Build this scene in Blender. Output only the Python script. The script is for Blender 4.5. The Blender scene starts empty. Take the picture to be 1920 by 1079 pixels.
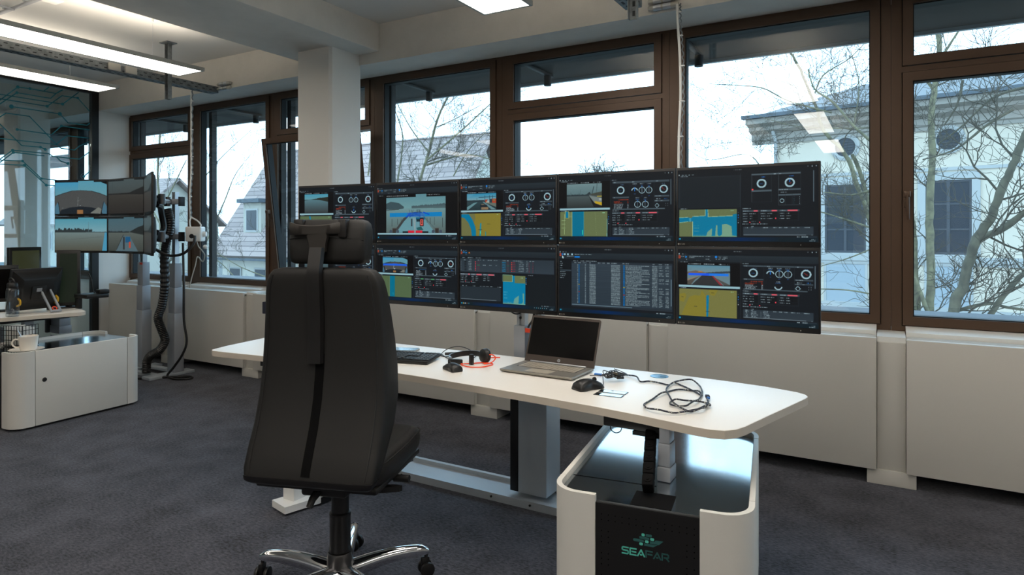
import bpy, bmesh, math, random
import numpy as np
from mathutils import Vector, Matrix, Euler

C = bpy.context.scene
COL = C.collection
PI = math.pi
R = math.radians
rnd = random.Random(7)

# ------------------------------------------------------------------ camera
cam_d = bpy.data.cameras.new('camera')
cam = bpy.data.objects.new('camera', cam_d)
COL.objects.link(cam)
cam.location = (0, 0, 1.40)
cam.rotation_euler = (R(90), 0, R(30.06))
cam_d.sensor_width = 36.0
cam_d.lens = 22.66
cam_d.shift_y = -0.0537
cam_d.clip_start = 0.05
cam_d.clip_end = 600
C.camera = cam

# ------------------------------------------------------------------ world: overcast sky, a little bluer than the lamps
w = bpy.data.worlds.new('overcast_sky')
C.world = w
w.use_nodes = True
nt = w.node_tree
bg = nt.nodes['Background']
tc = nt.nodes.new('ShaderNodeTexCoord')
sep = nt.nodes.new('ShaderNodeSeparateXYZ')
ramp = nt.nodes.new('ShaderNodeValToRGB')
nt.links.new(tc.outputs['Generated'], sep.inputs[0])
nt.links.new(sep.outputs[2], ramp.inputs[0])
ramp.color_ramp.elements[0].position = 0.0
ramp.color_ramp.elements[0].color = (0.54, 0.80, 1.0, 1)
ramp.color_ramp.elements[1].position = 0.8
ramp.color_ramp.elements[1].color = (0.46, 0.75, 1.0, 1)
nt.links.new(ramp.outputs[0], bg.inputs[0])
SKY = 3.3
bg.inputs[1].default_value = SKY

LAMP = 8.2          # strength of the pendant lamps' diffusers
LAMP_UP = 8.5       # and of their uplight strips
C.view_settings.view_transform = 'Standard'
C.view_settings.look = 'None'
C.view_settings.exposure = 0.35
C.view_settings.gamma = 1.0
C.view_settings.use_curve_mapping = False
C.cycles.max_bounces = 10
C.cycles.diffuse_bounces = 5
C.cycles.glossy_bounces = 4
C.cycles.transparent_max_bounces = 24
C.cycles.transmission_bounces = 8
C.cycles.caustics_reflective = True
C.cycles.caustics_refractive = False
C.cycles.sample_clamp_indirect = 6.0

# ------------------------------------------------------------------ helpers
def lin(c):
    return tuple((x / 12.92 if x <= 0.04045 else ((x + 0.055) / 1.055) ** 2.4) for x in (v / 255 for v in c))

M = {}
def mat(name, col, rough=0.5, metal=0.0, spec=0.5, col2=None, nscale=40, bump=None, emit=None, estr=0.0, coat=0.0, stretch=None, ramp=(0.32, 0.68)):
    m = bpy.data.materials.new(name)
    m.use_nodes = True
    t = m.node_tree
    b = t.nodes['Principled BSDF']
    c1 = (*lin(col), 1)
    b.inputs['Base Color'].default_value = c1
    b.inputs['Roughness'].default_value = rough
    b.inputs['Metallic'].default_value = metal
    b.inputs['Specular IOR Level'].default_value = spec
    if coat:
        b.inputs['Coat Weight'].default_value = coat
        b.inputs['Coat Roughness'].default_value = 0.05
    if emit:
        b.inputs['Emission Color'].default_value = (*lin(emit), 1)
        b.inputs['Emission Strength'].default_value = estr
    if col2 or bump:
        co = t.nodes.new('ShaderNodeTexCoord')
        mp = t.nodes.new('ShaderNodeMapping')
        if stretch: mp.inputs['Scale'].default_value = stretch
        t.links.new(co.outputs['Object'], mp.inputs[0])
    if col2:
        n = t.nodes.new('ShaderNodeTexNoise')
        n.inputs['Scale'].default_value = nscale
        n.inputs['Detail'].default_value = 6
        n.inputs['Roughness'].default_value = 0.65
        r = t.nodes.new('ShaderNodeValToRGB')
        r.color_ramp.elements[0].position = ramp[0]
        r.color_ramp.elements[1].position = ramp[1]
        r.color_ramp.elements[0].color = c1
        r.color_ramp.elements[1].color = (*lin(col2), 1)
        t.links.new(mp.outputs[0], n.inputs['Vector'])
        t.links.new(n.outputs['Fac'], r.inputs[0])
        t.links.new(r.outputs[0], b.inputs['Base Color'])
    if bump:
        n2 = t.nodes.new('ShaderNodeTexNoise')
        n2.inputs['Scale'].default_value = bump[0]
        n2.inputs['Detail'].default_value = 4
        bp = t.nodes.new('ShaderNodeBump')
        bp.inputs['Strength'].default_value = bump[1]
        bp.inputs['Distance'].default_value = 0.01
        t.links.new(mp.outputs[0], n2.inputs['Vector'])
        t.links.new(n2.outputs['Fac'], bp.inputs['Height'])
        t.links.new(bp.outputs[0], b.inputs['Normal'])
    M[name] = m
    return m

def emat(name, col, strength):
    m = bpy.data.materials.new(name)
    m.use_nodes = True
    t = m.node_tree
    b = t.nodes['Principled BSDF']
    b.inputs['Base Color'].default_value = (0.8, 0.8, 0.8, 1)
    b.inputs['Emission Color'].default_value = (*lin(col), 1)
    b.inputs['Emission Strength'].default_value = strength
    M[name] = m
    return m

def glass_mat(name, tint=(1, 1, 1), f0=0.05, rough=0.0, gain=0.9):
    m = bpy.data.materials.new(name)
    m.use_nodes = True
    t = m.node_tree
    for n in list(t.nodes): t.nodes.remove(n)
    out = t.nodes.new('ShaderNodeOutputMaterial')
    mix = t.nodes.new('ShaderNodeMixShader')
    tr = t.nodes.new('ShaderNodeBsdfTransparent')
    tr.inputs[0].default_value = (*tint, 1)
    gl = t.nodes.new('ShaderNodeBsdfGlossy')
    gl.inputs['Roughness'].default_value = rough
    lw = t.nodes.new('ShaderNodeLayerWeight')
    lw.inputs[0].default_value = 0.5
    pw = t.nodes.new('ShaderNodeMath'); pw.operation = 'POWER'; pw.inputs[1].default_value = 5
    mu = t.nodes.new('ShaderNodeMath'); mu.operation = 'MULTIPLY_ADD'
    mu.inputs[1].default_value = gain; mu.inputs[2].default_value = f0
    t.links.new(lw.outputs['Facing'], pw.inputs[0])
    t.links.new(pw.outputs[0], mu.inputs[0])
    t.links.new(mu.outputs[0], mix.inputs[0])
    t.links.new(tr.outputs[0], mix.inputs[1])
    t.links.new(gl.outputs[0], mix.inputs[2])
    t.links.new(mix.outputs[0], out.inputs[0])
    M[name] = m
    return m

class MB:
    """collects geometry for ONE mesh object"""
    def __init__(s): s.v = []; s.f = []; s.mi = []
    def add(s, verts, faces, m=0, X=None):
        o = len(s.v)
        if X is not None: verts = [X @ Vector(p) for p in verts]
        s.v += [tuple(p) for p in verts]
        s.f += [tuple(i + o for i in f) for f in faces]
        s.mi += [m] * len(faces)
        return s
    def box(s, x0, x1, y0, y1, z0, z1, m=0, X=None):
        v = [(x0, y0, z0), (x1, y0, z0), (x1, y1, z0), (x0, y1, z0), (x0, y0, z1), (x1, y0, z1), (x1, y1, z1), (x0, y1, z1)]
        f = [(0, 3, 2, 1), (4, 5, 6, 7), (0, 1, 5, 4), (1, 2, 6, 5), (2, 3, 7, 6), (3, 0, 4, 7)]
        return s.add(v, f, m, X)
    def rbox(s, x0, x1, y0, y1, z0, z1, r=0.01, seg=3, m=0, X=None):
        bm = bmesh.new()
        bmesh.ops.create_cube(bm, size=1)
        for v in bm.verts:
            v.co = Vector(((x0 + x1) / 2 + v.co.x * (x1 - x0), (y0 + y1) / 2 + v.co.y * (y1 - y0), (z0 + z1) / 2 + v.co.z * (z1 - z0)))
        r = min(r, 0.49 * min(x1 - x0, y1 - y0, z1 - z0))
        bmesh.ops.bevel(bm, geom=bm.edges[:] , offset=r, segments=seg, profile=0.5, affect='EDGES', clamp_overlap=True)
        bm.verts.ensure_lookup_table()
        bm.verts.index_update()
        s.add([v.co.copy() for v in bm.verts], [tuple(v.index for v in f.verts) for f in bm.faces], m, X)
        bm.free()
        return s
    def tube(s, pts, r, n=8, m=0, closed=False, caps=True, X=None):
        pts = [Vector(p) for p in pts]
        k = len(pts)
        rr = r if isinstance(r, (list, tuple)) else [r] * k
        verts = []; faces = []
        up = None
        for i, p in enumerate(pts):
            a = pts[(i - 1) % k] if (i > 0 or closed) else p
            b = pts[(i + 1) % k] if (i < k - 1 or closed) else p
            d = (b - a)
            if d.length < 1e-9: d = Vector((0, 0, 1))
            d.normalize()
            if up is None:
                up = Vector((0, 0, 1)) if abs(d.z) < 0.9 else Vector((1, 0, 0))
            u = (up - d * up.dot(d))
            if u.length < 1e-6: u = d.orthogonal()
            u.normalize(); up = u
            q = d.cross(u)
            for j in range(n):
                t = 2 * PI * j / n
                verts.append(p + (u * math.cos(t) + q * math.sin(t)) * rr[i])
        for i in range(k if closed else k - 1):
            i2 = (i + 1) % k
            for j in range(n):
                j2 = (j + 1) % n
                faces.append((i * n + j, i * n + j2, i2 * n + j2, i2 * n + j))
        if caps and not closed:
            faces.append(tuple(range(n))[::-1]); faces.append(tuple((k - 1) * n + j for j in range(n)))
        return s.add(verts, faces, m, X)
    def cyl(s, p0, p1, r, n=20, r2=None, m=0, X=None):
        return s.tube([p0, p1], [r, r if r2 is None else r2], n, m, X=X)
    def lathe(s, prof, n=28, c=(0, 0, 0), m=0, X=None):
        verts = []; faces = []
        for (r, z) in prof:
            for j in range(n):
                t = 2 * PI * j / n
                verts.append((c[0] + r * math.cos(t), c[1] + r * math.sin(t), c[2] + z))
        for i in range(len(prof) - 1):
            for j in range(n):
                j2 = (j + 1) % n
                faces.append((i * n + j, i * n + j2, (i + 1) * n + j2, (i + 1) * n + j))
        if prof[0] != prof[-1] and prof[0][0] > 1e-6: faces.append(tuple(range(n))[::-1])
        if prof[0] != prof[-1] and prof[-1][0] > 1e-6: faces.append(tuple((len(prof) - 1) * n + j for j in range(n)))
        return s.add(verts, faces, m, X)
    def prism(s, poly, z0, z1, m=0, X=None, mtop=None):
        n = len(poly)
        v = [(x, y, z0) for x, y in poly] + [(x, y, z1) for x, y in poly]
        f = [(i, (i + 1) % n, n + (i + 1) % n, n + i) for i in range(n)]
        s.add(v, f + [tuple(range(n))[::-1]], m, X)
        s.add([(x, y, z1) for x, y in poly], [tuple(range(n))], m if mtop is None else mtop, X)
        return s
    def wall(s, path, t, z0, z1, m=0, X=None):
        """a strip of thickness t along a 2-D path (offset to the right-hand side)"""
        p = [Vector(q) for q in path]
        inn = []
        for i, q in enumerate(p):
            a = p[max(i - 1, 0)]; b = p[min(i + 1, len(p) - 1)]
            d = (b - a).normalized()
            nrm = Vector((d.y, -d.x))
            inn.append(q + nrm * t)
        k = len(p)
        v = []; f = []
        for i in range(k):
            v += [(p[i].x, p[i].y, z0), (inn[i].x, inn[i].y, z0), (inn[i].x, inn[i].y, z1), (p[i].x, p[i].y, z1)]
        for i in range(k - 1):
            a, b = i * 4, i * 4 + 4
            for q in range(4):
                q2 = (q + 1) % 4
                f.append((a + q, a + q2, b + q2, b + q))
        f.append((0, 1, 2, 3)); f.append(tuple((k - 1) * 4 + q for q in (3, 2, 1, 0)))
        return s.add(v, f, m, X)
    def loft(s, rings, m=0, cap=True, X=None):
        n = len(rings[0]); v = []; f = []
        for r_ in rings: v += list(r_)
        for i in range(len(rings) - 1):
            for j in range(n):
                j2 = (j + 1) % n
                f.append((i * n + j, i * n + j2, (i + 1) * n + j2, (i + 1) * n + j))
        if cap:
            f.append(tuple(range(n))[::-1]); f.append(tuple((len(rings) - 1) * n + j for j in range(n)))
        return s.add(v, f, m, X)
    def sphere(s, c, r, n=16, k=10, m=0, sc=(1, 1, 1), X=None):
        pr = []
        for i in range(k + 1):
            t = -PI / 2 + PI * i / k
            pr.append((max(r * math.cos(t), 1e-5), r * math.sin(t)))
        o = len(s.v)
        s.lathe(pr, n, (0, 0, 0), m)
        for i in range(o, len(s.v)):
            x, y, z = s.v[i]
            q = Vector((c[0] + x * sc[0], c[1] + y * sc[1], c[2] + z * sc[2]))
            s.v[i] = tuple(X @ q if X is not None else q)
        return s
    def build(s, name, mats, parent=None, smooth=35, fix=True):
        me = bpy.data.meshes.new(name)
        me.from_pydata(s.v, [], s.f)
        ml = mats if isinstance(mats, (list, tuple)) else [mats]
        for m_ in ml: me.materials.append(M[m_] if isinstance(m_, str) else m_)
        if len(ml) > 1: me.polygons.foreach_set('material_index', s.mi)
        if fix:
            bm = bmesh.new(); bm.from_mesh(me)
            bmesh.ops.recalc_face_normals(bm, faces=bm.faces)
            bm.to_mesh(me); bm.free()
        if smooth:
            me.polygons.foreach_set('use_smooth', [True] * len(me.polygons))
            me.set_sharp_from_angle(angle=R(smooth))
        me.update()
        o = bpy.data.objects.new(name, me)
        COL.objects.link(o)
        if parent is not None: o.parent = parent
        return o

def tag(o, label=None, cat=None, group=None, kind=None):
    if label: o['label'] = label
    if cat: o['category'] = cat
    if group: o['group'] = group
    if kind: o['kind'] = kind
    return o
def empty(name, loc=(0, 0, 0), rz=0.0, label=None, cat=None, group=None, kind=None):
    o = bpy.data.objects.new(name, None)
    o.empty_display_size = 0.1
    COL.objects.link(o)
    o.location = loc; o.rotation_euler = (0, 0, rz)
    return tag(o, label, cat, group, kind)
def children(o): return [c for c in COL.objects if c.parent == o]
def copy_tree(o, parent=None):
    c = o.copy(); COL.objects.link(c); c.parent = parent
    for ch in children(o): copy_tree(ch, c)
    return c
def T(x, y, z, rx=0, ry=0, rz=0):
    return Matrix.Translation((x, y, z)) @ Euler((rx, ry, rz)).to_matrix().to_4x4()
def smooth_path(pts, k=6, closed=False):
    p = [Vector(q) for q in pts]; n = len(p); out = []
    rng = range(n if closed else n - 1)
    for i in rng:
        a = p[(i - 1) % n] if closed or i > 0 else p[i]
        b = p[i]; c = p[(i + 1) % n]
        d = p[(i + 2) % n] if closed or i + 2 < n else c
        for j in range(k):
            t = j / k
            out.append(0.5 * ((2 * b) + (c - a) * t + (2 * a - 5 * b + 4 * c - d) * t * t + (3 * b - a - 3 * c + d) * t ** 3))
    if not closed: out.append(p[-1])
    return out
def arc(cx, cy, r, a0, a1, n=8):
    return [(cx + r * math.cos(R(a0 + (a1 - a0) * i / n)), cy + r * math.sin(R(a0 + (a1 - a0) * i / n))) for i in range(n + 1)]
def ring(cx, cy, z, hw, hd, n=36, p=5.0):
    o = []
    for i in range(n):
        t = 2 * PI * i / n
        c_, s_ = math.cos(t), math.sin(t)
        o.append((cx + hw * math.copysign(abs(c_) ** (2 / p), c_), cy + hd * math.copysign(abs(s_) ** (2 / p), s_), z))
    return o
# ------------------------------------------------------------------ materials
mat('wall_paint', (226, 225, 221), 0.85, bump=(60, 0.05))
mat('ceiling_paint', (216, 216, 213), 0.9, bump=(90, 0.06))
mat('beam_paint', (212, 209, 202), 0.85, col2=(220, 217, 210), nscale=6, bump=(40, 0.10))
mat('soffit_paint', (205, 210, 210), 0.85)
mat('cover_white', (198, 195, 188), 0.55, spec=0.35)
mat('sill_white', (228, 228, 224), 0.35)
mat('bronze', (84, 63, 47), 0.42, metal=0.25, spec=0.5)
mat('bronze_dark', (20, 16, 14), 0.6)
mat('gasket', (9, 12, 16), 0.6)
mat('spacer', (120, 135, 140), 0.4, metal=0.6)
mat('laminate', (224, 220, 213), 0.38, spec=0.45)
mat('laminate_edge', (200, 190, 176), 0.5)
mat('steel_grey', (156, 160, 166), 0.45, metal=0.25)
mat('steel_light', (185, 192, 198), 0.4, metal=0.4)
mat('zinc', (138, 144, 147), 0.45, metal=0.5, col2=(96, 102, 105), nscale=18)
mat('zinc_slot', (40, 44, 46), 0.7)
mat('alu', (200, 204, 208), 0.3, metal=0.85)
mat('white_metal', (228, 228, 226), 0.4)
mat('white_plastic', (232, 232, 228), 0.4)
mat('black_plastic', (16, 15, 15), 0.45)
mat('black_satin', (22, 21, 21), 0.38)
mat('black_matte', (6, 6, 7), 0.75, spec=0.1)
mat('black_gloss', (176, 184, 190), 0.13, metal=1.0)
mat('bezel', (18, 17, 18), 0.5)
mat('chair_fabric', (15, 14, 13), 0.58, col2=(20, 18, 17), nscale=900, bump=(1400, 0.15), spec=0.42)
mat('chair_leather', (24, 21, 20), 0.42, spec=0.45, bump=(500, 0.15))
mat('bracket_plastic', (40, 36, 32), 0.45)
mat('chair_plastic', (19, 17, 17), 0.42)
mat('chair_piping', (10, 9, 9), 0.6)
mat('chrome', (222, 224, 228), 0.07, metal=1.0)
mat('chrome_under', (92, 90, 90), 0.35, metal=0.9)
mat('cabinet_white', (212, 210, 204), 0.5, spec=0.4)
mat('cabinet_edge', (220, 216, 208), 0.45)
mat('orange_label', (235, 70, 30), 0.5)
mat('orange_cable', (246, 74, 24), 0.45)
mat('blue_plastic', (40, 110, 190), 0.4)
mat('navy_tag', (18, 22, 40), 0.8)
mat('keycap', (26, 26, 27), 0.5)
mat('key_legend', (150, 146, 138), 0.6)
mat('laptop_silver', (140, 136, 128), 0.38, metal=0.55)
mat('laptop_keys', (168, 160, 146), 0.45, metal=0.2)
mat('laptop_bezel', (56, 46, 40), 0.5)
mat('laptop_screen', (10, 9, 9), 0.16, spec=0.5)
mat('grommet', (120, 160, 185), 0.3, metal=0.7)
mat('cup_white', (230, 224, 214), 0.25)
mat('water', (160, 170, 175), 0.1)
mat('yellow_plastic', (220, 170, 30), 0.5)
mat('green_led', (8, 12, 9), 0.4, emit=(10, 36, 14), estr=0.25)
mat('teal_film', (14, 118, 132), 0.5)
mat('grey_film', (150, 166, 170), 0.6)
mat('teal_light', (92, 196, 180), 0.5)
mat('teal_dark', (44, 92, 92), 0.5)
mat('paper', (215, 215, 210), 0.8)
mat('dark_screen', (14, 15, 12), 0.2, emit=(46, 48, 26), estr=0.7)
mat('phone_glass', (70, 90, 98), 0.08, metal=0.6)
mat('braid', (20, 26, 44), 0.6, col2=(190, 190, 176), nscale=130, ramp=(0.56, 0.62))
mat('bark', (120, 114, 88), 0.9, col2=(78, 73, 60), nscale=9, bump=(25, 0.5))
mat('bark_dark', (98, 92, 76), 0.9, col2=(64, 60, 52), nscale=9, bump=(25, 0.5))
mat('twig', (70, 64, 54), 0.9)
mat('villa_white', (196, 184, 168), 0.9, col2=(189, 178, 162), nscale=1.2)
mat('villa_blue', (146, 154, 160), 0.9)
mat('villa_trim', (160, 160, 158), 0.9)
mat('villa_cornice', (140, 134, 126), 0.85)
mat('villa_roof', (104, 104, 106), 0.7)
mat('villa_gutter', (70, 78, 86), 0.6)
mat('villa_glass', (30, 36, 46), 0.35)
mat('villa_sash', (58, 60, 66), 0.5)
mat('house_wall', (182, 178, 168), 0.9)
mat('house_wall2', (160, 156, 146), 0.9)
mat('facade_metal', (52, 50, 50), 0.5, metal=0.3)
mat('ledge_grey', (112, 116, 122), 0.7, col2=(98, 102, 108), nscale=5)
mat('overhang_paint', (52, 47, 42), 0.7)
mat('overhang_trim', (150, 156, 158), 0.5)
mat('asphalt', (88, 88, 86), 0.95, col2=(74, 76, 72), nscale=0.7)
emat('lamp_diffuser', (255, 247, 236), LAMP)
emat('lamp_diffuser_dim', (255, 244, 230), LAMP * 0.42)
emat('lamp_uplight', (255, 240, 220), LAMP_UP)
glass_mat('window_glass', (0.965, 0.985, 0.99), 0.042)
glass_mat('partition_glass', (0.90, 0.965, 0.98), 0.05)
glass_mat('bottle_clear', (0.95, 0.97, 0.98), 0.08)
mat('alu_paint', (170, 172, 168), 0.5, metal=0.3)
mat('mirror_black', (150, 156, 160), 0.03, metal=1.0)
glass_mat('bottle_water', (0.93, 0.96, 0.97), 0.04)
mat('white_plastic_grey', (178, 176, 168), 0.5)

# roof tiles: rows of darker joints
m = mat('roof_tiles', (150, 128, 122), 0.85)
t = m.node_tree
b = t.nodes['Principled BSDF']
co = t.nodes.new('ShaderNodeTexCoord'); mp = t.nodes.new('ShaderNodeMapping')
mp.inputs['Scale'].default_value = (1, 1, 1)
br = t.nodes.new('ShaderNodeTexBrick')
br.inputs['Color1'].default_value = (*lin((150, 134, 128)), 1)
br.inputs['Color2'].default_value = (*lin((130, 116, 112)), 1)
br.inputs['Mortar'].default_value = (*lin((98, 86, 84)), 1)
br.inputs['Scale'].default_value = 1.0
br.inputs['Brick Width'].default_value = 2.6
br.inputs['Row Height'].default_value = 0.36
br.inputs['Mortar Size'].default_value = 0.028
t.links.new(co.outputs['UV'], mp.inputs[0]); t.links.new(mp.outputs[0], br.inputs[0]); t.links.new(br.outputs[0], b.inputs['Base Color'])

# carpet: short dense pile, charcoal with a fine horizontal streak
m = mat('carpet', (60, 58, 62), 0.95, spec=0.15)
t = m.node_tree
b = t.nodes['Principled BSDF']
b.inputs['Sheen Weight'].default_value = 0.12
b.inputs['Sheen Roughness'].default_value = 0.4
co = t.nodes.new('ShaderNodeTexCoord'); mp = t.nodes.new('ShaderNodeMapping'); mp.inputs['Scale'].default_value = (1.0, 2.2, 1)
n1 = t.nodes.new('ShaderNodeTexNoise'); n1.inputs['Scale'].default_value = 46; n1.inputs['Detail'].default_value = 8; n1.inputs['Roughness'].default_value = 0.72
n3 = t.nodes.new('ShaderNodeTexNoise'); n3.inputs['Scale'].default_value = 5; n3.inputs['Detail'].default_value = 5
mixn = t.nodes.new('ShaderNodeMath'); mixn.operation = 'MULTIPLY_ADD'; mixn.inputs[1].default_value = 0.35
rp = t.nodes.new('ShaderNodeValToRGB')
rp.color_ramp.elements[0].position = 0.50; rp.color_ramp.elements[1].position = 0.84
rp.color_ramp.elements[0].color = (*lin((30, 31, 36)), 1); rp.color_ramp.elements[1].color = (*lin((92, 93, 103)), 1)
t.links.new(co.outputs['Object'], mp.inputs[0]); t.links.new(mp.outputs[0], n1.inputs['Vector']); t.links.new(co.outputs['Object'], n3.inputs['Vector'])
t.links.new(n3.outputs['Fac'], mixn.inputs[0]); t.links.new(n1.outputs['Fac'], mixn.inputs[2])
t.links.new(mixn.outputs[0], rp.inputs[0]); t.links.new(rp.outputs[0], b.inputs['Base Color'])
bp = t.nodes.new('ShaderNodeBump'); bp.inputs['Strength'].default_value = 0.5; bp.inputs['Distance'].default_value = 0.006
n2 = t.nodes.new('ShaderNodeTexNoise'); n2.inputs['Scale'].default_value = 260
t.links.new(co.outputs['Object'], n2.inputs['Vector']); t.links.new(n2.outputs['Fac'], bp.inputs['Height']); t.links.new(bp.outputs[0], b.inputs['Normal'])

def struct(name, mb, m_, label=None, parent=None, smooth=35):
    o = mb.build(name, m_, parent, smooth)
    if parent is None: o['kind'] = 'structure'
    if label: o['label'] = label
    return o

# ------------------------------------------------------------------ room shell
YW = 4.43           # inner plane of the window frames
ZC = 3.125          # ceiling
ZS = 2.81           # underside of the window beam
XL, XR, YB = -17.0, 4.2, -5.5
struct('floor', MB().box(XL, XR, YB, 4.5, -0.12, 0), 'carpet', 'charcoal carpet floor')
struct('ceiling', MB().box(XL, XR, YB, 4.06, ZC, ZC + 0.15), 'ceiling_paint', 'pale plastered ceiling')
struct('wall_window_parapet', MB().box(XL, XR, 4.47, 4.75, 0, 0.82), 'wall_paint')
struct('wall_window_beam', MB().box(XL, XR, 4.06, 4.75, ZS, ZC + 0.15, 0), 'beam_paint', 'painted beam above the window row')
struct('wall_back', MB().box(XL, XR, YB - 0.15, YB, 0, ZC), 'wall_paint')
struct('wall_right', MB().box(XR, XR + 0.15, YB, 4.75, 0, ZC), 'wall_paint')
struct('wall_left', MB().box(XL - 0.15, XL, YB, 4.75, 0, ZC), 'wall_paint')
# stub wall where the glass partition meets the windows
struct('wall_stub', MB().box(-8.03, -7.895, 4.06, 4.54, 0, ZS), 'wall_paint', 'narrow white wall between glass partition and windows')
# ceiling beams and their pillars
def beam_and_pillar(xc, nm):
    b_ = MB().rbox(xc - 0.41, xc + 0.41, YB + 0.01, 4.062, 2.895, ZC + 0.02, 0.012, 2)
    struct('ceiling_beam', b_, 'beam_paint', 'wide painted ceiling beam running to the windows')
    hw, y0, y1, c_ = 0.185, 3.735, 4.075, 0.02
    poly = [(xc - hw, y0), (xc + hw - c_, y0), (xc + hw, y0 + c_), (xc + hw, y1), (xc - hw, y1)]
    struct('wall_pillar', MB().prism(poly, 0, 2.897), 'wall_paint', nm)
beam_and_pillar(-4.025, 'square white pillar carrying the ceiling beam')
beam_and_pillar(-9.20, 'white pillar seen through the glass partition')

# ------------------------------------------------------------------ windows
MUL = [2.70, 1.365, 0.032, -1.296, -2.655, -4.0, -5.345, -6.635, -7.925]
def ringbox(mb, x0, x1, z0, z1, wl, wr, wb, wt, y0, y1, m=0):
    mb.box(x0, x0 + wl, y0, y1, z0, z1, m); mb.box(x1 - wr, x1, y0, y1, z0, z1, m)
    mb.box(x0 + wl, x1 - wr, y0, y1, z0, z0 + wb, m); mb.box(x0 + wl, x1 - wr, y0, y1, z1 - wt, z1, m)
def frame_ring(x0, x1, z0, z1, w_, y0, y1):
    """one connected mitred ring with a bevelled inner lip"""
    mb = MB()
    o = [(x0, z0), (x1, z0), (x1, z1), (x0, z1)]
    i_ = [(x0 + w_, z0 + w_), (x1 - w_, z0 + w_), (x1 - w_, z1 - w_), (x0 + w_, z1 - w_)]
    v = [(x, y0, z) for x, z in o] + [(x, y0, z) for x, z in i_] + [(x, y1, z) for x, z in o] + [(x, y1, z) for x, z in i_]
    f = []
    for k in range(4):
        k2 = (k + 1) % 4
        f += [(k, k2, 4 + k2, 4 + k), (8 + k, 12 + k, 12 + k2, 8 + k2), (k, 8 + k, 8 + k2, k2), (4 + k, 4 + k2, 12 + k2, 12 + k)]
    mb.add(v, f)
    return mb
def sash(root, x0, x1, z0, z1, X=None, handle=None):
    s_ = frame_ring(x0, x1, z0, z1, 0.052, YW - 0.012, YW + 0.06)
    if X is not None: s_.v = [tuple(X @ Vector(p)) for p in s_.v]
    so = s_.build('sash', 'bronze', root, smooth=0)
    g = frame_ring(x0 + 0.05, x1 - 0.05, z0 + 0.05, z1 - 0.05, 0.008, YW + 0.004, YW + 0.064)
    if X is not None: g.v = [tuple(X @ Vector(p)) for p in g.v]
    g.build('gasket', 'gasket', so, smooth=0)
    p = MB().box(x0 + 0.057, x1 - 0.057, YW + 0.046, YW + 0.054, z0 + 0.057, z1 - 0.057)
    if X is not None: p.v = [tuple(X @ Vector(q)) for q in p.v]
    p.build('glass_pane', 'window_glass', so, smooth=0)
    if handle:
        hx, hz = handle
        h = MB().rbox(hx - 0.016, hx + 0.016, YW - 0.024, YW - 0.010, hz - 0.075, hz + 0.02, 0.004, 2)
        h.rbox(hx - 0.017, hx + 0.017, YW - 0.062, YW - 0.022, hz - 0.016, hz + 0.022, 0.006, 2)
        h.tube([(hx, YW - 0.052, hz), (hx + 0.002, YW - 0.056, hz - 0.07), (hx + 0.006, YW - 0.052, hz - 0.145)], [0.011, 0.011, 0.007], 10)
        if X is not None: h.v = [tuple(X @ Vector(q)) for q in h.v]
        h.build('window_handle', 'bronze', so)
    return so
def window(n, c0, c1, kind, label, tilt=0.0, left_end=False, handle=False):
    root = empty('window_%d' % n, (0, 0, 0), 0, label, None, None, 'structure')
    m0 = 0.057 if not left_end else 0.03
    x0, x1 = c0 + m0, c1 - 0.057
    f = MB()
    hl = 0.0
    f.box(c0 if not left_end else c0 + 0.02, x0 - 0.004, YW, YW + 0.10, 0.80, 2.812)
    f.box(x1 + 0.004, c1 - 0.0015, YW, YW + 0.10, 0.80, 2.812)
    f.box(x0 - 0.004, x1 + 0.004, YW, YW + 0.10, 2.793, 2.812)
    f.box(x0 - 0.004, x1 + 0.004, YW, YW + 0.10, 0.80, 0.852)
    if kind == 'transom': f.box(x0 - 0.004, x1 + 0.004, YW, YW + 0.10, 2.342, 2.375)
    f.build('frame', 'bronze', root, smooth=0)
    bk = frame_ring(x0 - 0.02, x1 + 0.02, 0.84, 2.805, 0.04, YW + 0.03, YW + 0.095)
    bk.build('rebate', 'bronze_dark', root, smooth=0)
    if kind == 'fixed':
        sash(root, x0, x1, 0.856, 2.789)
    else:
        sash(root, x0, x1, 2.379, 2.789)
        X = None
        if tilt:
            X = Matrix.Translation((0, YW + 0.06, 0.856)) @ Matrix.Rotation(R(tilt), 4, 'X') @ Matrix.Translation((0, -YW - 0.06, -0.856))
        sash(root, x0, x1, 0.856, 2.338, X, (x0 + 0.022, 1.62) if handle else None)
    return root
kinds = ['fixed', 'transom', 'fixed', 'transom', 'fixed', 'transom', 'fixed', 'transom']
labs = ['tall fixed window at the far right end', 'two-part window with lever handle in front of the white villa', 'tall fixed window with lamp reflections above the monitor wall',
        'two-part window showing empty white sky', 'tall fixed window right of the pillar showing a tiled roof', 'two-part window half hidden by the pillar, lower sash tilted in',
        'tall fixed window behind the white hanging cable', 'two-part window at the end next to the white wall']
for i, k in enumerate(kinds):
    window(i + 1, MUL[i + 1], MUL[i], k, labs[i], tilt=7.2 if i == 5 else 0, left_end=(i == 7), handle=(i in (1, 5)))
ml2 = [-8.03, -9.20, -10.54, -11.88, -13.2, -14.6, -16.0]
for i in range(6):
    window(9 + i, ml2[i + 1], ml2[i], 'fixed' if i % 2 == 0 else 'transom', 'window of the room behind the glass partition')

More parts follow.
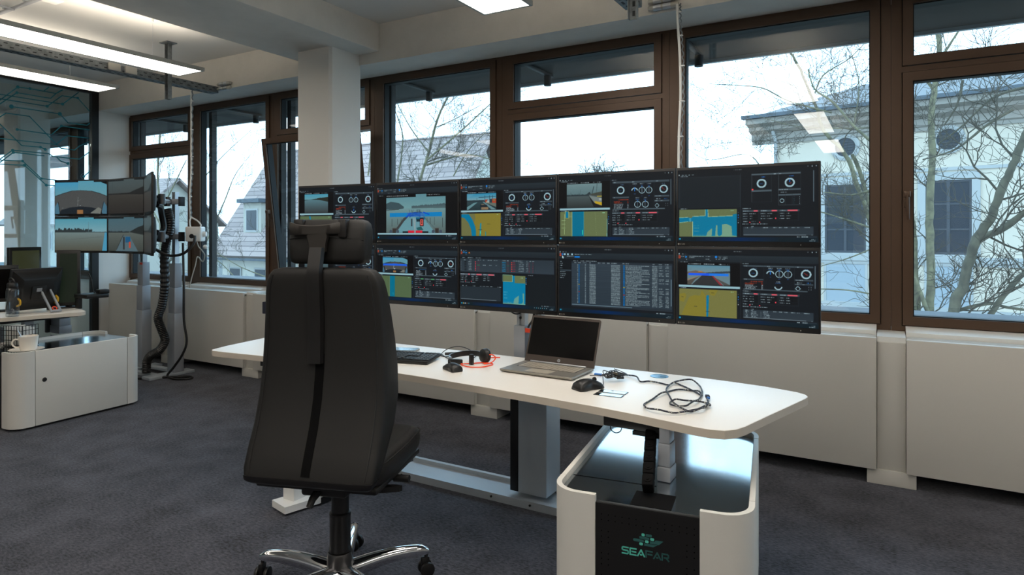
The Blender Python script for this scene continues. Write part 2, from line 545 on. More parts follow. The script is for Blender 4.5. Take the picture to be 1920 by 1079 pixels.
# ------------------------------------------------------------------ radiator covers and pilasters under the windows
CV = 'white radiator covers under the windows'
def cover(x0, x1, label):
    r = empty('radiator_cover', ((x0 + x1) / 2, 4.10, 0), 0, label, 'radiator cover', CV)
    h = (x1 - x0) / 2
    MB().rbox(-h, h, 0, 0.02, 0.085, 0.815, 0.003, 2).build('front_panel', 'cover_white', r)
    MB().rbox(-h, h, 0.0205, 0.05, 0.795, 0.813, 0.003, 2).build('top_lip', 'sill_white', r)
    g = MB()
    g.box(-h + 0.004, h - 0.004, 0.052, 0.20, 0.782, 0.796)
    for k in range(5): g.box(-h + 0.004, h - 0.004, 0.06 + k * 0.028, 0.076 + k * 0.028, 0.796, 0.808)
    g.build('vent_grille', 'cover_white', r, smooth=0)
    s_ = MB().prism([(0.205, 0.79), (0.325, 0.79), (0.325, 0.852), (0.205, 0.83)], -h + 0.003, h - 0.003)
    s_.v = [(z, x, y) for (x, y, z) in s_.v]
    s_.build('window_sill', 'sill_white', r, smooth=0)
    for e in (-1, 1):
        MB().box(e * (h - 0.012) - 0.012 + (0 if e > 0 else 0.0) , e * (h - 0.012) + 0.012, 0.021, 0.33, 0.085, 0.781).build('end_panel', 'cover_white', r, smooth=0)
    return r
def pilaster(xc, label):
    r = empty('pilaster_cover', (xc, 4.135, 0), 0, label, 'pilaster', 'narrow boxed strips between the radiator covers')
    MB().rbox(-0.0695, 0.0695, 0, 0.25, 0.084, 0.790, 0.004, 2).build('panel', 'cover_white', r)
    MB().rbox(-0.118, 0.118, -0.012, 0.24, 0.0, 0.0835, 0.003, 2).build('foot', 'cover_white', r)
    MB().box(-0.0695, 0.0695, 0.01, 0.29, 0.7905, 0.82).build('cap', 'sill_white', r)
    return r
PX = [1.36, 0.030, -1.284, -2.635, -3.975, -5.315, -6.645]
cl = ['white radiator cover at the right edge of the room', 'white radiator cover behind the right end of the desk', 'white radiator cover behind the open laptop',
      'white radiator cover behind the headset and keyboard', 'white radiator cover hidden behind the office chair', 'white radiator cover right of the left monitor stand', 'white radiator cover in the corner by the stub wall']
cx = [(p + 0.071, q - 0.071) for p, q in zip(PX[1:] , PX[:-1])]
for (a, b_), l in zip(cx, cl[:1] + cl[1:6]): cover(a, b_, l)
cover(-7.74, PX[-1] - 0.071, cl[6])
pl = ['boxed strip right of the rightmost visible window mullion', 'boxed strip beside the right end of the desk', 'boxed strip hidden behind the laptop screen', 'boxed strip left of the laptop and behind the headset',
      'boxed strip below the square pillar', 'boxed strip behind the left tip of the desk', 'boxed strip behind the left monitor stand']
for x, l in list(zip(PX, pl))[1:]: pilaster(x, l)

# ------------------------------------------------------------------ facade outside: posts, overhang, ledge
struct('wall_outer_ledge', MB().box(XL, XR, 4.76, 5.25, 0.60, 0.862), 'ledge_grey')
ov = MB().box(XL, XR, 4.76, 5.50, 2.852, 3.05)
struct('wall_overhang', ov, 'overhang_paint')
struct('trim_1', MB().box(XL, XR, 5.502, 5.54, 2.825, 3.06), 'overhang_trim')
for i, c_ in enumerate(MUL[:-1] + ml2[:3]):
    r = empty('facade_post', (c_, 4.655, 0.8205), 0, 'dark metal post standing on the ledge outside %s' % ['at the far right', 'beyond the right picture edge', 'outside the wide mullion by the villa', 'outside the mullion with the white cables', 'outside the mullion above the laptop', 'outside the mullion right of the pillar', 'outside the tilted sash', 'outside the mullion behind the hanging socket cube', 'x', 'y', 'z'][i], 'post', 'metal posts of the outer facade')
    if i >= 8: r['label'] = 'dark metal post seen through the glass partition and its window'
    r['label'] = r['label'].replace('outside outside', 'outside').replace('outside at', 'at').replace('outside beyond', 'beyond')
    MB().box(-0.028, 0.028, -0.03, 0.03, 0.0, 2.02).build('post', 'facade_metal', r, smooth=0)
    MB().rbox(-0.02, 0.02, 0.0305, 0.66, 2.004, 2.028, 0.006, 2).build('bracket', 'facade_metal', r)
    MB().cyl((0, 0.58, 1.915), (0, 0.58, 2.0035), 0.034, 16).build('end_cap', 'facade_metal', r)
# ------------------------------------------------------------------ outside: ground, villa, tiled house, trees
struct('ground', MB().box(-140, 90, 5.6, 200, -4.2, -4.0), 'asphalt', 'street level ground outside')

v = empty('villa', (-2.72, 19.68, -4.0), R(-9.61), 'white villa with round oculus windows and projecting cornice', 'building')
W0 = 14.0
zz = 4.0
hol = [(1.83, 0.50), (4.12, 0.47), (6.45, 0.47), (8.8, 0.47), (11.2, 0.47)]
body = MB()
body.box(0, W0, 0.0, 7.0, 0.0, 8.0)
body.build('wall', 'villa_white', v, smooth=0)
tr = MB()
tr.box(-0.06, W0, -0.07, -0.001, zz + 0.66, zz + 0.80); tr.box(-0.03, W0, -0.04, -0.001, zz + 0.58, zz + 0.66)
tr.build('string_course', 'villa_trim', v, smooth=0)
tr = MB()
tr.box(-0.05, W0, -0.06, -0.001, zz - 0.62, zz - 0.46); tr.box(-0.08, W0, -0.12, -0.001, zz - 0.82, zz - 0.62); tr.box(-0.1, W0, -0.18, -0.001, zz - 1.2, zz - 0.82)
tr.build('base_course', 'villa_trim', v, smooth=0)
tr = MB()
tr.box(-0.03, W0, -0.035, -0.001, zz + 2.92, zz + 3.0)
tr.build('upper_course', 'villa_trim', v, smooth=0)
cn = MB()
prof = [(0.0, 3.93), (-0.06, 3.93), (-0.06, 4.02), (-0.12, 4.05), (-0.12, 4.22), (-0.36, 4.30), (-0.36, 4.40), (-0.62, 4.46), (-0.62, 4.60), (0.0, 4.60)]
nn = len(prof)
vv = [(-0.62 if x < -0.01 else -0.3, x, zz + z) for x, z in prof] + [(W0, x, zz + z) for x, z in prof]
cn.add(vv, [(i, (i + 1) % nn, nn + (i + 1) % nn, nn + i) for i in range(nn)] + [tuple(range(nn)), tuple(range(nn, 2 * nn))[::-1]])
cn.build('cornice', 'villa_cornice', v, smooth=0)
gt = MB()
gt.box(-0.70, W0, -0.74, -0.56, zz + 4.604, zz + 4.70)
gt.build('gutter', 'villa_gutter', v, smooth=0)
rf = MB()
rf.add([(-0.2, -0.55, zz + 4.72), (W0, -0.55, zz + 4.72), (W0, 3.2, zz + 5.95), (1.6, 3.2, zz + 5.95), (-0.2, 7.3, zz + 4.72), (W0, 7.3, zz + 4.72)],
       [(0, 1, 2, 3), (0, 3, 4), (4, 3, 2, 5), (0, 4, 5, 1), (1, 5, 2)])
rf.build('roof', 'villa_roof', v, smooth=0)
dp = MB(); dp.tube([(0.05, -0.09, 1.0), (0.05, -0.09, zz + 4.0), (-0.02, -0.3, zz + 4.45)], 0.05, 8); dp.build('downpipe', 'villa_trim', v)
for k, (s_, hw) in enumerate(hol):
    X = T(s_, -0.002, zz + 3.68, R(90), 0, 0)
    o_ = MB().lathe([(0.36, 0.0), (0.36, 0.05), (0.30, 0.075), (0.25, 0.05), (0.25, 0.0)], 32, X=X).build('oculus', 'villa_trim', v)
    MB().lathe([(0.245, 0.004), (0.245, 0.012)], 28, X=X).build('glass', 'villa_glass', o_)
    lv = MB()
    for q in range(5): lv.box(-0.19, 0.19, -0.15 + q * 0.07, -0.13 + q * 0.07, 0.014, 0.03, X=X)
    lv.build('louvre', 'villa_sash', o_, smooth=0)
    wd = empty('window', (s_, 0, zz + 0.86)); wd.parent = v
    MB().add([], [])
    fr = MB(); ringbox(fr, -hw - 0.17, hw + 0.17, -0.06, 2.02, 0.17, 0.17, 0.06, 0.2, -0.05, -0.002)
    fr.build('surround', 'villa_trim', wd, smooth=0)
    MB().box(-hw, hw, -0.012, -0.003, 0, 1.82).build('glass', 'villa_glass', wd, smooth=0)
    sb = MB(); ringbox(sb, -hw, hw, 0, 1.82, 0.05, 0.05, 0.06, 0.05, -0.03, -0.0125)
    sb.box(-0.035, 0.035, -0.03, -0.0125, 0.06, 1.77)
    for z_ in (0.62, 1.24):
        sb.box(-hw + 0.05, -0.035, -0.028, -0.0125, z_ - 0.02, z_ + 0.02); sb.box(0.035, hw - 0.05, -0.028, -0.0125, z_ - 0.02, z_ + 0.02)
    sb.build('casement', 'villa_sash', wd, smooth=0)
    MB().box(s_ - hw + 0.03, s_ + hw - 0.03, -0.02, -0.0015, zz - 0.44, zz + 0.56).build('apron_panel', 'villa_blue', v, smooth=0)
    pb = MB(); ringbox(pb, s_ - hw - 0.03, s_ + hw + 0.03, zz - 0.5, zz + 0.60, 0.06, 0.06, 0.06, 0.04, -0.03, -0.001)
    pb.build('panel_border', 'villa_trim', v, smooth=0)

# tiled house on the left
def slope(mb_obj, corners, name, mt, parent, thick=0.18):
    a, b_, c_, d = [Vector(p) for p in corners]
    n = (b_ - a).cross(d - a).normalized()
    vs = [a, b_, c_, d] + [p - n * thick for p in (a, b_, c_, d)]
    me = bpy.data.meshes.new(name)
    me.from_pydata(vs, [], [(0, 1, 2, 3), (7, 6, 5, 4), (0, 4, 5, 1), (1, 5, 6, 2), (2, 6, 7, 3), (3, 7, 4, 0)])
    uv = me.uv_layers.new(name='UVMap')
    L1 = (b_ - a).length; L2 = (d - a).length
    for li, q in zip(range(4), [(0, 0), (L1, 0), (L1, L2), (0, L2)]): uv.data[li].uv = q
    me.materials.append(M[mt])
    o = bpy.data.objects.new(name, me); COL.objects.link(o); o.parent = parent
    return o
h = empty('house', (0, 0, 0), 0, 'tiled house with a steep roof and small dormer behind bare trees', 'building')
xa, xb = -36.2, -18.6
MB().box(xa + 0.5, xb - 0.5, 25.7, 34.2, -4.0, 0.2).build('wall', 'house_wall', h, smooth=0)
gb = MB()
for x in (xa + 0.5, xb - 0.7):
    gb.add([(x, 25.7, 0.21), (x, 34.2, 0.21), (x, 30, 6.1), (x + 0.2, 25.7, 0.21), (x + 0.2, 34.2, 0.21), (x + 0.2, 30, 6.1)], [(0, 1, 2), (3, 5, 4), (0, 3, 4, 1), (1, 4, 5, 2), (2, 5, 3, 0)])
gb.build('gable', 'house_wall', h, smooth=0)
slope(None, [(xa, 25, 0.0), (xb, 25, 0.0), (xb, 30, 6.95), (xa, 30, 6.95)], 'front_roof', 'roof_tiles', h)
slope(None, [(xb, 35, 0.0), (xa, 35, 0.0), (xa, 30, 6.95), (xb, 30, 6.95)], 'rear_roof', 'roof_tiles', h)
dm = empty('dormer', (-33.3, 26.0, 1.1)); dm.parent = h
MB().box(-0.8, 0.8, 0, 2.6, 0, 2.1).build('cheek', 'house_wall2', dm, smooth=0)
MB().box(-1.0, 1.0, -0.35, 3.4, 2.11, 2.35).build('roof', 'villa_gutter', dm, smooth=0)
MB().box(-0.55, 0.55, -0.05, -0.002, 0.35, 1.75).build('window', 'villa_trim', dm, smooth=0)
MB().box(-0.45, 0.45, -0.07, -0.052, 0.45, 1.65).build('glass', 'villa_glass', dm, smooth=0)
for k in range(7):
    x = xa + 1.8 + k * 2.3
    wd = MB().box(x - 0.55, x + 0.55, 25.62, 25.698, -2.6, -0.7).build('window', 'villa_trim', h, smooth=0)
    MB().box(x - 0.45, x + 0.45, 25.6, 25.618, -2.5, -0.8).build('glass', 'villa_glass', wd, smooth=0)
MB().box(xa + 0.2, xb - 0.2, 24.75, 24.93, -0.25, -0.12).build('gutter', 'villa_gutter', h, smooth=0)

g2 = empty('house', (-61, 33, -4.0), R(10), 'pale rendered house with dark roof far left beyond the bare tree', 'building')
MB().box(-7, 7, -5, 5, 0, 6.4).build('wall', 'house_wall2', g2, smooth=0)
slope(None, [(-7.6, -5.6, 6.1), (7.6, -5.6, 6.1), (7.6, 0, 10.2), (-7.6, 0, 10.2)], 'front_roof', 'roof_tiles', g2)
slope(None, [(7.6, 5.6, 6.1), (-7.6, 5.6, 6.1), (-7.6, 0, 10.2), (7.6, 0, 10.2)], 'rear_roof', 'roof_tiles', g2)
gb = MB()
for x in (-7.0, 6.8): gb.add([(x, -5, 6.41), (x, 5, 6.41), (x, 0, 9.9), (x + 0.2, -5, 6.41), (x + 0.2, 5, 6.41), (x + 0.2, 0, 9.9)], [(0, 1, 2), (3, 5, 4), (0, 3, 4, 1), (1, 4, 5, 2), (2, 5, 3, 0)])
gb.build('gable', 'house_wall2', g2, smooth=0)
for k in range(4):
    for zf in (1.0, 3.9):
        x = -5 + k * 3.3
        wd = MB().box(x - 0.6, x + 0.6, -5.08, -5.002, zf, zf + 1.6).build('window', 'villa_trim', g2, smooth=0)
        MB().box(x - 0.5, x + 0.5, -5.1, -5.082, zf + 0.1, zf + 1.5).build('glass', 'villa_glass', wd, smooth=0)
fn = MB()
for k in range(24): fn.box(-26.5 + k * 0.8, -25.72 + k * 0.8, 15.0, 15.06, -4.0, -1.3)
fn.box(-26.6, -7.2, 15.065, 15.12, -3.6, -3.5); fn.box(-26.6, -7.2, 15.065, 15.12, -1.8, -1.7)
tag(fn.build('garden_fence', 'house_wall2', smooth=0), 'pale board fence below the tiled house', 'fence')

# ---- bare trees
TREES = {
'A': [([(0.67, 13.4, -0.31), (0.69, 13.4, 0.81), (0.67, 13.4, 1.74), (0.71, 13.4, 2.67), (0.69, 13.4, 3.41), (0.77, 13.4, 4.06), (0.81, 13.4, 4.7), (0.74, 13.4, 5.45), (0.73, 13.4, 6.01)], 0.125, 0.05), ([(0.51, 13.6, -0.35), (0.47, 13.6, 0.6), (0.45, 13.6, 1.37), (0.38, 13.6, 1.94)], 0.1, 0.05), ([(0.44, 13.2, 0.63), (0.56, 13.2, 0.26), (0.73, 13.2, -0.28)], 0.05, 0.06), ([(0.75, 13.5, 3.89), (0.56, 13.5, 4.2), (0.33, 13.5, 4.61), (0.17, 13.5, 5.01)], 0.045, 0.015), ([(0.77, 13.2, 4.29), (1.02, 13.2, 4.71), (1.31, 13.2, 5.2)], 0.04, 0.02)] ,
'B': [([(0.62, 8.4, 0.34), (0.72, 8.4, 0.81), (0.79, 8.4, 1.15), (0.87, 8.4, 1.38), (0.98, 8.4, 1.6), (1.09, 8.4, 1.94), (1.17, 8.4, 2.15), (1.28, 8.4, 2.48), (1.41, 8.4, 2.79)], 0.095, 0.048), ([(0.9, 8.7, 1.34), (1.1, 8.7, 1.44), (1.33, 8.7, 1.65), (1.51, 8.7, 1.77)], 0.065, 0.04), ([(0.93, 8.4, 0.48), (1.11, 8.4, 0.8), (1.28, 8.4, 1.02), (1.5, 8.4, 1.22)], 0.05, 0.03), ([(0.57, 8.6, 0.49), (0.95, 8.6, 0.63), (1.13, 8.6, 0.6), (1.4, 8.6, 0.57)], 0.035, 0.02), ([(1.23, 9.0, 2.77), (0.99, 9.0, 2.61), (0.7, 9.0, 2.36), (0.38, 9.0, 2.26)], 0.03, 0.012), ([(1.36, 9.2, 3.04), (1.07, 9.2, 2.95), (0.76, 9.2, 2.63), (0.55, 9.2, 2.46)], 0.03, 0.01), ([(0.79, 9.2, 3.19), (0.74, 9.2, 2.92), (0.61, 9.2, 2.68)], 0.025, 0.012)] ,
'D': [([(0.0, 10.8, 0.75), (-0.13, 10.8, 1.37), (-0.35, 10.8, 2.08), (-0.51, 10.8, 2.56), (-0.8, 10.8, 2.94), (-0.91, 10.8, 3.32), (-1.13, 10.8, 3.91), (-1.28, 10.8, 4.22)], 0.07, 0.025), ([(-0.13, 11.0, 1.53), (-0.31, 11.0, 2.25), (-0.43, 11.0, 2.58)], 0.055, 0.04), ([(-0.1, 10.5, 2.62), (-0.4, 10.5, 2.95), (-0.67, 10.5, 3.32), (-0.9, 10.5, 3.52), (-0.99, 10.5, 3.83)], 0.035, 0.012), ([(-0.68, 10.6, 3.17), (-1.26, 10.6, 3.4), (-1.64, 10.6, 3.64), (-2.04, 10.6, 3.73), (-2.46, 10.6, 3.8)], 0.02, 0.006), ([(-0.9, 10.5, 3.46), (-0.78, 10.5, 3.72), (-0.43, 10.5, 3.93), (-0.13, 10.5, 4.25)], 0.018, 0.008), ([(-0.4, 10.7, 2.97), (-0.33, 10.7, 3.56), (-0.44, 10.7, 4.08)], 0.016, 0.008), ([(-0.13, 11.0, 2.96), (-0.7, 11.0, 3.0), (-1.31, 11.0, 3.1), (-1.95, 11.0, 3.37)], 0.018, 0.006), ([(-0.13, 10.3, 1.45), (-0.52, 10.3, 1.6), (-0.87, 10.3, 1.72)], 0.025, 0.012), ([(-0.06, 10.4, 2.05), (-0.39, 10.4, 1.94), (-0.77, 10.4, 1.99)], 0.03, 0.012), ([(-0.06, 10.4, 1.22), (-0.46, 10.4, 1.03), (-0.84, 10.4, 0.9)], 0.02, 0.008), ([(-0.06, 10.2, 0.53), (-0.45, 10.2, 0.59), (-0.86, 10.2, 0.59)], 0.02, 0.012), ([(-1.75, 11.3, 2.43), (-2.0, 11.3, 2.71), (-2.62, 11.3, 2.65), (-2.98, 11.3, 2.86)], 0.014, 0.005)] ,
'E': [([(-7.57, 9.5, 1.76), (-7.44, 9.5, 2.45), (-7.28, 9.5, 2.84), (-7.13, 9.5, 3.32), (-6.95, 9.5, 3.69), (-6.72, 9.5, 4.0)], 0.06, 0.025), ([(-7.28, 9.5, 2.89), (-7.69, 9.5, 3.36), (-8.01, 9.5, 3.84)], 0.025, 0.01), ([(-7.16, 9.3, 2.71), (-6.35, 9.3, 3.22), (-5.75, 9.3, 3.63)], 0.03, 0.012), ([(-7.39, 9.6, 2.66), (-6.55, 9.6, 2.8), (-5.93, 9.6, 2.67)], 0.03, 0.015), ([(-8.27, 9.8, 2.35), (-8.13, 9.8, 3.23), (-8.33, 9.8, 3.82)], 0.03, 0.012), ([(-7.28, 9.7, 3.36), (-6.86, 9.7, 3.47), (-6.22, 9.7, 3.7)], 0.018, 0.006), ([(-7.07, 10.0, 2.47), (-6.71, 10.0, 2.95), (-6.18, 10.0, 3.36)], 0.02, 0.008), ([(-9.67, 10.5, 2.63), (-9.52, 10.5, 3.42), (-9.07, 10.5, 4.07)], 0.03, 0.01)] ,
'F': [([(-14.59, 9.0, -0.14), (-14.74, 9.0, 0.85), (-14.8, 9.0, 1.86), (-14.89, 9.0, 2.74), (-14.8, 9.0, 3.74)], 0.07, 0.03), ([(-14.8, 9.0, 1.86), (-14.18, 9.0, 2.59), (-13.78, 9.0, 3.06)], 0.035, 0.012), ([(-15.13, 9.2, 1.61), (-15.8, 9.2, 2.4), (-16.14, 9.2, 3.21)], 0.035, 0.015), ([(-14.66, 10.0, 0.96), (-13.83, 10.0, 2.13), (-13.44, 10.0, 2.75), (-12.86, 10.0, 3.23)], 0.03, 0.008), ([(-13.82, 9.5, 2.73), (-13.14, 9.5, 3.19), (-12.22, 9.5, 3.67)], 0.02, 0.006), ([(-11.55, 8.6, 0.48), (-12.07, 8.6, 0.8), (-12.51, 8.6, 0.91)], 0.02, 0.01), ([(-10.34, 8.4, 0.54), (-11.12, 8.4, 0.72), (-11.96, 8.4, 1.03)], 0.022, 0.01), ([(-10.93, 9.5, 1.02), (-11.02, 9.5, 1.59), (-10.85, 9.5, 2.94)], 0.03, 0.012)] ,
}
def grow(mb, p, d, r, length, depth, rg, mtx):
    """a thin side branch that wanders and forks"""
    k = 5
    pts = [Vector(p)]
    dd = Vector(d).normalized()
    for i in range(k):
        dd = (dd + Vector((rg.uniform(-.45, .45), rg.uniform(-.2, .2), rg.uniform(-.28, .42)))).normalized()
        pts.append(pts[-1] + dd * length / k)
    mb.tube(pts, [max(r * (1 - 0.62 * i / k), 0.0022) for i in range(k + 1)], 5 if r > 0.008 else 4, caps=False)
    if depth > 0:
        for i in range(1, k + 1):
            for q in range(rg.choice([1, 1, 2])):
                a = rg.uniform(0.5, 1.1) * rg.choice([-1, 1])
                nd = (Matrix.Rotation(a, 3, 'Y') @ dd + Vector((0, rg.uniform(-.25, .25), 0.12))).normalized()
                grow(mb, pts[i], nd, r * 0.55, length * rg.uniform(0.4, 0.65), depth - 1, rg, mtx)
def tree(key, label, seed, bark, twig_len=0.9, dens=1.0, depth=2, ground=True):
    rg = random.Random(seed)
    limbs = TREES[key]
    base = limbs[0][0][0]
    root = empty('tree', (base[0], base[1], -4.0), 0, label, 'tree', 'bare winter trees outside the windows')
    off = Vector(root.location)
    tk = MB(); br = MB(); tw = MB()
    for i, (pts, r0, r1) in enumerate(limbs):
        r0 *= 0.62; r1 *= 0.62
        pp = [Vector(p) - off for p in pts]
        if i == 0: pp = [Vector((0, 0, 0)), Vector((pp[0].x * 0.5, pp[0].y * 0.5, pp[0].z * 0.5))] + pp
        sp = smooth_path(pp, 5)
        sp = [q + Vector((rg.uniform(-1, 1), rg.uniform(-1, 1), 0)) * min(r0 * 0.16, 0.012) for q in sp]
        rr = [(r0 + (r1 - r0) * j / (len(sp) - 1)) * rg.uniform(0.94, 1.08) for j in range(len(sp))]
        (tk if i == 0 else br).tube(sp, rr, 12 if r0 > 0.04 else 7)
        n_tw = int(len(sp) * dens)
        for _ in range(n_tw):
            j = rg.randrange(1, len(sp))
            a = (sp[j] - sp[j - 1]).normalized()
            s_ = rg.choice([-1, 1])
            d = (Matrix.Rotation(s_ * rg.uniform(0.5, 1.2), 3, 'Y') @ a + Vector((0, rg.uniform(-.3, .3), 0.15)))
            grow(tw, sp[j], d, min(rr[j] * 0.35, 0.013), twig_len * rg.uniform(0.5, 1.3), depth, rg, None)
    tk.build('trunk', bark, root, smooth=60, fix=False)
    br.build('branch', bark, root, smooth=60, fix=False)
    if tw.v:
        o = tw.build('twig', 'twig', root, smooth=60, fix=False); o['kind'] = 'stuff'
    return root
tree('A', 'straight thick grey tree trunk in front of the villa windows', 3, 'bark', 0.8, 0.2, 2)
tree('B', 'leaning forked tree trunk at the right edge before the villa', 5, 'bark_dark', 0.8, 0.28, 2)
tree('D', 'bare tree with slanting limbs crossing the villa cornice', 11, 'bark', 0.8, 0.34, 2)
tree('E', 'bare tree in front of the tiled roof', 17, 'bark', 0.8, 0.5, 2)
tree('F', 'bare tree outside the windows behind the left monitor stand', 23, 'bark', 0.8, 0.5, 2)
# a rounded crown far away above the monitors
rg = random.Random(4)
root = empty('tree', (-18.65, 46.0, -4.0), 0, 'distant rounded bare tree crown in the empty white sky', 'tree', 'bare winter trees outside the windows')
tk = MB().tube([(0, 0, 0), (0.1, 0, 5), (0, 0, 8.6)], [0.3, 0.25, 0.16], 10); tk.build('trunk', 'bark_dark', root)
tw = MB()
for k in range(26):
    a = rg.uniform(0.15, PI - 0.15)
    grow(tw, (0, 0, rg.uniform(7.0, 8.6)), (math.cos(a), rg.uniform(-.4, .4), math.sin(a)), 0.05, rg.uniform(1.6, 2.6), 2, rg, None)
tw.build('branch', 'twig', root, fix=False)
# ------------------------------------------------------------------ desks
DTOP = 0.75
DESK = [(-3.235, 2.262), (-3.20, 2.243), (-3.10, 2.250), (-2.95, 2.268), (-2.7, 2.295), (-2.4, 2.313), (-2.1, 2.320), (-1.8, 2.310), (-1.5, 2.290), (-1.2, 2.266), (-0.95, 2.242),
        (-0.75, 2.212), (-0.62, 2.186), (-0.55, 2.172), (-0.50, 2.168), (-0.455, 2.180), (-0.425, 2.212), (-0.405, 2.262), (-0.36, 2.43), (-0.31, 2.61), (-0.268, 2.765), (-0.264, 2.795), (-0.275, 2.825),
        (-0.31, 2.852), (-0.36, 2.868), (-0.45, 2.892), (-0.60, 2.912), (-0.8, 2.924), (-1.1, 2.926), (-1.8, 2.928), (-2.6, 2.930), (-3.22, 2.930), (-3.29, 2.915), (-3.325, 2.87), (-3.328, 2.80), (-3.318, 2.70), (-3.27, 2.38)]
def desk_top(root, ox, clip=None):
    mb = MB()
    pl_ = DESK if clip is None else [(clip, 2.315)] + [p for p in DESK if p[0] > clip + 0.03] + [(clip, 2.93)]
    poly = [(x - ox, y - 2.5) for x, y in pl_]
    mb.prism(poly, DTOP - 0.030, DTOP - 0.0012, 1, mtop=1)
    c_ = Vector((sum(p[0] for p in poly) / len(poly), sum(p[1] for p in poly) / len(poly)))
    ins = []
    n = len(poly)
    for i in range(n):
        a = Vector(poly[i - 1]); b_ = Vector(poly[i]); d = Vector(poly[(i + 1) % n])
        t_ = ((b_ - a).normalized() + (d - b_).normalized()).normalized()
        ins.append(b_ + Vector((-t_.y, t_.x)) * 0.0022)
    v = [(x, y, DTOP - 0.0012) for x, y in poly] + [(p.x, p.y, DTOP) for p in ins]
    mb.add(v, [(i, (i + 1) % n, n + (i + 1) % n, n + i) for i in range(n)] + [tuple(range(n, 2 * n))], 0)
    return mb.build('desk_top', ['laminate', 'laminate_edge'], root, smooth=25)
def lift_column(root, x, y, secs, w0, d0, mt, name='lift_column'):
    mb = MB()
    z = secs[0][0]
    for i, (za, zb) in enumerate(secs):
        s_ = 1 - 0.0 - 0.10 * i
        if name != 'lift_column': s_ = 1 - 0.10 * (len(secs) - 1 - i)
        mb.rbox(x - w0 * s_ / 2, x + w0 * s_ / 2, y - d0 * s_ / 2, y + d0 * s_ / 2, za, zb, 0.004, 2)
    return mb.build(name, mt, root)

desk = empty('desk', (-1.8, 2.5, 0), 0, 'long white sit-stand desk with gently curved edges carrying the laptop and headset', 'desk')
OX = -1.8
desk_top(desk, OX)
und = MB(); und.rbox(-1.02, 0.86, 0.06, 0.12, DTOP - 0.046, DTOP - 0.031, 0.004, 2); und.build('crossbar', 'steel_grey', desk)
und = MB(); und.prism([(-3.07 - OX, -0.02), (-2.68 - OX, 0.30), (-2.55 - OX, 0.30), (-2.55 - OX, -0.12), (-2.98 - OX, -0.12)], DTOP - 0.085, DTOP - 0.031); und.build('underside_tray', 'black_satin', desk, smooth=0)
# left leg: white post on a long white foot
lg = MB(); lg.rbox(-2.652 - OX, -2.572 - OX, -0.245, -0.15, 0.045, DTOP - 0.09, 0.004, 2)
lo = lg.build('leg', 'white_metal', desk)
ft = MB(); ft.prism([(-2.685 - OX, -0.285), (-2.555 - OX, -0.315), (-2.505 - OX, -0.14), (-2.452 - OX, 0.32), (-2.56 - OX, 0.335), (-2.63 - OX, -0.1)], 0.012, 0.046); ft.build('foot', 'white_metal', desk, smooth=30)
ft = MB(); ft.prism([(-2.51 - OX, -0.13), (-2.503 - OX, -0.13), (-2.445 - OX, 0.32), (-2.452 - OX, 0.32)], 0.004, 0.04)
ft.build('foot_edge', 'black_plastic', desk, smooth=0)
# right lift column and the black drag chain beside it (both stand in the cabinet)
lift_column(desk, -0.664 - OX, -0.267, [(0.5345, 0.585), (0.5855, 0.665), (0.6655, 0.719)], 0.047, 0.075, 'steel_grey')
ch = empty('cable_chain', (0, 0, 0)); ch.parent = desk
pT, pB = Vector((-0.735 - OX, -0.222, 0.672)), Vector((-0.676 - OX, -0.438, 0.553))
dv = pB - pT
Xr = Matrix(((1, 0, 0), (0, 1, 0), (0, 0, 1))).to_4x4()
zax = -dv.normalized(); xax = Vector((1, 0.1, 0)); xax = (xax - zax * xax.dot(zax)).normalized(); yax = zax.cross(xax)
Rm = Matrix((xax, yax, zax)).transposed().to_4x4()
Lk = dv.length / 5
for k in range(5):
    X = Matrix.Translation(pT + dv * (k + 0.5) / 5) @ Rm
    lk = MB(); lk.rbox(-0.019, 0.019, -0.022, 0.022, -Lk / 2 + 0.001, Lk / 2 - 0.001, 0.006, 2, X=X)
    lk.cyl((0, -0.024, 0), (0, -0.021, 0), 0.014, 16, X=X)
    lk.cyl((0, -0.0255, 0), (0, -0.0235, 0), 0.006, 12, X=X)
    lk.build('chain_link', 'black_matte', ch)
tr = MB(); tr.rbox(-0.915 - OX, -0.690 - OX, -0.238, -0.135, 0.676, 0.7195, 0.006, 2)
tr.prism([(-0.80 - OX, -0.238), (-0.70 - OX, -0.238), (-0.70 - OX, -0.19), (-0.78 - OX, -0.19)], 0.660, 0.6755)
tr.build('column_bracket', 'black_satin', desk)
wl = MB(); wl.tube(smooth_path([(-0.89 - OX, -0.225, 0.677), (-0.885 - OX, -0.23, 0.662), (-0.868 - OX, -0.23, 0.654), (-0.85 - OX, -0.23, 0.662), (-0.845 - OX, -0.225, 0.677)], 5), 0.002, 6)
wl.build('loose_wire', 'black_plastic', desk)
gr = MB(); gr.lathe([(0.0, 0.0006), (0.036, 0.0006), (0.038, 0.002), (0.040, 0.002), (0.041, 0.0002)], 32, (-0.882 - OX, 0.352, DTOP))
gr.box(-0.876 - OX, -0.850 - OX, 0.345, 0.357, DTOP + 0.0008, DTOP + 0.0025)
gr.build('cable_grommet', 'grommet', desk)

